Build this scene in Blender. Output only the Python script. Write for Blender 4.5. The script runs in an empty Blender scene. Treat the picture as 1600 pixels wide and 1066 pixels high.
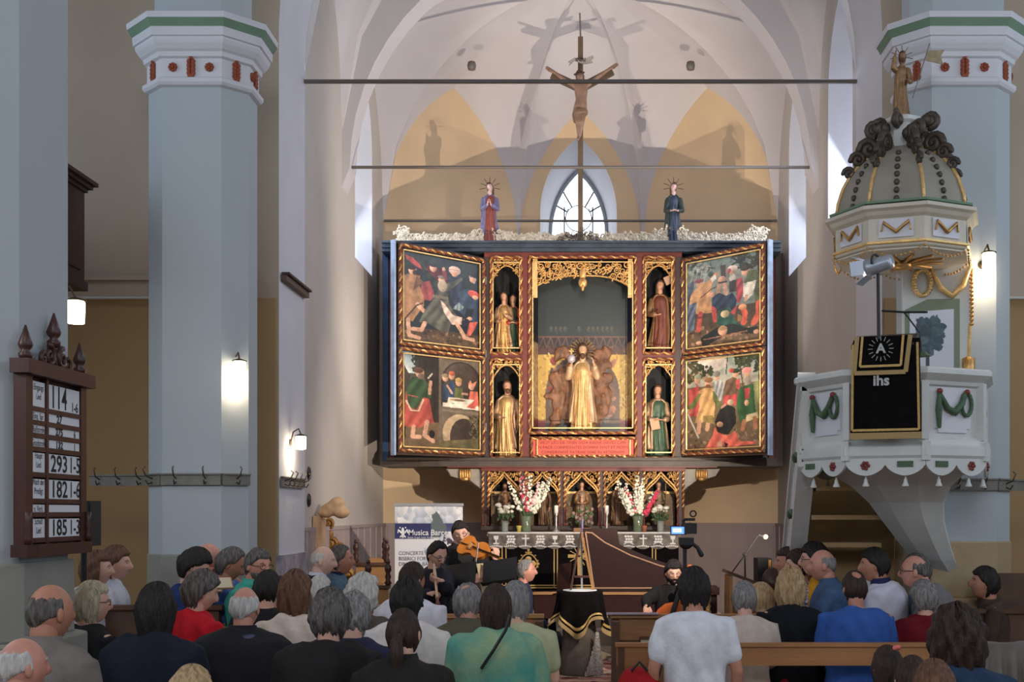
import bpy, math, random
import numpy as np
from mathutils import Vector, Matrix
from mathutils.geometry import tessellate_polygon
R = math.radians
SC = bpy.context.scene
COL = SC.collection
# ------------------------------------------------------------------ camera
F, CX, CY, CZ = 1850.0, 907.0, 800.0, 1.75      # focal length in pixels of a 1600 x 1066 frame, principal point, eye height
cam_data = bpy.data.cameras.new('camera'); cam = bpy.data.objects.new('camera', cam_data); COL.objects.link(cam)
cam.location = (0, 0, CZ); cam.rotation_euler = (R(90), 0, 0)
cam_data.sensor_width = 36; cam_data.lens = 36*F/1600
cam_data.shift_x = (800-CX)/1600; cam_data.shift_y = (CY-533)/1600
cam_data.clip_start = .05; cam_data.clip_end = 200
SC.camera = cam
# ------------------------------------------------------------------ world, exposure
W = bpy.data.worlds.new('sky'); SC.world = W; W.use_nodes = True
W.node_tree.nodes['Background'].inputs[0].default_value = (.72, .84, 1, 1)
W.node_tree.nodes['Background'].inputs[1].default_value = 1.0
SC.view_settings.view_transform = 'Standard'; SC.view_settings.look = 'None'
SC.view_settings.exposure = 0.3; SC.view_settings.gamma = 1.0; SC.view_settings.use_curve_mapping = False
# ------------------------------------------------------------------ lights
def area(name, loc, aim, sx, sy, power, col):
    l = bpy.data.lights.new(name, 'AREA'); l.shape = 'RECTANGLE'; l.size = sx; l.size_y = sy; l.energy = power; l.color = col
    o = bpy.data.objects.new(name, l); COL.objects.link(o); o.location = loc
    o.rotation_euler = (Vector(aim)-Vector(loc)).to_track_quat('-Z', 'Y').to_euler(); return o
def spot(name, loc, aim, power, col, size=R(75), blend=.5, rad=.05):
    l = bpy.data.lights.new(name, 'SPOT'); l.energy = power; l.color = col; l.spot_size = size; l.spot_blend = blend; l.shadow_soft_size = rad
    o = bpy.data.objects.new(name, l); COL.objects.link(o); o.location = loc
    o.rotation_euler = (Vector(aim)-Vector(loc)).to_track_quat('-Z', 'Y').to_euler(); return o
def point(name, loc, power, col, rad=.05):
    l = bpy.data.lights.new(name, 'POINT'); l.energy = power; l.color = col; l.shadow_soft_size = rad
    o = bpy.data.objects.new(name, l); COL.objects.link(o); o.location = loc; return o
COOL = (.62, .80, 1.0); WARM = (1.0, .80, .58)
# daylight through the tall aisle windows of the nave, left and right of and behind the viewer
for y, p in ((-2.0, 80), (2.6, 95), (7.6, 62)):
    area('aisle_window_daylight', (-6.6, y, 4.4), (0, y+.6, 3.4), 1.6, 4.2, p, COOL)
    area('aisle_window_daylight', (6.6, y, 4.4), (0, y+.6, 3.4), 1.6, 4.2, p, COOL)
area('west_fill_light', (0, -3.8, 6.4), (0, 8, 4.0), 4.0, 3.2, 260, (.86, .91, 1.0))  # unseen fill added at the west end to brighten people's backs
point('nave_pier_lamp', (-3.4, 5.15, 2.7), 7, (1, .78, .5), .06)
# the two floodlights set up for the concert
spot('floodlight_lamp', (2.45, 10.35, 1.12), (-.7, 15.4, 5.0), 900, (1.0, .87, .71), R(62), .45, .018)
spot('floodlight_lamp', (-2.5, 10.35, 1.12), (.9, 15.4, 5.7), 600, (1.0, .87, .71), R(49), .35, .018)
# daylight through the chancel windows
LILAC = (.70, .80, 1.0)
for x, y, p in ((2.72, 12.3, 52), (2.72, 14.7, 20), (-2.72, 14.7, 20)): area('chancel_window_daylight', (x, y, 6.0), (0, y-.3, 4.6), .9, 2.0, p, LILAC)

# ------------------------------------------------------------------ helpers
def P(px, py, d): return Vector(((px-CX)*d/F, d, CZ+(CY-py)*d/F))
MATS = {}
def mat(name, col, rough=.6, metal=0, var=.0, scale=8, bump=0, bscale=40, stretch=(1, 1, 1), col2=None, emit=None, attr=False, spec=.5, sheen=0):
    if name in MATS: return MATS[name]
    m = bpy.data.materials.new(name); m.use_nodes = True; nt = m.node_tree; b = nt.nodes['Principled BSDF']
    c = (*col, 1); b.inputs['Base Color'].default_value = c; b.inputs['Roughness'].default_value = rough; b.inputs['Metallic'].default_value = metal
    b.inputs['Specular IOR Level'].default_value = spec
    if sheen: b.inputs['Sheen Weight'].default_value = sheen
    tc = None
    def coords():
        t = nt.nodes.new('ShaderNodeTexCoord'); mp = nt.nodes.new('ShaderNodeMapping'); mp.inputs['Scale'].default_value = stretch
        nt.links.new(t.outputs['Object'], mp.inputs['Vector']); return mp.outputs['Vector']
    if var or col2 or bump: tc = coords()
    if var or col2:
        n = nt.nodes.new('ShaderNodeTexNoise'); n.inputs['Scale'].default_value = scale; n.inputs['Detail'].default_value = 5; nt.links.new(tc, n.inputs['Vector'])
        r = nt.nodes.new('ShaderNodeValToRGB'); r.color_ramp.elements[0].position = .32; r.color_ramp.elements[1].position = .68
        lo = tuple(x*(1-var) for x in col); hi = tuple(min(1, x*(1+var)) for x in col)
        if col2: lo, hi = col, col2
        r.color_ramp.elements[0].color = (*lo, 1); r.color_ramp.elements[1].color = (*hi, 1)
        nt.links.new(n.outputs['Fac'], r.inputs['Fac']); nt.links.new(r.outputs['Color'], b.inputs['Base Color'])
    if attr:
        a = nt.nodes.new('ShaderNodeVertexColor'); a.layer_name = 'paint'; nt.links.new(a.outputs['Color'], b.inputs['Base Color'])
    if bump:
        n = nt.nodes.new('ShaderNodeTexNoise'); n.inputs['Scale'].default_value = bscale; n.inputs['Detail'].default_value = 4; nt.links.new(tc, n.inputs['Vector'])
        bm = nt.nodes.new('ShaderNodeBump'); bm.inputs['Strength'].default_value = bump; bm.inputs['Distance'].default_value = .02
        nt.links.new(n.outputs['Fac'], bm.inputs['Height']); nt.links.new(bm.outputs['Normal'], b.inputs['Normal'])
    if emit:
        b.inputs['Emission Color'].default_value = (*emit[0], 1); b.inputs['Emission Strength'].default_value = emit[1]
    MATS[name] = m; return m
def srgb(r, g, b): return tuple(((c/255)/12.92 if c/255 <= .04045 else ((c/255+.055)/1.055)**2.4) for c in (r, g, b))

def root_of(o):
    v = Vector((0, 0, 0))
    while o is not None: v = v+Vector(o.location); o = o.parent
    return v
class MB:
    """collects shapes; build() links them as one mesh object"""
    def __init__(s): s.v = []; s.f = []; s.n = 0
    def add(s, verts, faces):
        verts = np.asarray(verts, float).reshape(-1, 3); k = s.n
        s.v.append(verts); s.f += [tuple(i+k for i in f) for f in faces]; s.n += len(verts); return s
    def box(s, c, size, rz=0, rx=0, ry=0):
        x, y, z = (size[0]/2, size[1]/2, size[2]/2)
        v = np.array([(-x,-y,-z),(x,-y,-z),(x,y,-z),(-x,y,-z),(-x,-y,z),(x,-y,z),(x,y,z),(-x,y,z)])
        if rz or rx or ry:
            M = np.array(Matrix.Rotation(rz, 3, 'Z') @ Matrix.Rotation(ry, 3, 'Y') @ Matrix.Rotation(rx, 3, 'X')); v = v @ M.T
        return s.add(v+np.array(c), [(0,3,2,1),(4,5,6,7),(0,1,5,4),(1,2,6,5),(2,3,7,6),(3,0,4,7)])
    def bb(s, x0, x1, y0, y1, z0, z1): return s.box(((x0+x1)/2,(y0+y1)/2,(z0+z1)/2),(abs(x1-x0),abs(y1-y0),abs(z1-z0)))
    def bar(s, a, b, w, h=None):
        a = Vector(a); b = Vector(b); h = h or w; d = (b-a); q = d.to_track_quat('Y', 'Z').to_matrix(); L = d.length
        v = np.array([(-w/2,0,-h/2),(w/2,0,-h/2),(w/2,L,-h/2),(-w/2,L,-h/2),(-w/2,0,h/2),(w/2,0,h/2),(w/2,L,h/2),(-w/2,L,h/2)]) @ np.array(q).T
        return s.add(v+np.array(a), [(0,3,2,1),(4,5,6,7),(0,1,5,4),(1,2,6,5),(2,3,7,6),(3,0,4,7)])
    def tube(s, pts, r, n=8, round_caps=False, closed=False):
        pts = np.asarray(pts, float); m = len(pts); r = np.ones(m)*r if np.isscalar(r) else np.asarray(r, float)
        if round_caps:
            d0 = pts[0]-pts[1]; d0 /= np.linalg.norm(d0)+1e-9; d1 = pts[-1]-pts[-2]; d1 /= np.linalg.norm(d1)+1e-9
            A = []; B = []; ra = []; rb = []
            for t in (1.35, .95, .45): A.append(pts[0]+d0*r[0]*math.sin(t)); ra.append(r[0]*math.cos(t))
            for t in (.45, .95, 1.35): B.append(pts[-1]+d1*r[-1]*math.sin(t)); rb.append(r[-1]*math.cos(t))
            pts = np.vstack([A, pts, B]); r = np.concatenate([ra, r, rb]); m = len(pts)
        T = np.gradient(pts, axis=0)
        if closed: T = np.roll(pts, -1, 0)-np.roll(pts, 1, 0)
        T /= (np.linalg.norm(T, axis=1)[:, None]+1e-9)
        ref = np.array([0, 0, 1.]) if abs(T[0][2]) < .9 else np.array([1., 0, 0])
        u = np.cross(T[0], ref); u /= np.linalg.norm(u)
        V = []; ang = np.arange(n)*2*math.pi/n
        for i in range(m):
            u = u-T[i]*np.dot(u, T[i]); u /= np.linalg.norm(u)+1e-9; w = np.cross(T[i], u)
            V.append(pts[i]+r[i]*(np.cos(ang)[:, None]*u+np.sin(ang)[:, None]*w))
        V = np.vstack(V); fs = []
        for i in range(m if closed else m-1):
            j = (i+1) % m
            for k in range(n): fs.append((i*n+k, i*n+(k+1) % n, j*n+(k+1) % n, j*n+k))
        if not closed: fs.append(tuple(range(n-1, -1, -1))); fs.append(tuple((m-1)*n+k for k in range(n)))
        return s.add(V, fs)
    def lathe(s, prof, c=(0, 0, 0), n=16, a0=0):
        V = []; m = len(prof); ang = np.arange(n)*2*math.pi/n+a0
        for r, z in prof: V += [(c[0]+r*math.cos(a), c[1]+r*math.sin(a), c[2]+z) for a in ang]
        fs = [(i*n+k, i*n+(k+1) % n, (i+1)*n+(k+1) % n, (i+1)*n+k) for i in range(m-1) for k in range(n)]
        fs.append(tuple(range(n-1, -1, -1))); fs.append(tuple((m-1)*n+k for k in range(n)))
        return s.add(V, fs)
    def loft(s, rings, cap=True):
        n = len(rings[0]); V = np.vstack([np.asarray(r) for r in rings]); m = len(rings)
        fs = [(i*n+k, i*n+(k+1) % n, (i+1)*n+(k+1) % n, (i+1)*n+k) for i in range(m-1) for k in range(n)]
        if cap: fs.append(tuple(range(n-1, -1, -1))); fs.append(tuple((m-1)*n+k for k in range(n)))
        return s.add(V, fs)
    def ell(s, c, r, n=12, m=8, M=None):
        V = [(0, 0, -1)]
        for i in range(1, m):
            t = -math.pi/2+math.pi*i/m
            V += [(math.cos(t)*math.cos(a), math.cos(t)*math.sin(a), math.sin(t)) for a in np.arange(n)*2*math.pi/n]
        V.append((0, 0, 1)); V = np.array(V)*np.array(r if not np.isscalar(r) else (r, r, r))
        if M is not None: V = V @ np.array(M).T
        fs = [(0, 1+(k+1) % n, 1+k) for k in range(n)]
        for i in range(m-2):
            for k in range(n): fs.append((1+i*n+k, 1+i*n+(k+1) % n, 1+(i+1)*n+(k+1) % n, 1+(i+1)*n+k))
        e = len(V)-1; fs += [(e, 1+(m-2)*n+k, 1+(m-2)*n+(k+1) % n) for k in range(n)]
        return s.add(V+np.array(c), fs)
    def prism(s, poly, mapf, d0, d1, holes=()):
        """2-D outline (with holes) mapped by mapf(u, v, depth) and extruded"""
        loops = [list(poly)]+[list(h) for h in holes]
        tris = tessellate_polygon([[Vector((p[0], p[1], 0)) for p in l] for l in loops])
        flat = [p for l in loops for p in l]; n = len(flat)
        V = [mapf(p[0], p[1], d0) for p in flat]+[mapf(p[0], p[1], d1) for p in flat]
        fs = [t for t in tris]+[tuple(i+n for i in t[::-1]) for t in tris]
        k = 0
        for l in loops:
            L = len(l)
            for i in range(L): fs.append((k+i, k+(i+1) % L, k+(i+1) % L+n, k+i+n))
            k += L
        return s.add(V, fs)
    def face(s, poly, mapf, holes=()):
        loops = [list(poly)]+[list(h) for h in holes]
        tris = tessellate_polygon([[Vector((p[0], p[1], 0)) for p in l] for l in loops])
        flat = [p for l in loops for p in l]
        return s.add([mapf(p[0], p[1]) for p in flat], [tuple(t) for t in tris])
    def arr(s): return np.vstack(s.v)
    def xf(s, M):
        A = np.array(M); V = s.arr(); V = V @ A[:3, :3].T+A[:3, 3]; s.v = [V]; return s
    def build(s, name, m, parent=None, smooth=False, local=False, autosmooth=None):
        me = bpy.data.meshes.new(name); V = s.arr()
        if parent is not None and not local: V = V-np.array(root_of(parent))
        me.from_pydata(V.tolist(), [], s.f)
        if m is not None: me.materials.append(m)
        fix_normals(me)
        if smooth:
            me.polygons.foreach_set('use_smooth', [True]*len(me.polygons))
            if autosmooth: me.set_sharp_from_angle(angle=R(autosmooth))
        me.update()
        o = bpy.data.objects.new(name, me); COL.objects.link(o)
        if parent is not None: o.parent = parent
        return o
import bmesh
def fix_normals(me):
    bm = bmesh.new(); bm.from_mesh(me); bmesh.ops.recalc_face_normals(bm, faces=bm.faces); bm.to_mesh(me); bm.free()
def tag(o, label=None, cat=None, group=None, kind=None):
    if label: o['label'] = label
    if cat: o['category'] = cat
    if group: o['group'] = group
    if kind: o['kind'] = kind
    return o
def thing(name, label, cat, loc=(0, 0, 0), group=None):
    o = bpy.data.objects.new(name, None); COL.objects.link(o); o.location = loc; o.empty_display_size = .1
    return tag(o, label, cat, group)
def struct(o): o['kind'] = 'structure'; return o
def empty_struct(name, loc=(0, 0, 0)):
    o = bpy.data.objects.new(name, None); COL.objects.link(o); o.location = loc; o['kind'] = 'structure'; return o
def share(src, name, parent, loc):
    """another piece with the mesh of src"""
    o = bpy.data.objects.new(name, src.data); COL.objects.link(o); o.location = loc; o.parent = parent; return o
def copy_tree(o, parent=None):
    c = o.copy(); COL.objects.link(c); c.parent = parent
    for ch in list(o.children): copy_tree(ch, c)
    return c
def text_mb(txt, size, mapf, depth=.002, align='CENTER', sx=1.0, bold=0.0, spacing=1.0):
    """lettering as thin raised geometry; mapf(u, v, d)"""
    cu = bpy.data.curves.new('txt', 'FONT'); cu.body = txt; cu.size = size; cu.align_x = align; cu.align_y = 'CENTER'; cu.offset = bold; cu.resolution_u = 3; cu.space_character = spacing
    o = bpy.data.objects.new('txt', cu); COL.objects.link(o)
    dg = bpy.context.evaluated_depsgraph_get(); me = o.evaluated_get(dg).to_mesh()
    V = [mapf(v.co.x*sx, v.co.y, depth) for v in me.vertices]; fs = [tuple(p.vertices) for p in me.polygons]
    mb = MB()
    if V: mb.add(V, fs)
    o.to_mesh_clear() if False else None
    bpy.data.objects.remove(o); bpy.data.curves.remove(cu); return mb
def pointed(cx, w, z0, zs, za, n=10):
    """outline of a pointed-arch opening, anticlockwise from bottom left"""
    h = za-zs; r = (h*h+w*w/4)/w; pts = [(cx+w/2, z0), (cx+w/2, zs)]
    a1 = math.atan2(h, r-w/2) if r > w/2 else math.pi/2
    for i in range(1, n+1):
        a = a1*i/n; pts.append((cx+w/2-r+r*math.cos(a), zs+r*math.sin(a)))
    left = [(2*cx-x, z) for x, z in pts[:-1]][::-1]
    return [left[-1]]+pts+left[:-1] if False else pts+left
def archprofile(w, h, n, kind='pointed'):
    """normalised height (0..1) of an arch at t in -1..1"""
    t = np.linspace(-1, 1, n)
    if kind == 'round': return t, np.sqrt(np.clip(1-t*t, 0, 1))
    if h <= w/2: return t, np.sqrt(np.clip(1-t*t, 0, 1))
    r = (h*h+w*w/4)/w; x = np.abs(t)*w/2; return t, np.sqrt(np.clip(r*r-(x+r-w/2)**2, 0, None))/h

# ------------------------------------------------------------------ setting: plaster
M_white = mat('white_limewash', srgb(214, 212, 216), .85, var=.045, scale=1.3, bump=.12, bscale=9)
M_vault = mat('vault_limewash', srgb(210, 203, 203), .85, var=.05, scale=1.0, bump=.12, bscale=7)
M_ochre = mat('ochre_limewash', srgb(224, 194, 156), .85, var=.06, scale=1.6, bump=.12, bscale=9)
M_beige = mat('beige_plaster', srgb(196, 186, 176), .85, var=.06, scale=1.4, bump=.15, bscale=8)
M_nave = mat('nave_plaster', srgb(188, 170, 150), .85, var=.05, scale=1.1, bump=.15, bscale=8)
M_olive = mat('aisle_plaster', srgb(172, 140, 98), .85, var=.05, scale=1.1, bump=.15, bscale=8)
M_pillar = mat('pale_blue_grey_limewash', srgb(178, 184, 187), .8, var=.03, scale=1.2, bump=.1, bscale=7)
M_dado = mat('grey_dado_paint', srgb(168, 150, 146), .8, var=.05, scale=2, bump=.1)
M_stone = mat('floor_stone', srgb(150, 134, 116), .7, var=.18, scale=5, bump=.2, bscale=20)
M_course = mat('grey_green_plinth_paint', srgb(146, 144, 134), .85, var=.08, scale=3, bump=.15)
M_iron = mat('tie_rod_iron', srgb(120, 112, 106), .55, .4)
M_pane = mat('window_glass_daylight', (.9, .95, 1), .2, emit=((.80, .90, 1), 2.6))
M_lead = mat('lead_came', srgb(60, 62, 66), .5, .3)

HW = 2.70            # half width of the chancel
YA, YB, YC, YD = 10.6, 11.6, 13.4, 13.75     # arch wall front / back, second arch front / back
APX, APY, BKX, BKY = HW, 16.2, .92, 17.6     # corners of the apse
ZS = 5.7
# floor with flagstones in the middle aisle and before the chancel
floor = struct(MB().bb(-6.8, 6.8, -4, 10.6, -.2, -.012).build('floor', M_stone))
slab = None
random.seed(4)
M_slab = mat('flagstone', srgb(170, 156, 138), .65, var=.16, scale=6, bump=.2, bscale=18)
for i, yy in enumerate(np.arange(5.2, 10.4, .52)):
    for xx in np.arange(-.62, .63, .42):
        x0 = xx+(.2 if i % 2 else 0)
        if x0 > .6: continue
        if slab is None: slab = MB().box((0, 0, 0), (.405, .505, .03)).build('flagstone', M_slab, floor, local=True); slab.location = (x0, yy, -.004)
        else: share(slab, 'flagstone', floor, (x0, yy, -.004+random.uniform(-.004, .004)))
# chancel floor: two steps
struct(MB().bb(-HW, HW, 10.6, 17.7, -.2, .16).build('floor_chancel', M_stone))
struct(MB().bb(-HW, HW, 10.25, 10.6, -.2, .08).build('trim_1', M_slab))
# --- nave shell
struct(MB().bb(-7.0, -6.8, -4, 10.6, -.2, 9.6).build('wall_left', M_nave))
struct(MB().bb(6.8, 7.0, -4, 10.6, -.2, 9.6).build('wall_right', M_nave))
struct(MB().bb(-7, 7, -4.2, -4, -.2, 9.6).build('wall_back', M_nave))
struct(MB().bb(-7, 7, -4.2, 10.6, 9.6, 9.8).build('ceiling', M_white))
# --- triumphal arch wall
def semi(Rr, zs, za, n=28):
    return [(Rr*math.cos(a), zs+(za-zs)*math.sin(a)) for a in np.linspace(0, math.pi, n)]
op = [(HW, -.2)]+semi(HW, 6.1, 8.8)+[(-HW, -.2)]
outer = [(-6.8, -.2), (-HW, -.2)]+semi(HW, 6.1, 8.8)[::-1]+[(HW, -.2), (6.8, -.2), (6.8, 9.6), (-6.8, 9.6)]
struct(MB().face(outer, lambda u, v: (u, YA, v)).build('wall_chancel_arch', M_nave))
struct(MB().add([(x, y, z) for x, z in op for y in (YA, YB)], [(2*i, 2*i+1, 2*i+3, 2*i+2) for i in range(len(op)-1)]).build('wall_arch_reveal', M_white, smooth=True, autosmooth=40))
# --- vault cells
def umbrella(mb, C, H, cells, nt=25, nr=15):
    for (a, b, zs, za, kind) in cells:
        a = np.array(a); b = np.array(b); w = np.linalg.norm(b-a); t, L = archprofile(w, za-zs, nt, kind)
        V = []; r = np.linspace(0, 1, nr)
        for ri in r:
            rib = zs+(H-zs)*math.sqrt(max(0, 1-ri**2)); cr = za+(H-za)*(1-ri**2)
            for tt, ll in zip(t, L):
                p = C+ri*((a+b)/2+(b-a)/2*tt-C); V.append((p[0], p[1], rib+(cr-rib)*ll))
        mb.add(V, [(i*nt+j, i*nt+j+1, (i+1)*nt+j+1, (i+1)*nt+j) for i in range(nr-1) for j in range(nt-1)])
apse = [((-HW, YD), (HW, YD), ZS, 8.36, 'round'), ((HW, YD), (APX, APY), ZS, 7.75, 'pointed'), ((APX, APY), (BKX, BKY), ZS, 7.8, 'pointed'),
        ((BKX, BKY), (-BKX, BKY), ZS, 7.72, 'pointed'), ((-BKX, BKY), (-APX, APY), ZS, 7.8, 'pointed'), ((-APX, APY), (-HW, YD), ZS, 7.75, 'pointed')]
mb = MB(); umbrella(mb, np.array([0, 15.1]), 8.5, apse); struct(mb.build('ceiling_apse_vault', M_vault, smooth=True, autosmooth=50))
ZF = 6.05
fore = [((-HW, YB), (HW, YB), ZF, 8.82, 'round'), ((HW, YB), (HW, YC), ZF, 7.9, 'pointed'), ((HW, YC), (-HW, YC), ZF, 8.75, 'round'), ((-HW, YC), (-HW, YB), ZF, 7.9, 'pointed')]
mb = MB(); umbrella(mb, np.array([0, 12.5]), 8.95, fore); struct(mb.build('ceiling_chancel_vault', M_vault, smooth=True, autosmooth=50))
# --- second arch band on corbels
RI = HW-.09
band = semi(RI, 5.66, 8.28)
poly = [(HW+.02, 5.66)]+[(HW+.02, ZF)]+semi(HW+.02, ZF, 8.8)[1:-1]+[(-HW-.02, ZF), (-HW-.02, 5.66)]+band[::-1]
struct(MB().prism(poly, lambda u, v, d: (u, d, v), YC, YD+.02).build('trim_2', M_vault, smooth=True, autosmooth=40))
for s in (-1, 1):
    struct(MB().add([(s*(HW+.02), YC, 5.66), (s*RI, YC, 5.66), (s*(HW+.02), YC, 5.38), (s*(HW+.02), YD, 5.66), (s*RI, YD, 5.66), (s*(HW+.02), YD, 5.38)],
        [(0, 1, 2), (3, 5, 4), (0, 3, 4, 1), (1, 4, 5, 2), (2, 5, 3, 0)]).build('trim_3', M_vault))
# --- walls of the chancel with pointed windows
def lun(w, zs, za, kind='pointed', n=25):
    t, L = archprofile(w, za-zs, n, kind); return [(tt*w/2, zs+(za-zs)*l) for tt, l in zip(t, L)]
def wall(name, a, b, zs, za, m, win=None, mlow=None, zlow=None):
    """a wall from a to b (plan) under its lunette; win = (centre, width, sill, spring, apex, splay depth, outer scale)"""
    a = Vector(a); b = Vector(b); w = (b-a).length; mid = (a+b)/2; u = (b-a)/w; nrm = Vector((u.y, -u.x))
    if nrm.dot(mid-Vector((0, 14))) < 0: nrm = -nrm
    mp = lambda s_, z: (mid.x+u.x*s_, mid.y+u.y*s_, z)
    outer = [(-w/2, -.1), (w/2, -.1)]+lun(w, zs, za)[::-1]
    holes = []
    if win: holes = [pointed(*win[:5])]
    o = struct(MB().face(outer, mp, holes).build(name, m))
    if win:
        c, ww, z0, zs_, za_, dep, sc = win; hole = holes[0]
        zc = z0+.0
        inn = [(c+(x-c)*sc, zc+(z-zc)*(1-(1-sc)*.55)+ (.16 if z < z0+.01 else .0)) for x, z in hole]
        mpd = lambda s_, z, d: (mid.x+u.x*s_+nrm.x*d, mid.y+u.y*s_+nrm.y*d, z)
        V = [mpd(x, z, 0) for x, z in hole]+[mpd(x, z, dep) for x, z in inn]; n = len(hole)
        MB().add(V, [(i, (i+1) % n, n+(i+1) % n, n+i) for i in range(n)]).build('window_reveal', M_white, o, smooth=True, autosmooth=35)
        return o, inn, mpd, dep, c
    return o
WIN = 0
def clip_poly(poly, x0, x1, z0, z1):
    for ax, lim, sg in ((0, x0, 1), (0, x1, -1), (1, z0, 1), (1, z1, -1)):
        out = []
        for i in range(len(poly)):
            p, q = poly[i-1], poly[i]; a, b = sg*(p[ax]-lim) >= 0, sg*(q[ax]-lim) >= 0
            if a != b: t = (lim-p[ax])/(q[ax]-p[ax]); out.append((p[0]+(q[0]-p[0])*t, p[1]+(q[1]-p[1])*t))
            if b: out.append(q)
        poly = out
        if len(poly) < 3: return []
    return poly
def panes(win, inn, mpd, dep, xcuts, zcuts):
    for xa, xb in zip(xcuts[:-1], xcuts[1:]):
        for za, zb in zip(zcuts[:-1], zcuts[1:]):
            c = clip_poly(inn, xa+.004, xb-.004, za+.004, zb-.004)
            if len(c) >= 3: MB().prism(c, mpd, dep-.006, dep+.002).build('pane', M_pane, win)
def plain_pane(res, glaz=True):
    global WIN; WIN += 1
    o, inn, mpd, dep, c = res
    w = struct(MB().tube([mpd(x, z, dep-.02) for x, z in inn], .02, 6, closed=True).build('window_%d' % WIN, M_lead))
    xs = [p[0] for p in inn]; zs = [p[1] for p in inn]; mb = MB(); panes(w, inn, mpd, dep, [min(xs), c, max(xs)], [min(zs)+(max(zs)-min(zs))*k/7.5 for k in range(7)]+[max(zs)+.01])
    for k in range(1, 7):
        z = min(zs)+(max(zs)-min(zs))*k/7.5; mb.bar(mpd(min(xs), z, dep-.02), mpd(max(xs), z, dep-.02), .02)
    mb.bar(mpd(c, min(zs), dep-.02), mpd(c, max(zs)-.05, dep-.02), .025); mb.build('glazing_bar', M_lead, w)
plain_pane(wall('wall_apse_side_left', (-HW, YD), (-APX, APY), ZS, 7.75, M_beige, (-.22, 1.16, 4.8, 6.35, 7.2, .8, .62)))
plain_pane(wall('wall_apse_side_right', (APX, APY), (HW, YD), ZS, 7.75, M_beige, (.22, 1.16, 4.8, 6.35, 7.2, .8, .62)))
wall('wall_apse_left', (-APX, APY), (-BKX, BKY), ZS, 7.8, M_ochre)
wall('wall_apse_right', (BKX, BKY), (APX, APY), ZS, 7.8, M_ochre)
wall('wall_chancel_left', (-HW, YB), (-HW, YC), ZF, 7.9, M_beige)
plain_pane(wall('wall_chancel_right', (HW, YC), (HW, YB), ZF, 7.9, M_beige, (.17, 1.16, 4.85, 6.25, 7.15, .8, .62)))
for s in (-1, 1): struct(MB().bb(s*HW, s*(HW+.15), YC, YD, -.1, ZF).build('wall_chancel_pier', M_beige))
# centre window with leaded lights
res = wall('wall_apse_back', (-BKX, BKY), (BKX, BKY), ZS, 7.72, M_ochre, (-.03, 1.14, 4.6, 6.2, 7.32, .55, .76))
o, inn, mpd, dep, cw = res; WIN += 1
cwin = struct(MB().tube([mpd(x, z, dep-.05) for x, z in inn], .035, 6, closed=True).build('window_%d' % WIN, mat('window_frame_grey', srgb(150, 156, 164), .6)))
xs = [p[0] for p in inn]; x0, x1 = min(xs), max(xs); zb = min(p[1] for p in inn); zt = max(p[1] for p in inn); mb = MB(); yb = dep-.03
def lead(a, b): mb.bar(mpd(a[0], a[1], yb), mpd(b[0], b[1], yb), .02)
wx = x1-x0; panes(cwin, inn, mpd, dep, [x0+wx*k/4 for k in range(5)], [zb-.01, zb+.35, zb+.75, zb+1.15, zt-.55, zt+.01])
for k in (1, 2, 3): lead((x0+wx*k/4, zb), (x0+wx*k/4, zt-(.55 if k != 2 else .75)))
for z in (zb+.35, zb+.75, zb+1.15): lead((x0, z), (x1, z))
zc = zt-.72; cxw = (x0+x1)/2
mb.tube([mpd(cxw+.2*math.cos(a), zc+.2*math.sin(a), yb) for a in np.linspace(0, 2*math.pi, 19)[:-1]], .008, 5, closed=True)
for a in (30, 60, 120, 150, 90): lead((cxw+.2*math.cos(R(a)), zc+.2*math.sin(R(a))), (cxw+(.46 if a != 90 else .7)*math.cos(R(a)), zc+(.46 if a != 90 else .7)*math.sin(R(a))))
for s in (-1, 1): mb.tube([mpd(cxw+s*wx/4*(1-.0*t), zt-.75+.0, yb) if t == 0 else mpd(cxw+s*(wx/4-.06*t), zt-.75+.18*t, yb) for t in (0, .5, 1)], .007, 5)
mb.build('lead_came', M_lead, cwin)
# lower chancel dado with battens
for nm, a, b in (('trim_4', (-HW+.02, YB), (-HW+.02, APY)), ('trim_5', (HW-.02, YB), (HW-.02, APY)), ('trim_6', (-APX+.02, APY-.02), (-BKX, BKY-.03)), ('trim_7', (APX-.02, APY-.02), (BKX, BKY-.03))):
    a = Vector(a); b = Vector(b); L = (b-a).length; d = (b-a)/L; ang = math.atan2(d.y, d.x); c = (a+b)/2
    t = struct(MB().box((c.x, c.y, .86), (L, .03, 1.4), rz=ang).build(nm, M_dado))
    MB().box((c.x, c.y, 1.575), (L, .05, .04), rz=ang).build('cap_rail', M_dado, t)
    for k in range(int(L/.42)+1):
        p = a+d*(k*.42+.05); MB().box((p.x, p.y, .86), (.035, .055, 1.4), rz=ang).build('batten', M_dado, t)
# low marble-painted foot of the arch jamb
struct(MB().bb(-HW-.02, -HW+.035, YA-.03, YB-.02, 0, 1.36).build('trim_8', mat('grey_marbling', srgb(190, 184, 190), .6, col2=srgb(128, 122, 130), scale=7)))
# iron tie rods
for (y, z, w, r) in ((YB-.02, 5.96, HW, .022), (YC+.1, 5.66+.02, HW-.04, .018), (16.15, 5.72, HW-.02, .018)):
    tag(MB().tube([(-w, y, z), (w, y, z)], r, 8).build('tie_rod', M_iron),
        {0: '', 5.96: 'uppermost iron tie rod across the chancel arch', 5.68: 'middle iron tie rod across the second chancel arch'}.get(round(z, 2), 'lowest iron tie rod across the apse behind the altarpiece'), 'tie rod')
for x, y, z in ((-1.42, 15.2, 8.02), (1.44, 15.2, 8.02)):
    pass

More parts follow.
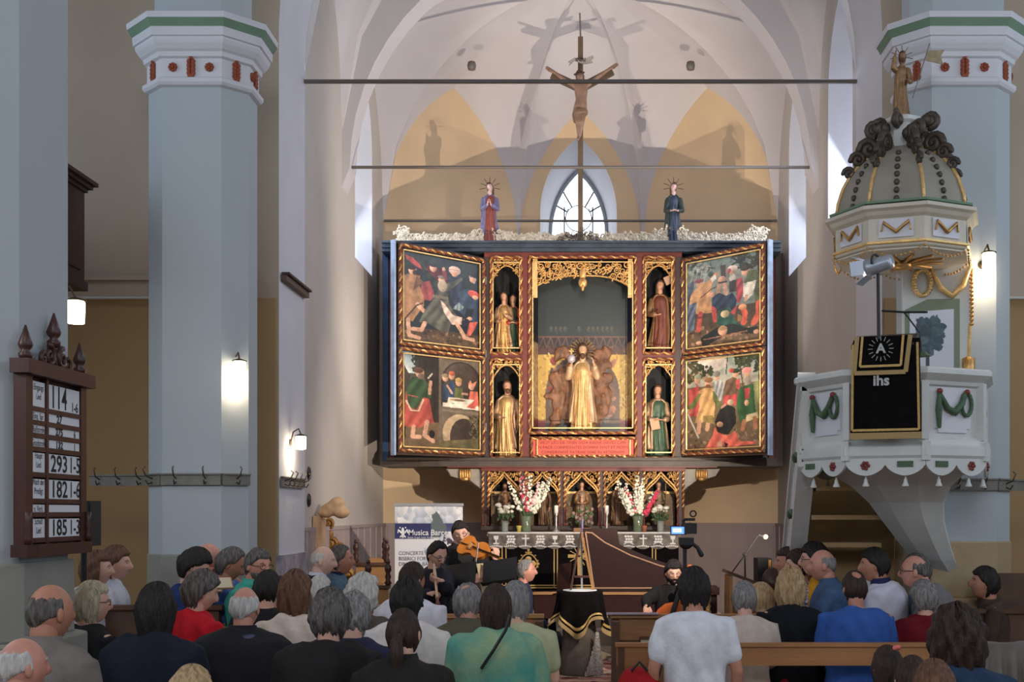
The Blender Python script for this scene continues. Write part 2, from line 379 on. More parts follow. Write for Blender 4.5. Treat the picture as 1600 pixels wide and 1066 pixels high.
# ------------------------------------------------------------------ octagonal pillars
def octo(cx, yf, w, c, side, o=0):
    """plan of a chamfered pillar: front face w wide at y=yf, chamfer c, straight side; offset o outwards"""
    h = w/2; k = o*.4142
    p = [(-h-k, -o), (h+k, -o), (h+c+o, c-k), (h+c+o, c+side+k), (h+k, 2*c+side+o), (-h-k, 2*c+side+o), (-h-c-o, c+side+k), (-h-c-o, c-k)]
    return [(cx+x, yf+y) for x, y in p]
def octo_stack(cx, yf, w, c, side, prof):
    mb = MB(); rings = [[(x, y, z) for x, y in octo(cx, yf, w, c, side, o)] for o, z in prof]
    return mb.loft(rings)
M_green = mat('sage_green_moulding', srgb(112, 138, 112), .7, var=.05, scale=4)
M_terra = mat('terracotta_ornament', srgb(150, 72, 46), .7, var=.2, scale=20)
def pillar(name, label, cx, yf, w, c, side, zc, zdado, mlow):
    t = thing(name, label, 'pillar', (cx, yf+c+side/2, 0))
    octo_stack(cx, yf, w, c, side, [(0, zdado), (0, zc+.1)]).build('shaft', M_pillar, t)
    octo_stack(cx, yf, w, c, side, [(-.04, zc+.4), (-.04, 9.58)]).build('upper_shaft', M_pillar, t)
    # painted plinth in courses
    z = 0
    for k, h in enumerate((.42, .36, .3, zdado-1.08)):
        o = (.17, .12, .075, .012)[k]
        octo_stack(cx, yf, w, c, side, [(o-.006, z), (o, z+.012), (o, z+h-.012), (o-.006, z+h)]).build('plinth_course', mlow, t); z += h
    cap = octo_stack(cx, yf, w, c, side, [(0, zc-.03), (.03, zc-.02), (.045, zc+.0), (.045, zc+.03), (.02, zc+.045), (.02, zc+.05)]).build('necking', M_white, t)
    octo_stack(cx, yf, w, c, side, [(.012, zc+.05), (.012, zc+.19)]).build('frieze', M_white, t)
    octo_stack(cx, yf, w, c, side, [(.015, zc+.19), (.035, zc+.2), (.04, zc+.235), (.06, zc+.25), (.085, zc+.285), (.095, zc+.31), (.095, zc+.33), (.11, zc+.335), (.115, zc+.4)]).build('capital_moulding', M_white, t)
    octo_stack(cx, yf, w, c, side, [(.118, zc+.4), (.145, zc+.455)]).build('green_band', M_green, t)
    octo_stack(cx, yf, w, c, side, [(.15, zc+.455), (.155, zc+.5), (.0, zc+.52)]).build('abacus', M_white, t)
    # ornaments on the frieze: rosettes and upright leaves
    pl = octo(cx, yf, w, c, side, .014)
    def put(i, f, kind):
        a = Vector(pl[i]); b = Vector(pl[(i+1) % 8]); p = a+(b-a)*f; d = (b-a).normalized(); n = Vector((d.y, -d.x))
        mb = MB(); Z = zc+.12
        if kind == 'rose':
            for q in range(8):
                an = q*math.pi/4; cc = p+d*.024*math.cos(an)+n*.006
                mb.ell((cc.x, cc.y, Z+.024*math.sin(an)), .0135, 6, 4)
            mb.ell((p.x+n.x*.012, p.y+n.y*.012, Z), .014, 6, 4); mb.build('rosette', M_terra, t)
        else:
            for q in range(4):
                for s in (-1, 1):
                    cc = p+d*s*.016; mb.ell((cc.x+n.x*.006, cc.y+n.y*.006, Z-.045+q*.03), (.02, .018, .02), 6, 4)
            mb.ell((p.x+n.x*.006, p.y+n.y*.006, Z+.075), .018, 6, 4); mb.box((p.x, p.y, Z-.065), (.05, .03, .02), rz=math.atan2(d.y, d.x)); mb.build('leaf_ornament', M_terra, t)
    for i, f, k in ((0, .2, 'rose'), (0, .5, 'leaf'), (0, .8, 'rose'), (1, .5, 'leaf'), (7, .5, 'leaf'), (2, .15, 'rose'), (2, .5, 'leaf'), (6, .5, 'leaf')): put(i, f, k)
    return t
M_plb = mat('sand_plinth_paint', srgb(176, 152, 118), .85, var=.1, scale=3, bump=.15)
pl_left = pillar('octagonal_pillar', 'pale octagonal pillar with painted capital left of the chancel arch', -3.02, 9.2, .46, .165, .25, 5.08, 1.42, M_course)
pl_right = pillar('octagonal_pillar', 'pale octagonal pillar with painted capital behind the pulpit', 2.98, 9.2, .50, .165, .25, 5.08, 1.52, M_plb)
# near pier on the left that carries the hymn board
t = thing('nave_pier', 'pale nave pier at the left edge carrying the hymn board', 'pillar', (-3.1, 6.05, 0))
octo_stack(-3.14, 5.62, .45, .17, .55, [(0, 1.5), (0, 9.58)]).build('shaft', M_pillar, t)
z = 0
for k, h in enumerate((.42, .36, .33, .39)):
    o = (.2, .14, .09, .03)[k]
    octo_stack(-3.14, 5.62, .45, .17, .55, [(o-.006, z), (o, z+.012), (o, z+h-.012), (o-.006, z+h)]).build('plinth_course', M_course, t); z += h

# ================================================================== figures (people and carved statues)
def remesh(mb, voxel, smooth=1, folds=0, seed=0, fdir=(1, .4, .25), fk=26):
    """fuse the overlapping shapes of mb into one continuous skin"""
    me = bpy.data.meshes.new('tmp'); me.from_pydata(mb.arr().tolist(), [], mb.f); fix_normals(me)
    o = bpy.data.objects.new('tmp', me); COL.objects.link(o)
    m = o.modifiers.new('r', 'REMESH'); m.mode = 'VOXEL'; m.voxel_size = voxel
    if smooth: s = o.modifiers.new('s', 'SMOOTH'); s.factor = .5; s.iterations = smooth*2
    dg = bpy.context.evaluated_depsgraph_get(); ev = o.evaluated_get(dg); me2 = ev.to_mesh()
    n = len(me2.vertices); V = np.empty(n*3); me2.vertices.foreach_get('co', V); V = V.reshape(-1, 3)
    if folds:
        N = np.empty(n*3); me2.vertices.foreach_get('normal', N); N = N.reshape(-1, 3)
        rs = np.random.RandomState(seed); d = np.array(fdir)*fk
        ph = V @ d+1.7*np.sin(V @ np.array([5., 7., 9.])+rs.rand()*6)+rs.rand()*6
        ph2 = V @ (np.array([-d[0], d[1], d[2]+9]))*.6+1.3*np.sin(V @ np.array([9., -6., 7.])+rs.rand()*6)+rs.rand()*6
        V = V+N*(folds*(np.sin(ph)*.6+np.sin(ph2)*.5))[:, None]
    fs = [tuple(p.vertices) for p in me2.polygons]
    ev.to_mesh_clear(); bpy.data.objects.remove(o); bpy.data.meshes.remove(me)
    out = MB(); out.v = [V]; out.f = fs; out.n = n; return out
def g(x, s): return np.exp(-(x/s)**2)
def sstep(a, b, x): t = np.clip((x-a)/(b-a), 0, 1); return t*t*(3-2*t)
def sphere_dirs(na, ne):
    el = np.linspace(-math.pi/2, math.pi/2, ne); az = np.arange(na)*2*math.pi/na
    E, A = np.meshgrid(el, az, indexing='ij'); D = np.stack([np.cos(E)*np.sin(A), np.cos(E)*np.cos(A), np.sin(E)], -1)
    fs = [(i*na+k, i*na+(k+1) % na, (i+1)*na+(k+1) % na, (i+1)*na+k) for i in range(ne-1) for k in range(na)]
    return D.reshape(-1, 3), fs
def skull(D, face=1.0):
    """head surface for unit directions (y forward, z up), about .236 m tall, centred between chin and crown"""
    x = D[:, 0]*.075; y = D[:, 1]*.097; z = D[:, 2]*.118
    lo = sstep(0, -.118, z); fr = sstep(-.02, .06, y)
    x = x*(1-.30*lo*(.5+.5*fr)); y = np.where(y < 0, y*(1-.38*lo), y*(1-.05*lo)); y = y+.004
    f = sstep(.02, .07, y)*face
    y = y+f*(.026*g(x, .0105)*sstep(.03, -.024, z)*sstep(-.045, -.03, z)+.006*g(x, .012)*g(z-.012, .03))
    y = y-f*.011*(g(x-.031, .015)+g(x+.031, .015))*g(z-.010, .013)
    y = y+f*.005*g(np.abs(x)-.028, .024)*g(z-.034, .010)
    y = y+f*(.006*g(x, .022)*(g(z+.056, .006)+g(z+.070, .007))-.004*g(x, .024)*g(z+.063, .004))
    y = y+f*.011*g(x, .022)*g(z+.098, .016)
    return np.stack([x, y, z], -1)
def head_mesh(face=1.0, na=52, ne=40):
    D, fs = sphere_dirs(na, ne); mb = MB(); mb.add(skull(D, face), fs)
    for s in (-1, 1): mb.ell((s*.077, -.004, -.006), (.010, .020, .031), 8, 6, Matrix.Rotation(s*.25, 3, 'Z'))
    return mb
def hair_mesh(style, rs, L=.0, thick=.014, na=56, ne=38):
    """style: short, receding, fringe (bald crown), bob, long, curly, pony, bun"""
    D, fs = sphere_dirs(na, ne); S = skull(D, 0); az = np.arctan2(D[:, 0], D[:, 1]); z = S[:, 2]; front = np.cos(az)
    side = np.abs(np.sin(az))
    hl = {'receding': .088, 'fringe': .2}.get(style, .060)                     # hairline height at the forehead
    line = np.where(front > .15, hl-(hl-.012)*sstep(.80, .15, front)*1.0, np.where(front > -.25, .012-.06*sstep(.15, -.25, front), -.094))
    if style in ('bob', 'long', 'curly', 'pony', 'bun'):
        line = np.where(front > .32, hl, np.where(front > .2, hl-.15*sstep(.32, .2, front), -.14 if style != 'bun' and style != 'pony' else -.085))
    mask = sstep(-.012, .010, z-line)
    if style == 'fringe': mask = sstep(-.01, .012, z+.085-.07*side)*sstep(.100, .048, z+.005*np.sin(az*11+rs.rand()*6)+.003*np.sin(az*29))*sstep(.28, .0, front)
    th = thick*(1+.25*np.sin(az*9+rs.rand()*6)*np.cos(z*60)+.22*np.sin(az*23+3*np.sin(z*40)+rs.rand()*6))
    if style == 'crown': mask = mask*(1-sstep(.885, .935, D @ np.array([0, -.42, .907]))); th = th*.8
    if style == 'fringe': th = th*.55
    if style == 'curly': th = thick*(1.5+.55*np.sin(az*7+rs.rand()*6+z*30)*np.sin(z*55+rs.rand()*6)+.35*np.sin(az*13-z*70))
    c = np.array([0, -.004, 0.]); Nn = (S-c); Nn /= np.linalg.norm(Nn, axis=1)[:, None]
    V = S+Nn*(th*mask-.022*(1-mask))[:, None]
    if L > 0:
        low = np.clip(-(z)/.118, 0, 1)*mask*sstep(.45, .1, front)
        V[:, 2] -= L*low**1.3; V[:, 1] -= .02*low; V[:, 0] *= 1+(.18 if style != 'long' else .05)*low
    mb = MB(); mb.add(V, fs)
    if style == 'pony':
        mb.ell((0, -.105, -.005), (.03, .03, .03), 10, 8); mb.tube([(0, -.105, 0), (0, -.135, -.03), (.005, -.14, -.10), (0, -.125, -.17)], [.024, .032, .034, .012], 10, True)
    if style == 'bun': mb.ell((0, -.115, -.01), (.045, .038, .045), 12, 8)
    return mb
def hand(mb, w, d, n, side=1, curl=.5, k=1.0, spread=.12):
    """palm and five fingers: w wrist, d direction, n palm normal (towards which fingers curl)"""
    w = Vector(w); d = Vector(d).normalized(); n = Vector(n); n = (n-d*n.dot(d)).normalized(); s = d.cross(n)*side
    rot = Matrix((s, d, n)).transposed()
    mb.ell(w+d*.045*k, (.040*k, .054*k, .017*k), 10, 8, rot)
    for i, (off, L) in enumerate(((.030, .072), (.010, .080), (-.010, .075), (-.029, .058))):
        p = w+d*.080*k+s*off*k; a = 0; dirv = d; pts = [w+d*.05*k+s*off*.8*k, p]
        for j in range(3):
            a += curl*(.5 if j == 0 else .9); v = d*math.cos(a)+n*math.sin(a)+s*(off*spread/.03*.35)
            p = p+v.normalized()*L*k*(.45, .32, .25)[j]; pts.append(p)
        mb.tube([tuple(q) for q in pts], [.0105*k, .0098*k, .009*k, .0085*k, .0075*k], 7, True)
    p = w+d*.02*k+s*.030*k
    mb.tube([tuple(w+d*.012*k+s*.012*k), tuple(p+s*.006*k), tuple(p+d*.035*k+s*.018*k+n*.014*k), tuple(p+d*.062*k+s*.014*k+n*.026*k)], [.014*k, .0125*k, .0105*k, .0085*k], 7, True)
def ring(c, a, b, n=28, e=2.4, dy=0):
    t = np.arange(n)*2*math.pi/n; ct, st = np.cos(t), np.sin(t)
    return np.stack([c[0]+a*np.sign(ct)*np.abs(ct)**(2/e), c[1]+b*np.sign(st)*np.abs(st)**(2/e), np.full(n, c[2])], -1)
TORSO = [(-.07, .150, .110, 0), (0, .172, .125, .0), (.10, .160, .118, .0), (.22, .165, .118, -.005), (.34, .185, .122, -.01), (.43, .193, .112, -.015), (.485, .176, .094, -.018), (.525, .118, .076, -.016), (.56, .062, .060, -.008)]
ARMS = {   # shoulder is at (+-.185, -.01, .455) from the hip; elbow, wrist, hand direction, palm normal (right side, mirrored)
    'lap': ((.235, .03, .20), (.12, .26, .115), (-.35, 1, -.15), (0, 0, -1)),
    'side': ((.255, -.03, .18), (.25, .06, -.04), (0, .2, -1), (-1, 0, 0)),
    'crossed': ((.25, .06, .20), (-.02, .20, .22), (-1, .05, .05), (0, -1, 0)),
    'book': ((.235, .05, .20), (.12, .28, .24), (-.2, 1, .1), (0, 0, 1)),
    'desk': ((.27, .14, .25), (.12, .34, .24), (-.7, .6, 0), (0, 0, -1)),
    'chin': ((.22, .22, .22), (.06, .20, .46), (-.2, -.3, 1), (0, -1, 0)),
    'neck': ((.30, .12, .52), (.13, -.06, .62), (-.8, -.5, .1), (0, 0, -1)),
}
M_eye = mat('eye_dark', (.03, .02, .02), .2); M_eyew = mat('eye_white', (.75, .72, .7), .3)
M_frame = mat('spectacle_frame', (.03, .03, .035), .3)
def fabric(name, col, var=.10, scale=14, bump=.25, bscale=60, rough=.85, col2=None, stretch=(1, 1, 1)):
    return mat(name, col, rough, var=var, scale=scale, bump=bump, bscale=bscale, col2=col2, stretch=stretch, spec=.25)
def hairmat(name, col, col2): return mat('hair_'+name, col, .55, col2=col2, scale=60, stretch=(1, 1, .18), bump=.6, bscale=160, spec=.35)
HAIR = {'black': hairmat('black', srgb(24, 20, 19), srgb(44, 36, 33)), 'dark': hairmat('dark_brown', srgb(38, 27, 22), srgb(70, 50, 40)), 'brown': hairmat('brown', srgb(84, 56, 40), srgb(124, 88, 64)),
        'grey': hairmat('grey', srgb(104, 98, 96), srgb(160, 154, 150)), 'salt': hairmat('dark_grey', srgb(62, 56, 54), srgb(122, 114, 108)), 'white': hairmat('white', srgb(178, 172, 168), srgb(222, 216, 208)),
        'blond': hairmat('blond', srgb(160, 126, 88), srgb(212, 182, 138)), 'ash': hairmat('ash_blond', srgb(168, 152, 124), srgb(216, 202, 172))}
def skinmat(name, c): return mat('skin_'+name, c, .5, var=.07, scale=25, bump=.05, bscale=120)
SKIN = {'fair': skinmat('fair', srgb(214, 164, 142)), 'pale': skinmat('pale', srgb(222, 178, 158)), 'tan': skinmat('tan', srgb(186, 128, 102)), 'ruddy': skinmat('ruddy', srgb(204, 142, 122))}
NP = [0]
def person(label, px, top, d, yaw=0, head=(0, 0, 0), hair=('short', 'dark'), hl=0., thick=.014, skin='fair', kind='tee', col=(.5, .5, .5), col2=None, legs=(.03, .03, .04), arms=('lap', 'lap'),
           fat=1.0, lean=.06, base=0., stand=False, glasses=False, beard=None, fine=False, hood=None, collar=None, vest=None, shoes=(.02, .02, .02), H=None, armk=None, sheath=None, stool=None, hk=1.0):
    NP[0] += 1; rs = np.random.RandomState(NP[0]*7+3); uid = NP[0]
    z_top = CZ+(CY-top)*d/F; x = (px-CX)*d/F; H0 = 1.335 if not stand else 1.74
    if H: k = H
    else: k = (z_top-base)/H0
    hip = .54 if not stand else .95
    if stool: hip = (z_top-base)/k-.792
    t = thing('person', label, 'person', (x, d, base)); t.rotation_euler = (0, 0, yaw); t.scale = (k, k, k)
    Lr = Matrix.Translation((0, 0, hip)) @ Matrix.Rotation(-lean, 4, 'X')
    sm = SKIN[skin]
    # --- joints
    SH = {}; 
    MW = Matrix.Translation((x, d, base)) @ Matrix.Rotation(yaw, 4, 'Z') @ Matrix.Scale(k, 4) @ Lr; MI = MW.inverted()
    for s, nm in ((1, arms[0]), (-1, arms[1])):
        if not isinstance(nm, str) and nm[0] == 'w': nm = (MI @ Vector(nm[1]), MI @ Vector(nm[2]), MI.to_3x3() @ Vector(nm[3]), MI.to_3x3() @ Vector(nm[4]))
        e, w, dr, n = (ARMS[nm] if isinstance(nm, str) else nm)
        mir = lambda p: Vector((p[0]*s, p[1], p[2])) if isinstance(nm, str) else Vector(p)
        SH[s] = (Vector((.182*fat*s, -.012, .45)), mir(e), mir(w), mir(dr), mir(n))
    # --- body: neck, torso core, arms and hands fused, head joined
    b = MB(); vox = .0075 if fine else .012
    b.loft([ring((0, y, z), a*.76*fat, bb*.72*fat, 20) for z, a, bb, y in TORSO[:-2]]+[ring((0, -.005, .53), .055, .052, 20)])
    b.tube([(0, .0, .50), (0, .002, .58), (0, .012, .66)], [.054, .055, .055], 14, True)
    curls = 1.0 if fine else .55
    for s in (1, -1):
        S, E, Wp, dr, n = SH[s]
        b.tube([tuple(S), tuple((S+E)/2), tuple(E), tuple((E+Wp)/2), tuple(Wp)], [.050, .045, .038, .036, .027], 12, True)
        cv = (armk or {}).get(s, curls); hand(b, Wp, dr, n, -s, cv, 1.0)
    bm = remesh(b, vox, 1)
    hm = head_mesh(1.0, 60 if fine else 48, 46 if fine else 36)
    HM = Matrix.Translation((0, .028, .668)) @ Matrix.Rotation(head[0], 4, 'Z') @ Matrix.Rotation(-head[1]+lean*.6, 4, 'X') @ Matrix.Rotation(head[2], 4, 'Y') @ Matrix.Scale(hk, 4)
    hm.xf(HM); bm.add(hm.arr(), hm.f); bm.xf(Lr)
    body = bm.build('body', sm, t, smooth=True, local=True)
    # --- eyes, brows
    for s in (-1, 1):
        if not fine: continue
        MB().ell((s*.030, .0775, .0095), (.0110, .009, .0050), 8, 6).xf(Lr @ HM).build('eye', M_eyew, body, smooth=True, local=True)
        MB().ell((s*.030, .0842, .0095), (.0052, .0035, .0046), 8, 6).xf(Lr @ HM).build('iris', M_eye, body, smooth=True, local=True)
    # --- hair
    hm_ = HAIR[hair[1]]
    if hair[0] != 'bald':
        h = hair_mesh(hair[0], rs, hl, thick, 88 if hair[0] == 'fringe' else 60, 44)
        for s in (-1, 1): h.tube([(s*.014, .0925, .030), (s*.030, .0915, .036), (s*.046, .080, .029)], [.0022, .0034, .002], 6, True)
        if beard:
            D, fs = sphere_dirs(40, 28); S_ = skull(D, 1.0); m = sstep(-.025, -.05, S_[:, 2])*sstep(-.02, .02, S_[:, 1])
            m = m*(1-g(S_[:, 0], .022)*g(S_[:, 2]+.062, .009)); Nn = S_/np.linalg.norm(S_, axis=1)[:, None]
            h.add(S_+Nn*(.010*m-.02*(1-m))[:, None], fs)
        h.xf(Lr @ HM).build('hair', hm_, t, smooth=True, local=True)
    if glasses:
        gm = MB()
        for s in (-1, 1):
            gm.tube([(s*.033+.023*math.cos(a), .104-.008*abs(math.cos(a)), .008+.017*math.sin(a)) for a in np.linspace(0, 2*math.pi, 15)[:-1]], .0026, 5, closed=True)
            gm.tube([(s*.056, .098, .012), (s*.076, .06, .012), (s*.081, 0, .010)], .0024, 5)
        gm.tube([(-.010, .108, .010), (.010, .108, .010)], .0024, 5)
        gm.xf(Lr @ HM).build('glasses', M_frame, t, local=True)
    # --- top
    cm = col if not isinstance(col, tuple) else fabric('cloth_%d' % uid, col, col2=col2)
    c = MB(); infl = {'tee': 1.06, 'long': 1.07, 'jacket': 1.15, 'vest': 1.08, 'shirt': 1.08}.get(kind, 1.08); ad = .008 if kind != 'jacket' else .018
    c.loft([ring((0, y, z), a*infl*fat+ad*.4, bb*infl*fat*(1.0 if fat < 1.05 else 1.08)+ad*.5, 28) for z, a, bb, y in TORSO[:-1]]+[ring((0, -.010, .545 if kind != 'jacket' else .56), .074*fat, .068, 28)])
    for s in (1, -1):
        S, E, Wp, dr, n = SH[s]
        up = S+(Vector((0, -.01, .5))-S)*.35
        if kind in ('tee', 'vest'): f = .62; pts = [up, S, S+(E-S)*.35, S+(E-S)*f]; rr = [.055, .068, .064, .062]
        elif kind == 'sleeveless': pts = [up, S]; rr = [.05, .05]
        else: pts = [up, S, (S+E)/2, E, (E+Wp)/2, Wp-(Wp-E).normalized()*.02]; rr = [.055+ad, .066+ad, .058+ad, .050+ad, .046+ad, .038+ad]
        c.tube([tuple(p) for p in pts], rr, 12, True)
    if hood is not None: c.tube([(.10*math.cos(a), -.035-.075*max(0, math.sin(a))+.03, .525-.05*max(0, math.sin(a))) for a in np.linspace(-.3, math.pi+.3, 12)], [.03]+[.048]*10+[.03], 10, True)
    c = remesh(c, .0135, 2, folds=.003 if vest else (.012 if kind != 'tee' else .010), seed=uid, fk=40); c.xf(Lr)
    c.build({'tee': 'shirt', 'long': 'sweater', 'jacket': 'jacket', 'vest': 'shirt', 'shirt': 'shirt', 'sleeveless': 'top'}.get(kind, 'shirt'), cm, t, smooth=True, local=True)
    if vest:
        v = MB(); v.loft([ring((0, y, z), a*1.25*fat+.012, bb*1.28*fat+.016, 28) for z, a, bb, y in TORSO[:7]]+[ring((0, -.016, .535), .138*fat, .100, 28), ring((0, -.012, .562), .092, .084, 28)])
        for s in (1, -1): v.tube([(0.10*s, -.01, .50), tuple(SH[s][0]+Vector((-.02*s, 0, .01)))], [.055, .070], 10, True)
        remesh(v, .014, 2, folds=.006, seed=uid+50).xf(Lr).build('vest', fabric('vest_%d' % uid, vest), t, smooth=True, local=True)
    if collar:
        q = MB(); n = 20; V = []; fs = []
        for i, (r_, z_, w_) in enumerate(((.070, .535, 0), (.066, .575, 0), (.072, .578, 0), (.086, .535, 0))):
            for a in np.linspace(.5, 2*math.pi-.5, n): V.append((r_*math.sin(a), r_*math.cos(a)*.95+.0, z_-.012*(math.cos(a) > .5)))
        fs = [(i*n+j, i*n+j+1, (i+1)*n+j+1, (i+1)*n+j) for i in range(3) for j in range(n-1)]
        q.add(V, fs).xf(Lr).build('collar', cm if collar is True else fabric('collar_%d' % uid, collar), t, smooth=True, local=True)
    # --- legs and shoes
    l = MB()
    for s in (-1, 1):
        if stand: pts = [(s*.085, 0, hip), (s*.095, .01, .5), (s*.10, 0, .09)]; rr = [.095, .068, .055]
        else:
            kz = hip-.03; pts = [(s*.085, -.02, hip-.02), (s*.11, .2, kz), (s*.12, .42, kz-.03), (s*.125, .44, kz-.10), (s*.125, .44, .1)]; rr = [.095, .085, .066, .062, .05]
        l.tube(pts, rr, 12, True)
    l.ell((0, -.01, hip-.01), (.18*fat, .13*fat, .10), 16, 10)
    remesh(l, .02, 2, folds=.005, seed=uid+9).build('trousers', fabric('trousers_%d' % uid, legs), t, smooth=True, local=True)
    fy = .48 if not stand else .05
    for s in (-1, 1): MB().ell((s*.125 if not stand else s*.1, fy+.03, .045), (.045, .13, .045), 10, 8).build('shoe', mat('shoe_leather', (.03, .025, .02), .4), t, smooth=True, local=True)
    return t, Lr, HM

# ---- carved and painted standing figures
GOLD = mat('gilding', srgb(208, 160, 98), .38, .7, var=.18, scale=18, bump=.3, bscale=50)
GOLD2 = mat('pale_gilding', srgb(226, 186, 122), .42, .6, var=.18, scale=18, bump=.3, bscale=50)
FLESH = mat('painted_flesh', srgb(200, 150, 120), .5, var=.1, scale=20)
WOODHAIR = mat('carved_brown_hair', srgb(92, 62, 40), .6, var=.2, scale=60, stretch=(1, 1, .2), bump=.5, bscale=120)
def robe_mb(hh, wb, ws, n=72, folds=9, amp=.02, seed=0, sway=0., split=None, depth=.75, top=.0):
    """folded garment from the hem (z=0) to the shoulders (z=hh)"""
    rs = np.random.RandomState(seed); p1, p2 = rs.rand(2)*6; mb = MB(); rings = []
    for i in range(22):
        t = i/21; z = top+(hh-top)*t
        if t < .55: w = wb+(ws*.86-wb)*t/.55
        elif t < .85: w = ws*(.86+.14*(t-.55)/.3)
        else: w = ws*(1-.62*((t-.85)/.15)**2)
        a = np.arange(n)*2*math.pi/n; f = amp*(1-t)**.7*(np.cos(folds*a+p1+2.2*t)+.6*np.cos((folds*2+1)*a+p2-3*t))*(1.0 if t < .8 else .3)
        f = np.abs(f)*1.2-amp*.4
        rings.append(np.stack([(w+f)*np.cos(a)+sway*math.sin(t*math.pi), (w*depth+f)*np.sin(a), np.full(n, z)], -1))
    return mb.loft(rings)
def statue(name, label, cat, loc, h, robe, mantle=None, hairm=None, beard=False, yaw=0, tilt=0, arms=('pray', 'pray'), halo=None, flesh=None, seed=1, hat=None, group=None, base=None, wide=1.0, hair='long', sway=.02, nod=0):
    t = thing(name, label, cat, loc, group); t.rotation_euler = (0, 0, yaw+math.pi); t.scale = (h, h, h)   # unit height figure facing -Y (towards the viewer)
    fl = flesh or FLESH; hs = .62; hz = .87
    robe_mb(.80, .145*wide, .135*wide, folds=8, amp=.02, seed=seed, sway=sway).build('robe', robe, t, smooth=True, local=True)
    if mantle:
        m = robe_mb(.81, .165*wide, .150*wide, folds=6, amp=.024, seed=seed+5, sway=sway, top=.10)
        V = m.arr(); a = np.arctan2(V[:, 1], V[:, 0]); open_ = sstep(.55, .95, np.sin(a-.25*np.sin(seed)))*sstep(.80, .70, V[:, 2])
        V[:, 1] -= open_*(.075+.02); V[:, 0] *= 1-.1*open_; m.v = [V]; m.build('mantle', mantle, t, smooth=True, local=True)
    A = {'pray': ((.15, .05, .55), (.03, .15, .60)), 'down': ((.17, .02, .52), (.15, .08, .38)), 'up': ((.19, .07, .60), (.15, .14, .74)), 'hold': ((.16, .06, .52), (.07, .16, .50)), 'hip': ((.19, .0, .53), (.10, .12, .50)), 'high': ((.20, .05, .72), (.17, .08, .92))}
    b = MB(); hk = .62
    b.tube([(0, 0, .72), (0, .005, .80), (0, .012, .84)], [.05, .036, .036], 10, True)
    s_ = MB()
    for s, nm in ((1, arms[0]), (-1, arms[1])):
        e, w = A[nm]; S = Vector((.115*s*wide, 0, .71)); E = Vector((e[0]*s*wide, e[1], e[2])); Wp = Vector((w[0]*s*wide, w[1], w[2]))
        b.tube([(0, 0, .73), tuple(S), tuple(E), tuple(Wp)], [.03, .028, .026, .019], 8, True); hand(b, Wp, (Wp-E) if nm != 'pray' else (-.1*s, .4, .9), (-s, 0, 0) if nm != 'hold' else (0, 0, 1), -s, .35, .62)
        s_.tube([tuple(S), tuple((S+E)/2), tuple(E), tuple(E+(Wp-E)*.75)], [.052, .047, .045, .040], 10, True)
    remesh(s_, .014, 2, folds=.004, seed=seed, fk=50).build('sleeve', mantle or robe, t, smooth=True, local=True)
    bm = remesh(b, .0085, 1); hm = head_mesh(1.0, 40, 30); HM = Matrix.Translation((0, .018, .915)) @ Matrix.Rotation(tilt, 4, 'Y') @ Matrix.Rotation(nod, 4, 'X') @ Matrix.Scale(hk, 4)
    hm.xf(HM); bm.add(hm.arr(), hm.f); bm.build('figure', fl, t, smooth=True, local=True)
    if hairm is not False:
        h_ = hair_mesh(hair, np.random.RandomState(seed), .12 if hair != 'short' else 0, .016, 40, 28)
        if beard: h_.ell((0, .075, -.115), (.045, .035, .06), 10, 8); 
        h_.xf(HM).build('hair', hairm or WOODHAIR, t, smooth=True, local=True)
    if halo == 'rays':
        q = MB()
        for a in np.linspace(-1.75, 1.75, 7): q.bar((.07*math.sin(a), 0, .92+.07*math.cos(a)), (.17*math.sin(a), -.01, .92+.17*math.cos(a)), .008)
        q.build('ray', mat('ray_metal', srgb(90, 62, 40), .5, .6), t, local=True)
    if halo == 'sun':
        q = MB()
        for a in np.linspace(-2.3, 2.3, 17):
            q.add([(.065*math.sin(a-.04), -.03, .92+.065*math.cos(a-.04)), (.065*math.sin(a+.04), -.03, .92+.065*math.cos(a+.04)), (.14*math.sin(a+.05), -.03, .92+.14*math.cos(a+.05)), (.14*math.sin(a-.05), -.03, .92+.14*math.cos(a-.05)),
                   (.065*math.sin(a), -.015, .92+.065*math.cos(a)), (.14*math.sin(a), -.015, .92+.14*math.cos(a))], [(0, 4, 5, 3), (4, 1, 2, 5), (0, 3, 2, 1), (3, 5, 2), (0, 1, 4)])
        q.build('ray', GOLD2, t, local=True)
    if hat: MB().lathe([(.062, .955), (.066, .975), (.05, 1.0), (.02, 1.015)], (0, .018, 0), 14).build('cap', hat, t, smooth=True, local=True)
    if base: MB().lathe([(.17*wide, -.03), (.18*wide, -.015), (.17*wide, .0)], (0, 0, 0), 12).build('base', base, t, local=True)
    return t

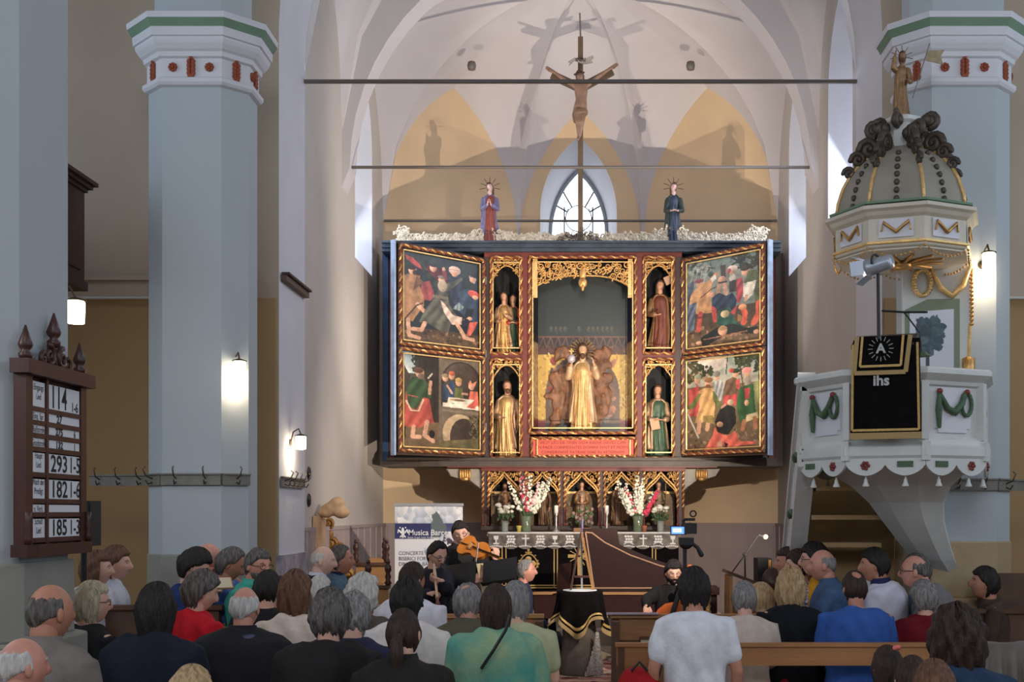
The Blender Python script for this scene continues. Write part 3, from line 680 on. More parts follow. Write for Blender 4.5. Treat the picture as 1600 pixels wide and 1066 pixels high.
# ================================================================== painted surfaces: a grid mesh carrying its own colours
class Canvas:
    def __init__(s, nx, ny, bg, box=(0, 1, 0, 1)):
        s.nx, s.ny = nx, ny; u = np.linspace(0, 1, nx); v = np.linspace(0, 1, ny); X0, X1, Y0, Y1 = box
        s.U, s.V = np.meshgrid(X0+(X1-X0)*u, Y0+(Y1-Y0)*v); s.C = np.ones((ny, nx, 3))*np.array(srgb(*bg)); s.k = (X1-X0)/nx
        s.rs = np.random.RandomState(5)
    def _put(s, m, col, shade=None):
        c = np.array(srgb(*col)); c = c*np.ones_like(s.C) if shade is None else c*shade[..., None]; s.C = np.where(m[..., None], c, s.C)
    def ell(s, cx, cy, rx, ry, col, rot=0, sh=.35):
        c, n = math.cos(rot), math.sin(rot); dx = ((s.U-cx)*c+(s.V-cy)*n)/rx; dy = (-(s.U-cx)*n+(s.V-cy)*c)/ry
        s._put(dx*dx+dy*dy < 1, col, np.clip(1-sh*dx-sh*.6*dy, .3, 1.6))
    def poly(s, pts, col, folds=0, ang=0., freq=.09, sh=.0):
        x = np.array([p[0] for p in pts], float); y = np.array([p[1] for p in pts], float); m = np.zeros(s.U.shape, bool); j = len(x)-1
        for i in range(len(x)):
            cnd = ((y[i] > s.V) != (y[j] > s.V)) & (s.U < (x[j]-x[i])*(s.V-y[i])/(y[j]-y[i]+1e-9)+x[i]); m ^= cnd; j = i
        shd = np.ones(s.U.shape)
        if folds: shd = 1+folds*np.sin((s.U*math.cos(ang)+s.V*math.sin(ang))*freq+1.5*np.sin(s.V*.013+s.U*.008))
        if sh: shd = shd*(1-sh*(s.U-x.mean())/(x.max()-x.min()+1e-6)*1.6)
        s._put(m, col, np.clip(shd, .25, 1.7))
    def line(s, pts, w, col):
        m = np.zeros(s.U.shape, bool)
        for (x0, y0), (x1, y1) in zip(pts[:-1], pts[1:]):
            dx, dy = x1-x0, y1-y0; t = np.clip(((s.U-x0)*dx+(s.V-y0)*dy)/(dx*dx+dy*dy+1e-9), 0, 1); m |= (s.U-x0-t*dx)**2+(s.V-y0-t*dy)**2 < w*w/4
        s._put(m, col)
    def grad(s, c0, c1, y0, y1, x0=-1e9, x1=1e9):
        t = np.clip((s.V-y0)/(y1-y0), 0, 1)[..., None]; m = (s.V >= y0) & (s.V <= y1) & (s.U >= x0) & (s.U <= x1)
        s.C = np.where(m[..., None], np.array(srgb(*c0))*(1-t)+np.array(srgb(*c1))*t, s.C)
    def speck(s, n, x0, x1, y0, y1, r, cols):
        for i in range(n): s.ell(x0+(x1-x0)*s.rs.rand(), y0+(y1-y0)*s.rs.rand(), r*(.5+s.rs.rand()), r*(.3+.5*s.rs.rand()), cols[s.rs.randint(len(cols))], s.rs.rand()*3, .2)
    def mottle(s, a):
        f = s.rs.randn(s.ny, s.nx)*a
        for k, w in ((5, a*1.6), (12, a*1.8)):
            c = s.rs.randn(s.ny//k+2, s.nx//k+2); yy = np.linspace(0, c.shape[0]-1.01, s.ny); xx = np.linspace(0, c.shape[1]-1.01, s.nx); y0 = yy.astype(int); x0 = xx.astype(int); fy = (yy-y0)[:, None]; fx = (xx-x0)[None]
            f = f+w*((c[y0][:, x0]*(1-fx)+c[y0][:, x0+1]*fx)*(1-fy)+(c[y0+1][:, x0]*(1-fx)+c[y0+1][:, x0+1]*fx)*fy)
        s.C *= np.clip(1+f, .35, 1.9)[..., None]; gl = s.C.mean(-1, keepdims=True); s.C = (s.C*.80+gl*.20)*np.array([.90, .85, .78])   # aged varnish
    def build(s, name, mapf, m, parent, keep=None):
        V = [mapf(i/(s.nx-1), j/(s.ny-1)) for j in range(s.ny) for i in range(s.nx)]; n = s.nx
        fs = [(j*n+i, (j+1)*n+i, (j+1)*n+i+1, j*n+i+1) for j in range(s.ny-1) for i in range(n-1) if keep is None or keep[j, i]]
        me = bpy.data.meshes.new(name); V = np.array([tuple(v) for v in V])
        if parent is not None: V = V-np.array(root_of(parent))
        me.from_pydata(V.tolist(), [], fs); a = me.color_attributes.new('paint', 'FLOAT_COLOR', 'POINT')
        a.data.foreach_set('color', np.concatenate([np.clip(s.C, 0, 1).reshape(-1, 3), np.ones((s.nx*s.ny, 1))], 1).ravel().astype(np.float32))
        me.materials.append(m); me.update(); o = bpy.data.objects.new(name, me); COL.objects.link(o); o.parent = parent; return o
M_paint = mat('oil_on_panel', (.5, .5, .5), .38, attr=True); M_print = mat('printed_vinyl', (.5, .5, .5), .5, attr=True); M_clothp = mat('woven_cloth', (.5, .5, .5), .9, attr=True, spec=.2)
SK = (206, 152, 120)
def limb(c, pts, w, col): c.line(pts, w, col)
def panel_capture():
    c = Canvas(150, 178, (34, 40, 44), (185, 900, 125, 1020)); c.grad((44, 56, 62), (26, 32, 36), 120, 700)
    c.grad((74, 56, 40), (104, 80, 56), 850, 1020); c.speck(60, 200, 890, 860, 1015, 16, [(60, 44, 32), (120, 92, 62), (140, 110, 76)])
    c.poly([(190, 210), (240, 200), (230, 330), (190, 330)], (30, 36, 34))
    c.poly([(240, 200), (300, 215), (345, 255), (420, 300), (430, 330), (330, 290), (250, 240)], (170, 56, 56), .2)
    c.poly([(420, 260), (520, 270), (590, 330), (600, 420), (470, 420), (430, 330)], (96, 32, 42), .25, .4)
    c.ell(470, 280, 28, 34, SK); c.ell(470, 252, 32, 18, (40, 40, 46)); c.ell(560, 275, 14, 20, SK); c.poly([(545, 290), (585, 290), (590, 370), (550, 360)], (120, 44, 54), .2)
    c.poly([(590, 330), (720, 310), (730, 420), (740, 590), (640, 580), (600, 420)], (38, 48, 72), .3, .1)
    c.ell(655, 268, 52, 42, (210, 176, 166), 0, .3); c.ell(652, 300, 26, 26, SK); c.line([(608, 262), (700, 262)], 5, (150, 96, 92))
    c.poly([(780, 290), (850, 310), (830, 360), (790, 340)], (190, 150, 150)); c.ell(815, 275, 34, 26, (46, 48, 56)); c.ell(812, 330, 22, 24, SK)
    c.poly([(310, 185), (350, 180), (400, 290), (500, 380), (540, 420), (500, 470), (400, 340)], (48, 52, 46), .25, .8)
    c.poly([(370, 440), (440, 400), (490, 540), (440, 590), (360, 590)], (140, 52, 52), .3)
    c.ell(300, 335, 34, 42, SK); c.ell(290, 308, 36, 22, (52, 32, 26)); c.ell(322, 350, 24, 26, (60, 36, 28))
    c.poly([(215, 400), (260, 370), (360, 370), (350, 450), (390, 560), (395, 640), (330, 740), (300, 800), (195, 800), (200, 600), (220, 500)], (164, 116, 72), .22, .2, .07, .2)
    c.poly([(330, 380), (390, 420), (340, 480), (300, 520)], (110, 76, 48), .2)
    limb(c, [(260, 790), (270, 930), (350, 945)], 34, SK); limb(c, [(340, 640), (390, 690)], 40, SK)
    c.poly([(520, 430), (590, 400), (720, 320), (725, 345), (640, 430), (590, 480), (610, 600), (700, 730), (620, 780), (600, 860), (520, 850), (430, 800), (350, 800), (400, 680), (470, 570)], (84, 84, 72), .35, .5, .075)
    c.ell(543, 378, 28, 34, SK); c.ell(550, 430, 40, 56, (166, 150, 130), 0, .4); c.ell(540, 352, 30, 16, (120, 110, 100))
    c.poly([(530, 560), (570, 600), (640, 690), (720, 700), (715, 770), (630, 780), (560, 670)], (206, 178, 164), .2, .6)
    limb(c, [(670, 760), (730, 860), (740, 890), (820, 900)], 34, SK); limb(c, [(400, 800), (370, 870), (300, 870)], 34, SK); c.line([(200, 860), (240, 780), (330, 650), (380, 620)], 12, (40, 28, 22))
    c.line([(470, 540), (590, 540)], 22, (120, 110, 88))
    c.poly([(690, 470), (740, 425), (800, 420), (880, 500), (885, 620), (870, 730), (800, 720), (830, 600), (760, 610), (740, 690), (690, 640)], (46, 66, 92), .3, .3, .06, .3)
    c.poly([(635, 630), (690, 560), (740, 600), (700, 640)], (120, 140, 150), .4, 0, .2)
    c.ell(825, 462, 52, 34, (206, 66, 48), .3); c.ell(838, 490, 26, 20, SK)
    c.poly([(780, 740), (860, 720), (830, 800), (790, 870), (760, 860)], (206, 84, 66), .25); c.ell(760, 720, 24, 20, SK); c.ell(790, 700, 20, 18, SK)
    c.poly([(740, 690), (790, 720), (760, 860), (735, 840)], (34, 36, 60)); c.mottle(.10); return c
def panel_supper():
    c = Canvas(150, 174, (84, 74, 62), (190, 895, 100, 970)); c.grad((96, 138, 160), (196, 206, 204), 100, 300, 190, 320)
    c.poly([(190, 150), (280, 320), (290, 720), (190, 720)], (62, 56, 50)); c.poly([(310, 100), (520, 110), (520, 870), (440, 800), (400, 300), (330, 250)], (52, 44, 38), .12)
    c.speck(30, 300, 350, 120, 280, 14, [(40, 46, 38), (56, 60, 46)])
    c.grad((122, 96, 68), (92, 72, 52), 710, 970, 190, 560)
    c.poly([(520, 120), (895, 130), (895, 980), (520, 900)], (112, 98, 82)); c.ell(712, 340, 172, 185, (56, 48, 44), 0, .1); c.poly([(540, 340), (884, 340), (884, 590), (540, 560)], (56, 48, 44))
    c.ell(712, 330, 150, 160, (74, 62, 56), 0, .3)
    for x, y, col, w in ((575, 400, (44, 66, 90), 46), (628, 370, (46, 74, 110), 40), (690, 420, (94, 102, 52), 62), (820, 440, (206, 92, 70), 66)):
        c.poly([(x-w*.5, y-30), (x+w*.5, y-30), (x+w*.75, y+110), (x-w*.75, y+110)], col, .25)
    for x, y in ((575, 312), (628, 290), (688, 342), (800, 368)): c.ell(x, y, 26, 32, SK)
    c.ell(572, 292, 28, 18, (140, 120, 90)); c.ell(628, 268, 26, 20, (196, 86, 46)); c.ell(688, 320, 30, 20, (190, 150, 70)); c.poly([(770, 350), (790, 310), (808, 342), (850, 310), (830, 362)], (210, 130, 90)); 
    c.poly([(550, 530), (870, 540), (885, 580), (552, 565)], (228, 214, 196)); c.poly([(600, 480), (820, 485), (840, 540), (590, 530)], (222, 206, 190), .08); c.ell(690, 500, 60, 10, (120, 96, 60)); c.ell(630, 498, 22, 8, (170, 140, 90))
    c.poly([(770, 540), (850, 470), (866, 500), (830, 565), (755, 560)], (204, 80, 62), .2); limb(c, [(590, 380), (630, 440)], 18, SK); limb(c, [(720, 440), (760, 440)], 18, SK)
    c.poly([(545, 590), (895, 600), (895, 620), (545, 605)], (132, 116, 96)); c.ell(700, 800, 150, 175, (178, 152, 118), 0, .2); c.ell(735, 830, 122, 170, (58, 48, 42), 0, .2)
    c.poly([(545, 870), (895, 830), (895, 970), (450, 970)], (106, 94, 60), .08); c.poly([(460, 960), (760, 860), (895, 830), (895, 970)], (92, 88, 56), .1); c.speck(50, 780, 870, 630, 850, 14, [(60, 58, 40), (84, 80, 52), (110, 98, 62)])
    c.ell(362, 290, 36, 44, SK); c.ell(350, 268, 40, 26, (96, 66, 52)); c.ell(370, 322, 28, 30, (120, 96, 80))
    c.poly([(270, 380), (300, 330), (400, 350), (470, 430), (450, 500), (380, 500), (330, 610), (270, 590), (240, 480)], (52, 80, 48), .35, .6, .08)
    c.poly([(250, 450), (270, 590), (330, 610), (390, 500), (440, 510), (470, 680), (480, 720), (400, 720), (380, 760), (310, 770), (235, 760), (230, 600)], (178, 66, 52), .25, .4, .07)
    c.line([(250, 540), (290, 620), (350, 620), (390, 520)], 14, (214, 190, 160)); c.line([(270, 490), (340, 500)], 8, (170, 70, 60))
    limb(c, [(440, 460), (450, 360)], 26, SK); c.line([(430, 330), (460, 290)], 12, (200, 190, 170)); limb(c, [(310, 760), (300, 845), (360, 845)], 34, SK); limb(c, [(420, 710), (400, 830), (470, 875)], 36, SK)
    c.line([(230, 770), (225, 855)], 34, (30, 26, 26)); c.ell(460, 815, 24, 36, (30, 26, 26)); c.mottle(.08); return c
def panel_martyr():
    c = Canvas(146, 176, (112, 128, 122), (455, 1150, 120, 1030)); c.grad((92, 122, 122), (148, 148, 138), 120, 500); c.grad((72, 60, 44), (118, 92, 66), 640, 1030)
    c.speck(70, 456, 1148, 800, 1020, 18, [(60, 50, 36), (140, 108, 78), (92, 74, 50), (160, 120, 92)])
    c.speck(34, 470, 720, 150, 330, 24, [(52, 66, 52), (70, 86, 70), (150, 160, 150)]); c.speck(40, 880, 1100, 150, 300, 26, [(44, 52, 32), (62, 66, 40)])
    c.poly([(1070, 140), (1110, 150), (1130, 300), (1150, 480), (1100, 480), (1090, 300)], (58, 42, 34), .2); c.poly([(775, 230), (820, 230), (825, 400), (780, 400)], (76, 62, 54))
    for x in (500, 540, 580, 620): c.line([(x, 420), (x+40, 210)], 6, (170, 170, 165))
    c.poly([(455, 380), (540, 330), (560, 560), (540, 820), (470, 830), (456, 600)], (84, 100, 124), .45, .3, .11)
    c.ell(590, 372, 34, 36, SK); c.ell(585, 345, 40, 20, (146, 66, 72)); c.poly([(540, 430), (610, 380), (680, 350), (720, 300), (770, 280), (760, 310), (700, 400), (690, 480), (700, 670), (555, 660), (570, 540), (500, 560), (510, 480)], (206, 148, 88), .2, .2, .07, .2)
    c.poly([(690, 340), (730, 310), (740, 350), (700, 380)], (230, 222, 214)); c.line([(600, 510), (700, 440), (740, 430)], 9, (60, 44, 36)); c.ell(706, 500, 22, 28, SK)
    for x in (600, 715): limb(c, [(x, 660), (x-20, 820)] if x < 700 else [(x, 620), (x+15, 750)], 40, (198, 62, 60))
    c.ell(590, 700, 30, 10, (120, 40, 40))
    c.ell(880, 285, 44, 34, (220, 196, 186)); c.ell(850, 300, 20, 26, (170, 70, 74)); c.ell(880, 330, 26, 30, SK); c.ell(880, 372, 28, 40, (190, 184, 176)); c.poly([(850, 400), (910, 390), (920, 500), (850, 500)], (66, 54, 50), .2)
    c.poly([(915, 390), (965, 380), (975, 520), (940, 620), (910, 600)], (176, 56, 66), .3, .5, .1)
    limb(c, [(770, 380), (755, 500)], 34, SK); limb(c, [(805, 380), (825, 510)], 34, SK); c.ell(790, 365, 34, 30, SK); c.line([(760, 395), (830, 395)], 12, (50, 40, 36))
    c.poly([(700, 530), (760, 490), (830, 530), (880, 510), (920, 590), (900, 660), (830, 680), (760, 660), (700, 600)], (36, 56, 80), .4, .7, .09)
    c.poly([(760, 660), (860, 640), (900, 780), (980, 840), (850, 860), (740, 780)], (40, 92, 78), .35, .4, .08); c.ell(815, 700, 36, 34, (206, 184, 140))
    c.ell(990, 330, 34, 42, SK); c.poly([(1010, 330), (1080, 330), (1120, 420), (1150, 480), (1150, 620), (1070, 640), (1060, 480), (980, 440)], (92, 104, 62), .25, .2)
    c.ell(985, 300, 40, 24, (60, 46, 34)); c.poly([(970, 440), (1080, 430), (1050, 560), (1000, 600), (970, 560)], (216, 210, 200), .12, .4); c.line([(990, 600), (1000, 560)], 26, SK)
    limb(c, [(960, 650), (985, 720), (975, 810)], 46, (222, 84, 52)); limb(c, [(1100, 640), (1100, 740), (1060, 820)], 48, (222, 84, 52)); c.ell(965, 660, 36, 26, (222, 150, 96))
    c.poly([(860, 700), (920, 630), (900, 720)], (190, 50, 66)); c.poly([(920, 720), (960, 740), (960, 790), (920, 790)], (150, 110, 60))
    c.poly([(600, 900), (740, 820), (880, 800), (1000, 860), (1090, 860), (1080, 930), (960, 900), (820, 900), (620, 1000)], (36, 44, 42), .15); c.ell(795, 855, 40, 46, SK); c.ell(800, 835, 34, 20, (170, 130, 90)); c.ell(585, 945, 26, 18, SK); c.ell(1080, 908, 24, 20, SK)
    c.line([(630, 920), (1000, 890)], 12, (146, 96, 74)); c.mottle(.10); return c
def panel_beheading():
    c = Canvas(150, 174, (140, 156, 140), (460, 1175, 110, 970)); c.grad((128, 156, 152), (176, 168, 150), 110, 400); c.grad((120, 104, 72), (112, 88, 66), 380, 970)
    c.ell(700, 190, 160, 70, (214, 204, 196), 0, .2); c.ell(600, 280, 90, 40, (176, 150, 120)); c.speck(40, 470, 600, 120, 330, 26, [(62, 66, 44), (84, 84, 56)]); c.speck(30, 600, 720, 210, 290, 18, [(66, 70, 46), (52, 58, 40)])
    c.speck(46, 920, 1150, 130, 300, 26, [(52, 64, 40), (70, 78, 50)]); c.speck(60, 462, 1170, 770, 965, 16, [(74, 62, 46), (140, 112, 86), (170, 128, 100)])
    c.line([(840, 290), (855, 130)], 9, (60, 50, 44)); c.line([(480, 190), (590, 390)], 12, (120, 96, 72)); c.poly([(480, 180), (530, 230), (510, 260)], (190, 190, 186))
    c.ell(580, 320, 28, 34, SK); c.ell(585, 290, 34, 22, (150, 160, 130)); c.poly([(500, 400), (590, 370), (620, 500), (580, 640), (500, 640)], (186, 62, 62), .25)
    c.ell(757, 305, 26, 34, SK); c.ell(755, 282, 34, 28, (120, 118, 116)); c.poly([(715, 350), (800, 340), (830, 380), (800, 520), (740, 520)], (156, 158, 160), .4, .2, .16)
    c.ell(925, 298, 28, 36, SK); c.ell(925, 272, 40, 20, (44, 66, 44)); c.ell(888, 265, 22, 20, (190, 60, 56)); c.poly([(840, 350), (900, 320), (950, 350), (950, 480), (830, 490), (815, 430)], (112, 84, 62), .3, .3); c.poly([(815, 480), (940, 470), (940, 570), (820, 560)], (186, 56, 60), .3); c.poly([(930, 350), (960, 340), (960, 440), (930, 420)], (210, 70, 70))
    c.ell(1022, 280, 42, 30, (222, 130, 124)); c.ell(1025, 330, 28, 36, SK); c.ell(1030, 380, 26, 56, (150, 140, 128)); c.poly([(960, 420), (1040, 400), (1110, 400), (1140, 480), (1140, 690), (1060, 690), (960, 720), (930, 560)], (48, 92, 52), .3, .1, .07); c.poly([(1000, 430), (1050, 430), (1040, 520), (1010, 520)], (190, 52, 62), .2)
    c.poly([(1080, 390), (1130, 380), (1145, 500), (1140, 700), (1110, 690), (1090, 560)], (146, 150, 92), .25); c.poly([(1020, 660), (1110, 640), (1120, 690), (1010, 720)], (206, 186, 140)); c.ell(1150, 340, 30, 56, (70, 70, 52)); c.line([(965, 240), (1000, 480)], 9, (80, 56, 44)); c.ell(1020, 555, 18, 26, SK); limb(c, [(1000, 710), (985, 780)], 34, (176, 110, 70)); limb(c, [(1090, 690), (1095, 770)], 36, (176, 110, 70))
    c.ell(683, 358, 34, 44, SK); c.ell(683, 328, 38, 22, (140, 92, 50)); c.ell(678, 388, 26, 22, (130, 84, 52))
    c.poly([(590, 420), (640, 395), (720, 400), (745, 470), (735, 660), (690, 690), (600, 700), (555, 700), (600, 560)], (210, 160, 92), .25, .3, .08); c.poly([(590, 440), (620, 440), (560, 560), (490, 590), (480, 570)], (98, 110, 56), .25); c.poly([(720, 420), (760, 470), (800, 580), (770, 590), (720, 500)], (98, 110, 56), .25)
    c.line([(480, 590), (590, 830)], 13, (196, 190, 182)); c.line([(465, 620), (520, 600)], 9, (170, 150, 110)); c.ell(488, 590, 20, 20, SK); limb(c, [(600, 690), (590, 780)], 40, SK); limb(c, [(680, 690), (670, 760)], 38, SK); c.poly([(630, 640), (720, 640), (740, 720), (630, 690)], (150, 128, 66), .2)
    c.poly([(760, 640), (800, 570), (860, 560), (920, 590), (930, 720), (860, 820), (770, 800), (740, 700)], (36, 38, 40), .2); c.ell(785, 725, 28, 24, SK); limb(c, [(800, 580), (830, 560)], 18, SK)
    c.poly([(640, 950), (720, 820), (740, 740), (760, 790), (850, 830), (920, 790), (960, 880), (1110, 890), (1090, 910), (960, 920), (860, 940), (800, 900), (740, 950)], (226, 92, 70), .25, .5, .07); c.poly([(760, 890), (800, 850), (810, 930), (770, 940)], SK); c.poly([(820, 880), (860, 900), (840, 940)], (40, 36, 38)); c.ell(880, 540, 30, 26, (190, 160, 130)); c.mottle(.08); return c

# ================================================================== the winged altarpiece
D0 = 15.4
M_dkwood = mat('dark_stained_wood', srgb(62, 42, 34), .5, var=.25, scale=9, stretch=(1, 1, .3), bump=.2)
M_red = mat('red_painted_moulding', srgb(108, 44, 36), .5, var=.15, scale=12)
M_blue = mat('blue_painted_case', srgb(46, 84, 128), .5, var=.3, scale=6)
M_black = mat('black_blue_niche', srgb(22, 22, 26), .7, var=.3, scale=5)
M_plaq = mat('vermilion_plaque', srgb(214, 92, 74), .6, var=.06, scale=14)
altar = thing('winged_altarpiece', 'large winged altarpiece with four painted panels and carved gilded niches', 'altarpiece', (0, D0, 2.3))
def px(x, d=D0): return (x-CX)*d/F
def pz(y, d=D0): return CZ+(CY-y)*d/F
def rope(mb_g, mb_r, a, b, r=.016, per=.13):
    a = np.array(a, float); b = np.array(b, float); L = np.linalg.norm(b-a); n = max(6, int(L/per*7)); d = (b-a)/L
    u = np.cross(d, [0, 1, 0]); u = u/np.linalg.norm(u) if np.linalg.norm(u) > .1 else np.array([1., 0, 0]); w = np.cross(d, u)
    for mbx, ph in ((mb_g, 0), (mb_r, math.pi)):
        t = np.linspace(0, 1, n); an = t*L/per*2*math.pi+ph
        mbx.tube(a+np.outer(t*L, d)+r*.62*(np.outer(np.cos(an), u)+np.outer(np.sin(an), w)), r*.75, 5)
def rect_frame(parent, corners, w, dep, toward, m=None, ropes=True, name='frame'):
    """corners: 4 points (bl, br, tr, tl); bars along the edges and a twisted rope inside"""
    mb = MB(); c = [Vector(p) for p in corners]; ctr = sum(c, Vector())/4; tw = Vector(toward)
    for i in range(4):
        a, b = c[i], c[(i+1) % 4]; e = (b-a).normalized(); mb.bar(a-e*w/2+tw*.0, b+e*w/2, dep if abs(e.z) > .5 else dep, w if abs(e.z) <= .5 else w)
    o = mb.build(name, m or M_red, parent)
    if ropes:
        mg, mr = MB(), MB()
        for i in range(4):
            a, b = c[i], c[(i+1) % 4]; q = tw*(dep*.5+.004); rope(mg, mr, a+q, b+q, .017)
        mg.build('gilded_rope', GOLD, o); mr.build('red_rope', mat('red_rope_paint', srgb(120, 58, 40), .45), o)
        # thin gilded fillet just inside
        mf = MB(); k = .055
        ci = [p+(ctr-p).normalized()*k*1.35+tw*dep*.35 for p in c]
        for i in range(4): mf.bar(ci[i], ci[(i+1) % 4], .014)
        mf.build('gilded_fillet', GOLD2, o)
    return o
# case behind, with blue edges
MB().bb(px(600, 15.85), px(1222, 15.85), 15.78, 15.95, 2.36, 5.2).build('case', M_dkwood, altar)
for s, x0, x1 in ((-1, 599, 608), (1, 1210, 1219)):
    MB().bb(px(x0, 15.7), px(x1, 15.7), 15.62, 15.80, 2.4, 5.16).build('case_post', M_blue if s < 0 else M_dkwood, altar)
    MB().bb(px(x0+9*(1 if s < 0 else -1), 15.7), px(x1+9*(1 if s < 0 else -1), 15.7), 15.66, 15.79, 2.42, 5.1).build('case_panel', M_red, altar)
mb = MB()
for (y0, z0, z1) in ((15.28, 5.115, 5.155), (15.22, 5.155, 5.20), (15.16, 5.20, 5.225)): mb.bb(px(596, y0), px(1221, y0), y0, 15.95, z0, z1)
mb.build('cornice', mat('blue_green_cornice', srgb(58, 70, 84), .5, var=.3, scale=5), altar)
MB().bb(px(757), px(1065), 15.36, 15.9, 5.06, 5.115).build('cornice_fillet', M_red, altar)
mb = MB(); mb.bb(px(596, 15.3), px(1222, 15.3), 15.22, 15.95, 2.335, 2.40).bb(px(604, 15.3), px(1214, 15.3), 15.28, 15.95, 2.40, 2.45); mb.build('base_beam', mat('grey_brown_beam', srgb(74, 62, 54), .55, var=.25, scale=8), altar)
MB().bb(px(700, 15.3), px(1120, 15.3), 15.23, 15.5, 2.318, 2.338).build('red_bead', M_red, altar)
# stiles between the openings
for x0, x1 in ((756, 768), (815, 828), (993, 1006), (1052, 1066)): MB().bb(px(x0), px(x1), D0-.03, 15.9, 2.45, 5.06).build('stile', M_red if x0 in (815, 993) else M_dkwood, altar)
for s, (a, b) in (('l', (766, 817)), ('r', (1004, 1054))): MB().bb(px(a), px(b), D0-.02, 15.9, pz(561), pz(553)).build('shelf', M_red, altar)
# four side niches
SP = 0
def scroll(mb, c, r, turns, a0, sgn, mapf, th=.012):
    n = 18; pts = []; rr = []
    for i in range(n):
        t = i/(n-1); a = a0+sgn*t*turns*2*math.pi; q = r*(1-.82*t); pts.append(mapf(c[0]+q*math.cos(a), c[1]+q*math.sin(a), .010*math.sin(t*3))); rr.append(th*(1.0-.45*t))
    mb.tube(pts, rr, 5, True)
def scrollwork(mb, inside, x0, x1, z0, z1, step, r, mapf, seed, th=.012, leaves=True):
    rs = np.random.RandomState(seed); row = 0
    for z in np.arange(z0, z1, step*.8):
        row += 1
        for x in np.arange(x0+(row % 2)*step/2, x1, step):
            a = x+(rs.rand()-.5)*step*.4; b = z+(rs.rand()-.5)*step*.4
            if not inside(a, b): continue
            scroll(mb, (a, b), r*(.7+.5*rs.rand()), 1.2+.5*rs.rand(), rs.rand()*6.28, rs.choice((-1, 1)), mapf, th)
            if leaves:
                for k in range(2):
                    an = rs.rand()*6.28; p = mapf(a+r*1.1*math.cos(an), b+r*1.1*math.sin(an), .006); mb.ell(p, (th*1.9, th, th*1.1), 6, 4, Matrix.Rotation(-an, 3, 'Y'))
niches = {}
for key, (xa, xb, ya, yb) in {'ul': (768, 815, 403, 553), 'll': (768, 815, 562, 716), 'ur': (1006, 1052, 403, 553), 'lr': (1006, 1052, 562, 716)}.items():
    x0, x1, z1, z0 = px(xa), px(xb), pz(ya), pz(yb); y0, y1 = D0, D0+.36
    n = MB().add([(x0, y0, z0), (x1, y0, z0), (x1, y0, z1), (x0, y0, z1), (x0+.03, y1, z0), (x1-.03, y1, z0), (x1-.03, y1, z1), (x0+.03, y1, z1)], [(4, 5, 6, 7), (0, 1, 5, 4), (1, 2, 6, 5), (2, 3, 7, 6), (3, 0, 4, 7)]).build('niche', M_black, altar)
    rect_frame(n, [(x0, D0-.03, z0), (x1, D0-.03, z0), (x1, D0-.03, z1), (x0, D0-.03, z1)], .035, .03, (0, -1, 0))
    w = x1-x0; xm = (x0+x1)/2; h = .27 if key[0] == 'u' else .24
    arch = lambda x, z: z > z1-h+.17*(1-((x-xm)/(w/2))**2)
    mb = MB(); scrollwork(mb, arch, x0+.03, x1-.01, z1-h, z1-.02, .062, .030, lambda u, v, d: (u, D0+.0-d, v), hash(key) % 97 if False else ord(key[0])+ord(key[1]), .010)
    mb.tube([(xm+(w/2-.02)*t, D0+.01, z1-h+.17*(1-t*t)) for t in np.linspace(-1, 1, 13)], .012, 6); mb.build('tracery', GOLD, n, smooth=True)
    niches[key] = (xm, z0+.02, y0+.16)
# central shrine
x0, x1, z0, z1 = px(828), px(993), pz(677), pz(403); y1 = D0+.365
shr = MB().add([(x0, D0, z0), (x1, D0, z0), (x1, D0, z1), (x0, D0, z1), (x0+.09, y1, z0), (x1-.09, y1, z0), (x1-.09, y1, z1), (x0+.09, y1, z1)], [(0, 1, 5, 4), (1, 2, 6, 5), (2, 3, 7, 6), (3, 0, 4, 7)]).build('shrine', M_black, altar)
c = Canvas(110, 160, (34, 38, 36), (0, 100, 0, 170)); c.grad((30, 34, 34), (40, 46, 42), 0, 72)
c.grad((44, 36, 34), (44, 36, 34), 72, 82); c.grad((84, 50, 38), (84, 50, 38), 82, 90); c.speck(60, 0, 100, 82, 90, 1.6, [(120, 80, 50), (60, 34, 28)]); c.line([(0, 72.5), (100, 72.5)], 1.0, (120, 76, 60))
for i in range(12): c.line([(2+i*8.4, 82), (6+i*8.4, 73)], .9, (110, 76, 58)); c.line([(6+i*8.4, 73), (9+i*8.4, 82)], .9, (110, 76, 58))
for i in range(14):
    if i not in (4, 5, 7): c.line([(14+i*5.2, 63), (16+i*5.2, 68)], .9, (78, 72, 58)); c.ell(15+i*5.2, 65, 1.6, 2.4, (72, 68, 56), .4)
c.poly([(0, 90), (100, 90), (100, 170), (0, 170)], (196, 158, 74)); c.speck(420, 0, 100, 90, 156, 1.5, [(150, 112, 46), (224, 190, 106), (176, 136, 58)])
c.ell(50, 128, 41, 38, (86, 60, 44), 0, .15); c.poly([(9, 128), (91, 128), (91, 170), (9, 170)], (86, 60, 44)); c.speck(150, 14, 86, 96, 160, 4.5, [(112, 66, 44), (64, 44, 34), (150, 100, 70), (128, 50, 36), (96, 84, 70)])
c.poly([(0, 156), (9, 156), (9, 170), (0, 170)], (120, 40, 40)); c.poly([(91, 156), (100, 156), (100, 170), (91, 170)], (120, 40, 40)); c.grad((48, 44, 44), (34, 32, 34), 159, 170, 9, 91)
c.build('back_panel', lambda u, v: (x0+.09+(x1-x0-.18)*u, y1-.002, z1+(z0-z1)*v), M_paint, shr)
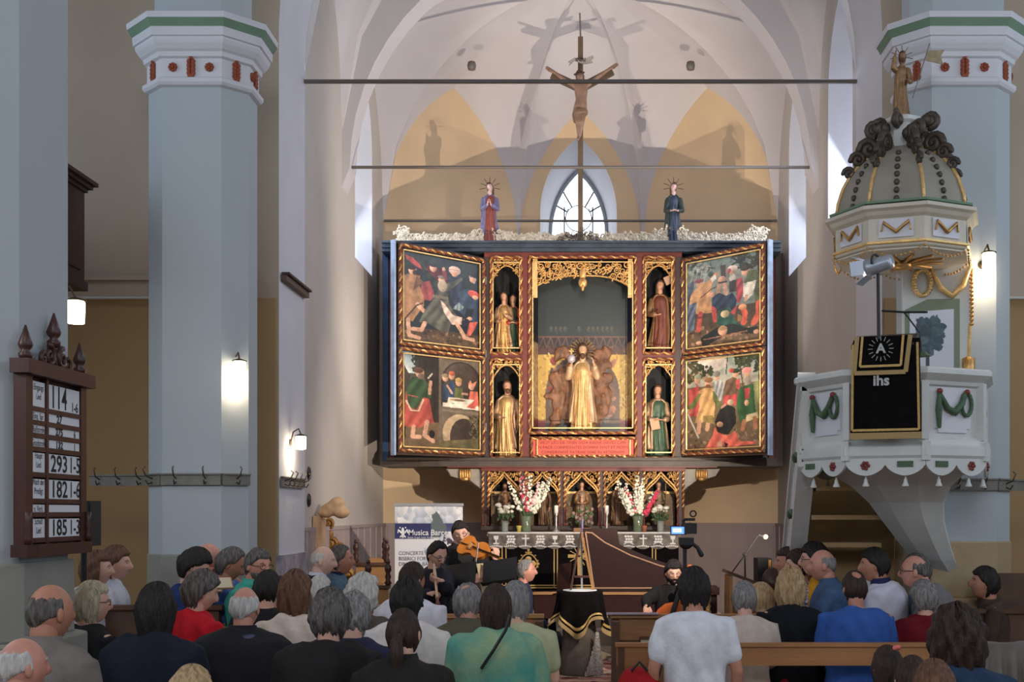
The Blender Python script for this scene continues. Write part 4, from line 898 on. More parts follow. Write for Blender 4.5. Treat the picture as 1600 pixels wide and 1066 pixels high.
for s in (-1, 1):
    c = Canvas(12, 90, (150, 122, 92), (0, 10, 0, 170)); c.grad((24, 26, 44) if s > 0 else (20, 18, 24), (28, 30, 60) if s > 0 else (20, 18, 24), 0, 80); c.speck(160, 0, 10, 84, 156, 1.2, [(120, 92, 66), (176, 146, 110)]); c.grad((120, 40, 40), (30, 26, 26), 154, 170)
    xa, xb = (x0+.003, x0+.093) if s < 0 else (x1-.003, x1-.093); c.build('side_panel', lambda u, v: (xa+(xb-xa)*u, D0+.01+.35*u, z1+(z0-z1)*v), M_paint, shr)
rect_frame(shr, [(x0, D0-.03, z0), (x1, D0-.03, z0), (x1, D0-.03, z1), (x0, D0-.03, z1)], .04, .04, (0, -1, 0))
xm = (x0+x1)/2; hw = (x1-x0)/2
inside = lambda x, z: z > z1-.40+.17*(1-min(1, abs((x-xm)/(hw*.92)))**3)-.0
mb = MB(); scrollwork(mb, inside, x0+.06, x1-.04, z1-.44, z1-.05, .085, .042, lambda u, v, d: (u, D0+.0-d, v), 31, .013)
mb.tube([(xm+hw*.94*t, D0+.01, z1-.40+.17*(1-abs(t)**3)) for t in np.linspace(-1, 1, 21)], .014, 6)
mb.ell((xm, D0-.02, z1-.33), (.06, .03, .07), 10, 8).ell((xm, D0-.03, z1-.39), (.025, .02, .05), 8, 6).ell((xm, D0-.0, z1-.2), (.05, .02, .1), 8, 6)
mb.build('tracery', GOLD, shr, smooth=True)
for s in (-1, 1):
    MB().bb(xm+s*hw*.90-.03, xm+s*hw*.90+.03, D0-.02, D0+.02, z1-.52, z1-.02).build('pendant_post', GOLD2, shr)
# relief angels in the recess behind the central figure
mb = MB(); rs = np.random.RandomState(12)
for s in (-1, 1):
    for k in range(24):
        zz = z0+.12+1.02*rs.rand(); xx = xm+s*(.17+.25*rs.rand()*(1 if zz < z0+.8 else .7)); mb.ell((xx, y1-.02, zz), (.045+.05*rs.rand(), .035, .05+.05*rs.rand()), 10, 8, Matrix.Rotation(rs.rand()*3, 3, 'Y'))
        if k % 4 == 0: mb.ell((xx-s*.03, y1-.05, zz+.05), .03, 8, 6)
mb.ell((xm, y1-.01, z0+.5), (.4, .02, .45), 16, 10)
remesh(mb, .016, 1, folds=.008, seed=3, fk=60).build('relief', mat('brown_carved_relief', srgb(104, 72, 52), .6, col2=srgb(150, 104, 74), scale=9), shr, smooth=True)
MB().bb(xm-.16, xm+.16, D0+.06, D0+.34, z0, z0+.03).build('plinth', mat('grey_plinth', srgb(96, 88, 84), .6), shr)
# inscription plaque
x0p, x1p, z0p, z1p = px(831), px(993), pz(714), pz(685)
pq = MB().bb(x0p, x1p, D0-.02, D0+.1, z0p, z1p).build('plaque', M_plaq, altar)
rect_frame(pq, [(x0p, D0-.035, z0p), (x1p, D0-.035, z0p), (x1p, D0-.035, z1p), (x0p, D0-.035, z1p)], .035, .03, (0, -1, 0))
for i, tx in enumerate(('VICIT LEO DE TRIBV IVDA RADIX DAVID CVM', 'IN PACE CONFIDENTES DOMINI SVNT ET FIDEM', 'CONSERVANT PATRIAE SVAE IN AETERNVM')):
    zz = z1p-.06-.062*i; text_mb(tx, .052, lambda u, v, d: (xm+u, D0-.024, zz+v), sx=1.05).build('lettering', mat('dark_red_lettering', srgb(128, 40, 34), .6), pq)
# wings
DW = 14.4; paints = {('l', 0): panel_capture, ('l', 1): panel_supper, ('r', 0): panel_martyr, ('r', 1): panel_beheading}
for sd, xi, xo in (('l', px(758), px(618, DW)), ('r', px(1065), px(1200, DW))):
    s = -1 if sd == 'l' else 1; a = Vector((xi, D0-.02)); b = Vector((xo, DW)); L = (b-a).length; u = (b-a)/L; nrm = Vector((-u.y, u.x)); nrm = nrm if nrm.y < 0 else -nrm
    zt, zb, zm = pz(403), pz(716), pz(557); cc = (a+b)/2
    wing = MB().box((cc.x-nrm.x*.035, cc.y-nrm.y*.035, (zt+zb)/2), (L, .05, zt-zb), rz=math.atan2(u.y, u.x)).build('wing', M_dkwood, altar)
    e = b+u*.012; MB().box((e.x-nrm.x*.03, e.y-nrm.y*.03, (zt+zb)/2), (.022, .08, zt-zb+.02), rz=math.atan2(u.y, u.x)).build('wing_edge', mat('pale_blue_edge', srgb(150, 172, 206), .5, var=.2) if True else M_blue, wing)
    for i, (za, zc_) in enumerate(((zt-.05, zm+.03), (zm-.03, zb+.05))):
        f0, f1 = .045, L-.05
        q0, q1 = (a+u*f1, a+u*f0) if s < 0 else (a+u*f0, a+u*f1)        # left to right as seen
        paints[(sd, i)]().build('painting', lambda uu, vv: (q0.x+(q1.x-q0.x)*uu-nrm.x*.004, q0.y+(q1.y-q0.y)*uu-nrm.y*.004, za+(zc_-za)*vv), M_paint, wing)
        off = nrm*.012
        rect_frame(wing, [(q0.x+off.x, q0.y+off.y, zc_), (q1.x+off.x, q1.y+off.y, zc_), (q1.x+off.x, q1.y+off.y, za), (q0.x+off.x, q0.y+off.y, za)], .05, .03, (nrm.x, nrm.y, 0), M_dkwood)
    for zz in (2.8, 3.75, 4.7): MB().lathe([(.014, 0), (.014, .1)], (xi-s*.01, D0-.035, zz), 8).build('hinge', M_iron, wing)
# cresting of scrolls along the top
M_crest = mat('silvered_gilt_crest', srgb(224, 208, 182), .45, .2, var=.25, scale=14); mb = MB()
hgt = lambda x: .12+.10*math.exp(-((x+1.18)/.22)**2)+.10*math.exp(-((x-1.2)/.22)**2)+.12*math.exp(-((abs(x)-2.32)/.13)**2)+.0
scrollwork(mb, lambda x, z: z-5.225 < hgt(x), -2.38, 2.4, 5.24, 5.46, .06, .040, lambda u, v, d: (u, 15.42-d*2, v), 8, .016)
rs = np.random.RandomState(3)
for k in range(120):
    xx = -2.35+4.7*k/119; mb.ell((xx, 15.42, 5.24+.8*hgt(xx)*rs.rand()), (.055, .035, .035), 7, 5, Matrix.Rotation(rs.rand()*3, 3, 'Y'))
mb.build('cresting', M_crest, altar, smooth=True)
mb = MB(); dk = mat('dark_iron_scroll', srgb(70, 62, 66), .5, .5)
scrollwork(mb, lambda x, z: z-5.23 < .19-(x/.34)**2*.19, -.33, .34, 5.25, 5.42, .07, .034, lambda u, v, d: (u, 15.36-d, v), 18, .006, False); mb.build('centre_scrolls', dk, altar, smooth=True)
# ------------------------------------------------------------------ predella with five arched niches
DP = 15.3
pred = thing('predella', 'carved predella with five gilded ogee niches under the altarpiece', 'predella', (0, DP, 1.5))
zt, zb = pz(733, DP), pz(822, DP)
MB().bb(px(757, DP), px(1066, DP), DP+.32, DP+.4, zb, zt).build('back', M_black, pred)
MB().bb(px(752, DP), px(1071, DP), DP-.05, DP+.4, zb-.05, zb).build('sill', M_dkwood, pred); MB().bb(px(752, DP), px(1071, DP), DP-.03, DP+.4, zt-.03, zt+.02).build('top_rail', M_red, pred)
cols_ = (759, 817, 878, 940, 1002, 1063)
for x in cols_:
    xx = px(x, DP); MB().bb(xx-.028, xx+.028, DP-.01, DP+.34, zb, zt).build('partition', M_dkwood, pred)
    for s in (-1, 1):
        mg, mr = MB(), MB(); rope(mg, mr, (xx+s*.036, DP-.02, zb+.24), (xx+s*.036, DP-.02, zt-.02), .015, .07)
        cpost = MB().lathe([(.02, 0), (.024, .02), (.012, .04), (.011, .2), (.018, .22), (.014, .24)], (xx+s*.036, DP-.02, zb), 8).build('colonnette', M_red, pred, smooth=True)
        mg.build('gilded_rope', GOLD2, cpost); mr.build('red_rope', mat('red_rope_paint', (0, 0, 0)), cpost)
for i in range(5):
    xa, xb = px(cols_[i], DP)+.05, px(cols_[i+1], DP)-.05; xm_ = (xa+xb)/2; hw_ = (xb-xa)/2; mb = MB()
    def og(t): return zt-.31+.27*(.60*math.sqrt(max(0, 1-t*t))+.40*(1-abs(t))**2.6)
    for k, dz in ((.016, 0), (.010, -.045)): mb.tube([(xm_+hw_*t, DP-.015, og(t)+dz) for t in np.sin(np.linspace(-1.57, 1.57, 23))], k, 6)
    for t in np.linspace(-.9, .9, 12): mb.tube([(xm_+hw_*t, DP-.01, og(t)), (xm_+hw_*t*.96, DP-.005, og(t)-.055)], .006, 5)
    scrollwork(mb, lambda x, z: z > og((x-xm_)/hw_)+.03, xa+.01, xb, zt-.3, zt-.03, .06, .028, lambda u, v, d: (u, DP+.005-d, v), 60+i, .008, True)
    mb.build('tracery', GOLD, pred, smooth=True)
    MB().bb(xa-.02, xb+.02, DP+.24, DP+.30, zb+.42, zb+.45).build('gilded_ledge', GOLD2, pred); MB().bb(xa, xb, DP+.25, DP+.3, zb, zb+.42).build('niche_cloth', mat('grey_gilt_brocade', srgb(96, 82, 74), .6, col2=srgb(150, 112, 62), scale=30), pred)
M_grey = mat('grey_carved_bracket', srgb(150, 142, 130), .6, var=.15)
for s, xr in ((-1, 757), (1, 1066)):
    x0_ = px(xr, DP); pts = [(0, 0), (.5, 0), (.44, -.10), (.34, -.13), (.20, -.15), (.08, -.24), (0, -.32)]
    br = MB().prism([(x0_+s*u, zt+v) for u, v in pts], lambda u, v, d: (u, d, v), DP+.02, DP+.09).build('bracket', M_grey, pred)
    MB().tube([(x0_+s*u, DP+.015, zt+v) for u, v in pts[1:]], .013, 6).build('bracket_moulding', M_dkwood, br)
    mb = MB()
    for k in range(5): mb.ell((x0_+s*(.25+.03*(k-2)), DP+.0, zt-.07), (.02, .03, .075), 8, 6)
    mb.ell((x0_+s*.25, DP-.01, zt-.13), (.055, .03, .03), 8, 6); mb.build('shell', GOLD, br, smooth=True)

# ------------------------------------------------------------------ carved figures
C_ = lambda n, r, g_, b, metal=.1, rough=.42: mat(n, srgb(r, g_, b), rough, metal, var=.18, scale=14, bump=.25, bscale=50)
c_green, c_red, c_gold, c_rose, c_blue = C_('statue_green', 62, 84, 62), C_('statue_red', 168, 54, 40), GOLD, C_('statue_rose_gilt', 190, 150, 118, .5), C_('statue_blue', 54, 66, 84)
c_grey, c_brown = C_('statue_grey_brown', 138, 112, 90), C_('statue_brown_gilt', 146, 106, 70, .3)
x, z, y = niches['ul']; statue('saint_statue', 'carved saint in a golden robe embraced by another, upper left niche', 'statue', (x-.045, y, z), .82, c_gold, c_rose, seed=3, arms=('hold', 'pray'), wide=.82, tilt=.2)
statue('saint_statue', 'carved saint in green with a red mantle embracing another, upper left niche', 'statue', (x+.075, y+.06, z), .80, c_green, c_red, seed=9, arms=('hold', 'hold'), wide=.78, tilt=-.2)
x, z, y = niches['ll']; statue('saint_statue', 'carved bearded saint in silvery rose mantle, lower left niche', 'statue', (x, y, z), 1.02, C_('statue_soft_gilt', 206, 164, 108, .5), c_rose, beard=True, seed=5, arms=('hold', 'down'), tilt=.15, wide=.95)
x, z, y = niches['ur']; t = statue('saint_statue', 'carved saint raising an open book, upper right niche', 'statue', (x+.03, y, z), .98, C_('statue_umber_red', 112, 60, 44), c_brown, seed=6, arms=('hold', 'high'), tilt=-.25, wide=.95, sway=-.03)
mb = MB().box((.0, 0, 0), (.16, .03, .11)); mb.xf(Matrix.Translation((-.13, .10, .98)) @ Matrix.Rotation(.4, 4, 'Y')).build('book', mat('parchment', srgb(190, 150, 120), .7), t, local=True)
x, z, y = niches['lr']; t = statue('saint_statue', 'carved youthful saint in green robe holding a book, lower right niche', 'statue', (x, y, z), .96, c_green, c_rose, seed=8, arms=('hold', 'hold'), hair='bob', tilt=-.1)
MB().box((.05, .17, .44), (.12, .03, .15), ry=.2).build('book', mat('parchment', (0, 0, 0)), t, local=True)
t = statue('christ_statue', 'golden robed central figure with sunburst halo holding an orb', 'statue', ((px(828)+px(993))/2, D0+.18, pz(677)+.03), 1.17, C_('statue_soft_gilt', 206, 164, 108, .5), C_('statue_pale_gilt', 200, 164, 128, .4), beard=True, seed=4, arms=('up', 'up'), halo='sun', flesh=mat('gilt_flesh', srgb(214, 170, 132), .45, .2), wide=.85, sway=.0)
o = MB().ell((.125, .175, .80), (.045, .045, .05), 12, 8).build('orb', C_('orb_silver', 190, 176, 180, .3), t, smooth=True, local=True)
MB().bar((.125, .175, .84), (.125, .175, .91), .012).bar((.10, .175, .885), (.15, .175, .885), .012).build('orb_cross', GOLD2, o, local=True)
zt5 = 5.23
statue('mourning_figure', 'carved mourning woman in red robe and blue-lilac mantle with spiked halo on the altarpiece', 'statue', (px(766, 15.5), 15.45, zt5+.02), .80, C_('statue_brick', 134, 66, 54), C_('statue_lilac', 110, 104, 138), arms=('pray', 'pray'), halo='rays', tilt=.32, seed=2, wide=.85, base=M_dkwood, flesh=C_('pale_flesh', 206, 170, 164), hair='bob')
statue('mourning_figure', 'carved young mourner in dark grey-green robe with spiked halo on the altarpiece', 'statue', (px(1052, 15.5), 15.45, zt5+.02), .80, c_blue, C_('statue_dark_teal', 52, 62, 58), arms=('hold', 'hold'), halo='rays', tilt=-.25, seed=13, wide=.82, base=M_dkwood, flesh=C_('pale_flesh', 0, 0, 0), hair='bob')
for i, (xx, rb, mt, ar, hh, lab) in enumerate(((788, c_brown, c_grey, ('pray', 'hip'), .56, 'small brown carved figure with folded arms in the first predella niche from the left'),
        (849, C_('bronze_figure', 96, 70, 50, .5), None, ('down', 'down'), .60, 'small bronze-brown figure in gold loincloth in the second predella niche'),
        (909, c_grey, c_brown, ('hold', 'hold'), .58, 'small carved mother with child figure in the middle predella niche'),
        (967, C_('figure_umber', 110, 80, 56, .3), c_brown, ('down', 'hold'), .60, 'small umber carved figure in the fourth predella niche'),
        (1030, c_grey, C_('figure_olive', 104, 88, 62, .3), ('pray', 'hold'), .58, 'small carved figure with staff in the rightmost predella niche'))):
    st = statue('predella_figure', lab, 'statue', (px(xx, DP), DP+.12, zb+.005), hh, rb, mt, seed=20+i, arms=ar, beard=i in (0, 3), hair='short' if i in (1,) else 'bob', wide=.85)
    if i == 2:
        MB().ell((0, .15, .56), (.04, .04, .07), 8, 6).ell((0, .16, .65), .035, 8, 6).build('child', FLESH, st, smooth=True, local=True)
    if i == 4: MB().tube([(-.17, .1, .0), (-.15, .12, .95)], .012, 6).build('staff', GOLD, st, local=True)
# ------------------------------------------------------------------ crucifix
M_cross = mat('weathered_cross_wood', srgb(104, 84, 64), .65, var=.25, scale=10, stretch=(1, 1, .2), bump=.3)
DC = 15.35
cr = thing('crucifix', 'tall wooden crucifix with branch-like arms rising above the altarpiece', 'crucifix', (px(907, DC), DC, 5.22))
MB().bb(px(903, DC), px(911, DC), DC, DC+.07, 5.2, pz(57, DC)).build('upright', M_cross, cr)
MB().tube([(px(907, DC), DC+.03, pz(57, DC)), (px(906, DC), DC+.03, pz(19, DC))], .012, 6).build('hanger', M_iron, cr)
for s, (ax, ay) in ((-1, (862, 116)), (1, (957, 110))):
    MB().bar((px(907, DC), DC+.03, pz(137, DC)), (px(ax, DC), DC+.03, pz(ay, DC)), .06, .10).build('branch', M_cross, cr)
sc_ = MB().prism([(-.16, -.02), (-.08, .03), (.02, -.0), (.16, .06), (.17, .03), (.13, .0), (.16, -.03), (.04, -.05), (-.08, -.0), (-.15, -.07), (-.13, -.03)], lambda u, v, d: (px(907, DC)+u, DC-d, pz(95, DC)+v), .0, .03).build('title_scroll', mat('scroll_grey', srgb(170, 160, 152), .6), cr)
text_mb('INRI', .07, lambda u, v, d: (px(907, DC)+u, DC-.034, pz(95, DC)+v), bold=.002).build('lettering', M_dkwood, sc_)
b = MB(); q = lambda x_, y_, dd=0: (px(x_, DC), DC-.06+dd, pz(y_, DC))
b.loft([ring(q(907, 176), .075, .06, 18), ring(q(907, 168), .085, .065, 18), ring(q(908, 158), .07, .055, 18), ring(q(908, 146), .085, .065, 18), ring(q(907, 138), .09, .06, 18), ring(q(907, 132), .05, .045, 18)])
b.tube([q(907, 134), q(906, 126)], .032, 10, True)
for s, (ax, ay) in ((-1, (864, 113)), (1, (954, 108))):
    e = (907+s*26, (136+ay)/2+2); b.tube([q(907+s*9, 137), q(*e), q(ax, ay+1)], [.036, .028, .02], 10, True); hand(b, q(ax, ay+1), (s*.8, -.1, .4), (0, -1, 0), s, .3, .7)
b.tube([q(902, 174), q(904, 196, -.05), q(905, 214)], [.055, .042, .026], 10, True); b.tube([q(911, 174), q(908, 196, -.05), q(906, 214, -.02)], [.055, .042, .026], 10, True); b.tube([q(905, 214), q(903, 222, -.05)], [.024, .02], 8, True)
bm = remesh(b, .010, 1); hm = head_mesh(1.0, 36, 28); HM = Matrix.Translation(q(906, 124, -.04)) @ Matrix.Rotation(math.pi, 4, 'Z') @ Matrix.Rotation(-.4, 4, 'X') @ Matrix.Rotation(.2, 4, 'Y') @ Matrix.Scale(.62, 4); hm.xf(HM); bm.add(hm.arr(), hm.f)
bm.build('corpus', C_('pale_wood_flesh', 146, 114, 94), cr, smooth=True)
hair_mesh('long', np.random.RandomState(2), .10, .014, 36, 26).xf(HM).build('hair', WOODHAIR, cr, smooth=True)
MB().tube([tuple(HM @ Vector((.1*math.cos(a), .0+.11*math.sin(a), .06))) for a in np.linspace(0, 6.28, 19)[:-1]], .012, 6, closed=True).build('thorn_crown', M_dkwood, cr)
b = MB(); b.ell(q(907, 178), (.10, .085, .07), 14, 10).tube([q(899, 172), q(898, 182), q(899, 192)], [.03, .04, .035], 8, True); remesh(b, .012, 1, folds=.006, fk=60).build('loincloth', C_('loincloth', 128, 98, 72), cr, smooth=True)
for xx, lab in ((737, 'dark iron boss on the vault left of the crucifix'), (1079, 'dark iron boss on the vault right of the crucifix')): tag(MB().lathe([(.0, -.06), (.05, -.05), (.06, 0), (.05, .05), (0, .06)], P(xx, 103, 15.9), 10).build('vault_boss', M_iron, smooth=True), lab, 'boss')
# ------------------------------------------------------------------ altar table
struct(MB().bb(-1.9, 2.0, 14.05, 17.2, .16, .34).build('trim_9', M_slab)); struct(MB().bb(-1.6, 1.7, 14.4, 17.2, .34, .52).build('trim_10', M_slab))
DA = 14.75; ax0, ax1, az = px(765, DA), px(1060, DA), pz(833, DA)
at = thing('altar_table', 'altar table with black gold-banded frontal before the altarpiece', 'altar', ((ax0+ax1)/2, DA, .52))
M_velvet = mat('black_velvet', srgb(20, 17, 18), .95, var=.2, scale=20, spec=.05)
MB().bb(ax0+.02, ax1-.02, DA+.01, 15.25, .52, az-.04).build('block', M_dkwood, at); MB().bb(ax0-.03, ax1+.03, DA-.03, 15.27, az-.04, az).build('mensa', M_stone, at)
fr = MB().bb(ax0, ax1, DA-.045, DA-.03, .56, az-.005).build('frontal', M_velvet, at); M_braid = mat('gold_braid', srgb(196, 160, 96), .6, .3, var=.15, scale=60)
mb = MB()
for x_ in (785, 791, 866, 871, 1019, 1024, 946): mb.bb(px(x_, DA)-.007, px(x_, DA)+.007, DA-.052, DA-.044, .80 if x_ not in (946,) else 1.3, az-.01)
for z_ in (.80, .83): mb.bb(ax0+.03, ax1-.03, DA-.052, DA-.044, z_, z_+.014)
mb.build('braid', M_braid, fr)
def emblem(cx, cz, r, sub='embroidery'):
    mb = MB()
    for k in range(4):
        a = k*math.pi/2; mb.ell((cx+.32*r*math.cos(a), DA-.05, cz+.32*r*math.sin(a)), (.24*r, .008, .24*r), 10, 6)
        mb.ell((cx+.95*r*math.cos(a)*.75, DA-.05, cz+1.0*r*math.sin(a)), (.10*r, .007, .10*r), 8, 6); mb.ell((cx+.75*r*math.cos(a)*.8, DA-.05, cz+.82*r*math.sin(a)), (.13*r, .007, .07*r), 8, 6)
    mb.tube([(cx+.62*r*math.cos(a)*(1+.08*math.cos(4*a)), DA-.05, cz+.72*r*math.sin(a)) for a in np.linspace(0, 6.28, 33)[:-1]], .009, 5, closed=True)
    for k in range(12):
        a = k*math.pi/6+.26; mb.ell((cx+.78*r*math.cos(a)*.9, DA-.05, cz+.86*r*math.sin(a)), .012, 6, 4)
    mb.build(sub, M_braid, fr)
emblem(px(826, DA), pz(881, DA), .17)
mb = MB(); cx_, cz_ = px(905, DA), pz(874, DA); mb.bb(cx_-.022, cx_+.022, DA-.054, DA-.044, cz_-.2, cz_+.15).bb(cx_-.14, cx_+.14, DA-.054, DA-.044, cz_+.02, cz_+.06)
for k in range(12): a = k*math.pi/6; mb.bar((cx_, DA-.05, cz_+.04), (cx_+.13*math.cos(a), DA-.05, cz_+.04+.13*math.sin(a)), .01)
mb.build('embroidered_cross', M_braid, fr)
# lace runner with chalices, crosses and grapes
lace = Canvas(420, 40, (128, 120, 116), (0, 420, 0, 40)); keep = np.ones((39, 419), bool); wht = (238, 230, 224)
lace.mottle(.12)
for i in range(13):
    X = 16+i*32.5; k = i % 4
    if k in (0,): lace.poly([(X-6, 8), (X+6, 8), (X+4, 16), (X-4, 16)], wht); lace.line([(X, 15), (X, 24)], 2.4, wht); lace.line([(X-5, 25), (X+5, 25)], 3, wht)
    elif k == 2: lace.line([(X, 6), (X, 27)], 3, wht); lace.line([(X-7, 13), (X+7, 13)], 3, wht)
    else:
        for a in range(3):
            for b_ in range(3): lace.ell(X-6+a*6+(b_ % 2)*2, 9+b_*6, 3.0, 2.6, wht)
        lace.line([(X-10, 26), (X, 20), (X+10, 26)], 1.8, wht)
for i in range(105): lace.ell(i*4, 33-3.2*abs(math.sin(i*4/420*math.pi*13)), 1.8, 1.6, wht)
lace.line([(0, 1), (420, 1)], 2.5, (236, 228, 222))
for j in range(39):
    for i in range(419):
        if j > 30+6*abs(math.sin((i/419)*math.pi*13)): keep[j, i] = False
tcl = thing('lace_runner', 'white lace runner with chalice and cross motifs hanging over the altar edge', 'lace runner', ((ax0+ax1)/2, DA, az))
lace.build('lace_fall', lambda u, v: (ax0-.005+(ax1-ax0+.01)*u, DA-.062-.004*math.sin(u*80), az+.008-.225*v), M_clothp, tcl, keep)
MB().bb(ax0-.02, ax1+.02, DA-.06, 15.2, az+.001, az+.009).build('cloth_top', mat('white_linen', srgb(226, 220, 214), .9, var=.05), tcl)
# vases, flowers and candles on the altar
M_leaf = mat('flower_leaf', srgb(66, 88, 50), .6, var=.25, scale=20); M_wf = mat('white_petal', srgb(232, 226, 208), .7, var=.08, scale=30); M_pf = mat('pink_petal', srgb(206, 62, 88), .7, var=.12, scale=30); M_lp = mat('pale_pink_petal', srgb(232, 188, 190), .7, var=.1, scale=30)
M_glass = mat('green_vase_glass', srgb(104, 116, 90), .15, spec=.8); M_glass2 = mat('clear_vase_glass', srgb(150, 156, 148), .1, spec=.8)
def gladioli(px_, label, pinks, seed):
    rs = np.random.RandomState(seed); c = P(px_, 824, 14.95); c.z = az+.009; t = thing('flower_vase', label, 'flowers', c)
    MB().lathe([(.055, 0), (.06, .02), (.062, .10), (.07, .2), (.066, .2), (.05, .02)], c, 16).build('vase', M_glass, t, smooth=True)
    stems = MB(); fl = {0: MB(), 1: MB(), 2: MB()}
    for k in range(15):
        a = rs.uniform(-.62, .62); L = rs.uniform(.36, .60); yy = rs.uniform(-.07, .07); tip = Vector((c.x+math.sin(a)*L, c.y+yy, c.z+.16+math.cos(a)*L)); bt = Vector((c.x, c.y, c.z+.06)); stems.tube([bt, (bt+tip)/2, tip], .005, 5)
        kind = 1 if k in pinks else (2 if k % 6 == 5 else 0)
        for j in range(9):
            p = bt+(tip-bt)*(.40+.6*j/8); r = .030*(1-.06*j)
            for m_ in range(3):
                off = Vector((rs.uniform(-1, 1), rs.uniform(-1, .3), rs.uniform(-.6, .6)))*.024; fl[kind].ell(p+off, (r*rs.uniform(.7, 1), r*.6, r*rs.uniform(.6, 1)), 6, 4, Matrix.Rotation(rs.rand()*3, 3, 'Y'))
    for k in range(14):
        a = rs.uniform(-.9, .9); tip = Vector((c.x+math.sin(a)*.28, c.y+rs.uniform(-.08, .06), c.z+.18+math.cos(a)*.22)); stems.tube([Vector((c.x, c.y, c.z+.15)), (Vector(c)+tip)/2+Vector((0, 0, .12)), tip], [.004, .014, .002], 5)
    stems.build('stem', M_leaf, t)
    for k, nm, m in ((0, 'white_blossom', M_wf), (1, 'pink_blossom', M_pf), (2, 'pale_pink_blossom', M_lp)):
        if fl[k].n: fl[k].build(nm, m, t, smooth=True)
gladioli(822, 'tall vase of white gladioli with a few pink ones on the left of the altar', (3, 9), 4)
gladioli(997, 'tall vase of gladioli with bright pink stems on the right of the altar', (2, 5, 8, 11), 9)
for px_, lab, sd in ((789, 'small vase of white chrysanthemums at the left end of the altar', 1), (1032, 'small vase of white chrysanthemums at the right end of the altar', 2)):
    rs = np.random.RandomState(sd); c = P(px_, 824, 14.95); c.z = az+.009; t = thing('flower_vase', lab, 'flowers', c)
    MB().lathe([(.035, 0), (.04, .02), (.042, .12), (.045, .14), (.03, .02)], c, 14).build('vase', M_glass2, t, smooth=True); s_ = MB(); f_ = MB()
    for k in range(17):
        p = Vector((c.x+rs.uniform(-.10, .10), c.y+rs.uniform(-.06, .06), c.z+.25+rs.uniform(0, .10))); s_.tube([(c.x, c.y, c.z+.08), p], .004, 5); f_.ell(p, (.034, .034, .022), 10, 6)
    for k in range(16): p = Vector((c.x+rs.uniform(-.10, .10), c.y+rs.uniform(-.05, .05), c.z+.15+rs.uniform(0, .08))); s_.ell(p, (.03, .012, .014), 6, 4, Matrix.Rotation(rs.rand()*3, 3, 'Y'))
    s_.build('leaf', M_leaf, t); f_.build('blossom', M_wf, t, smooth=True)
for px_, lab in ((869, 'white candle on a twisted silver candlestick left of centre on the altar'), (948, 'white candle on a twisted silver candlestick right of centre on the altar')):
    c = P(px_, 826, 14.95); c.z = az+.009; t = thing('candlestick', lab, 'candlestick', c)
    MB().lathe([(.05, 0), (.052, .012), (.02, .03), (.012, .06), (.02, .09), (.012, .12), (.02, .16), (.014, .2), (.035, .235), (.03, .24)], c, 14).build('stick', mat('silver', srgb(190, 184, 180), .3, .8), t, smooth=True)
    MB().lathe([(.026, .24), (.026, .33), (.02, .335)], c, 14).build('candle', mat('wax', srgb(240, 232, 216), .5), t, smooth=True); MB().tube([(c.x, c.y, c.z+.335), (c.x, c.y, c.z+.352)], .003, 5).build('wick', M_iron, t)
for px_, lab, m in ((811, 'small yellow cup beside the left gladioli vase', mat('yellow_glass', srgb(206, 190, 92), .3)), (1007, 'small terracotta pot beside the right gladioli vase', mat('terracotta_pot', srgb(176, 104, 66), .7))):
    c = P(px_, 824, 14.9); c.z = az+.009; tag(MB().lathe([(.022, 0), (.03, .06), (.034, .065), (.034, .08), (.028, .08), (.02, .01)], c, 12).build('cup', m, smooth=True), lab, 'cup')
c = P(910, 824, 15.0); c.z = az+.009; t = thing('flower_bowl', 'low dried flower arrangement with a ribboned candle in the middle of the altar', 'flowers', c); rs = np.random.RandomState(7)
MB().bb(c.x-.11, c.x+.11, c.y-.05, c.y+.05, c.z, c.z+.05).build('wooden_box', mat('light_wood_box', srgb(150, 104, 70), .6), t); mb = MB(); m2 = MB()
for k in range(40): (mb if k % 3 else m2).ell((c.x+rs.uniform(-.13, .13), c.y+rs.uniform(-.05, .05), c.z+.10+rs.uniform(0, .22)), (.026, .02, .026), 6, 4)
mb.build('dried_blossom', mat('dried_mauve', srgb(150, 122, 112), .8, var=.2), t, smooth=True); m2.build('leaf', M_leaf, t); MB().lathe([(.012, .05), (.012, .2)], (c.x, c.y-.06, c.z-.04), 8).build('ribboned_candle', mat('blue_white_ribbon', srgb(150, 140, 190), .5), t)

# ================================================================== pulpit
M_pw = mat('white_painted_pulpit', srgb(208, 208, 204), .6, var=.05, scale=5); M_pg = mat('pulpit_grey_line', srgb(128, 132, 128), .6); M_gar = mat('green_garland', srgb(74, 98, 70), .7, var=.2, scale=20); M_rosy = mat('rose_red_ornament', srgb(134, 58, 58), .6)
BX, BY = 2.33, 8.80; A0 = R(-110+22.5)
pul = thing('pulpit', 'white painted octagonal pulpit basket with green garlands on the right pillar', 'pulpit', (BX, BY, 1.2))
def face_map(k, r, cx=BX, cy=BY, a0=A0):
    an = a0-R(22.5)+k*R(45); ap = r*math.cos(R(22.5)); n = Vector((math.cos(an), math.sin(an), 0)); t = Vector((-n.y, n.x, 0))
    return lambda u, v, d=0: Vector((cx, cy, 0))+n*(ap+d)+t*u+Vector((0, 0, v))
MB().lathe([(.60, 2.10), (.70, 2.11), (.725, 2.14), (.725, 2.20), (.70, 2.215), (.69, 2.25), (.66, 2.27)], (BX, BY, 0), 8, A0).build('base_moulding', M_pw, pul)
MB().lathe([(.655, 2.26), (.655, 2.64)], (BX, BY, 0), 8, A0).build('basket', M_pw, pul)
MB().lathe([(.66, 2.62), (.68, 2.63), (.69, 2.655), (.725, 2.68), (.75, 2.70), (.75, 2.73), (.73, 2.745), (.60, 2.745)], (BX, BY, 0), 8, A0).build('cornice', M_pw, pul)
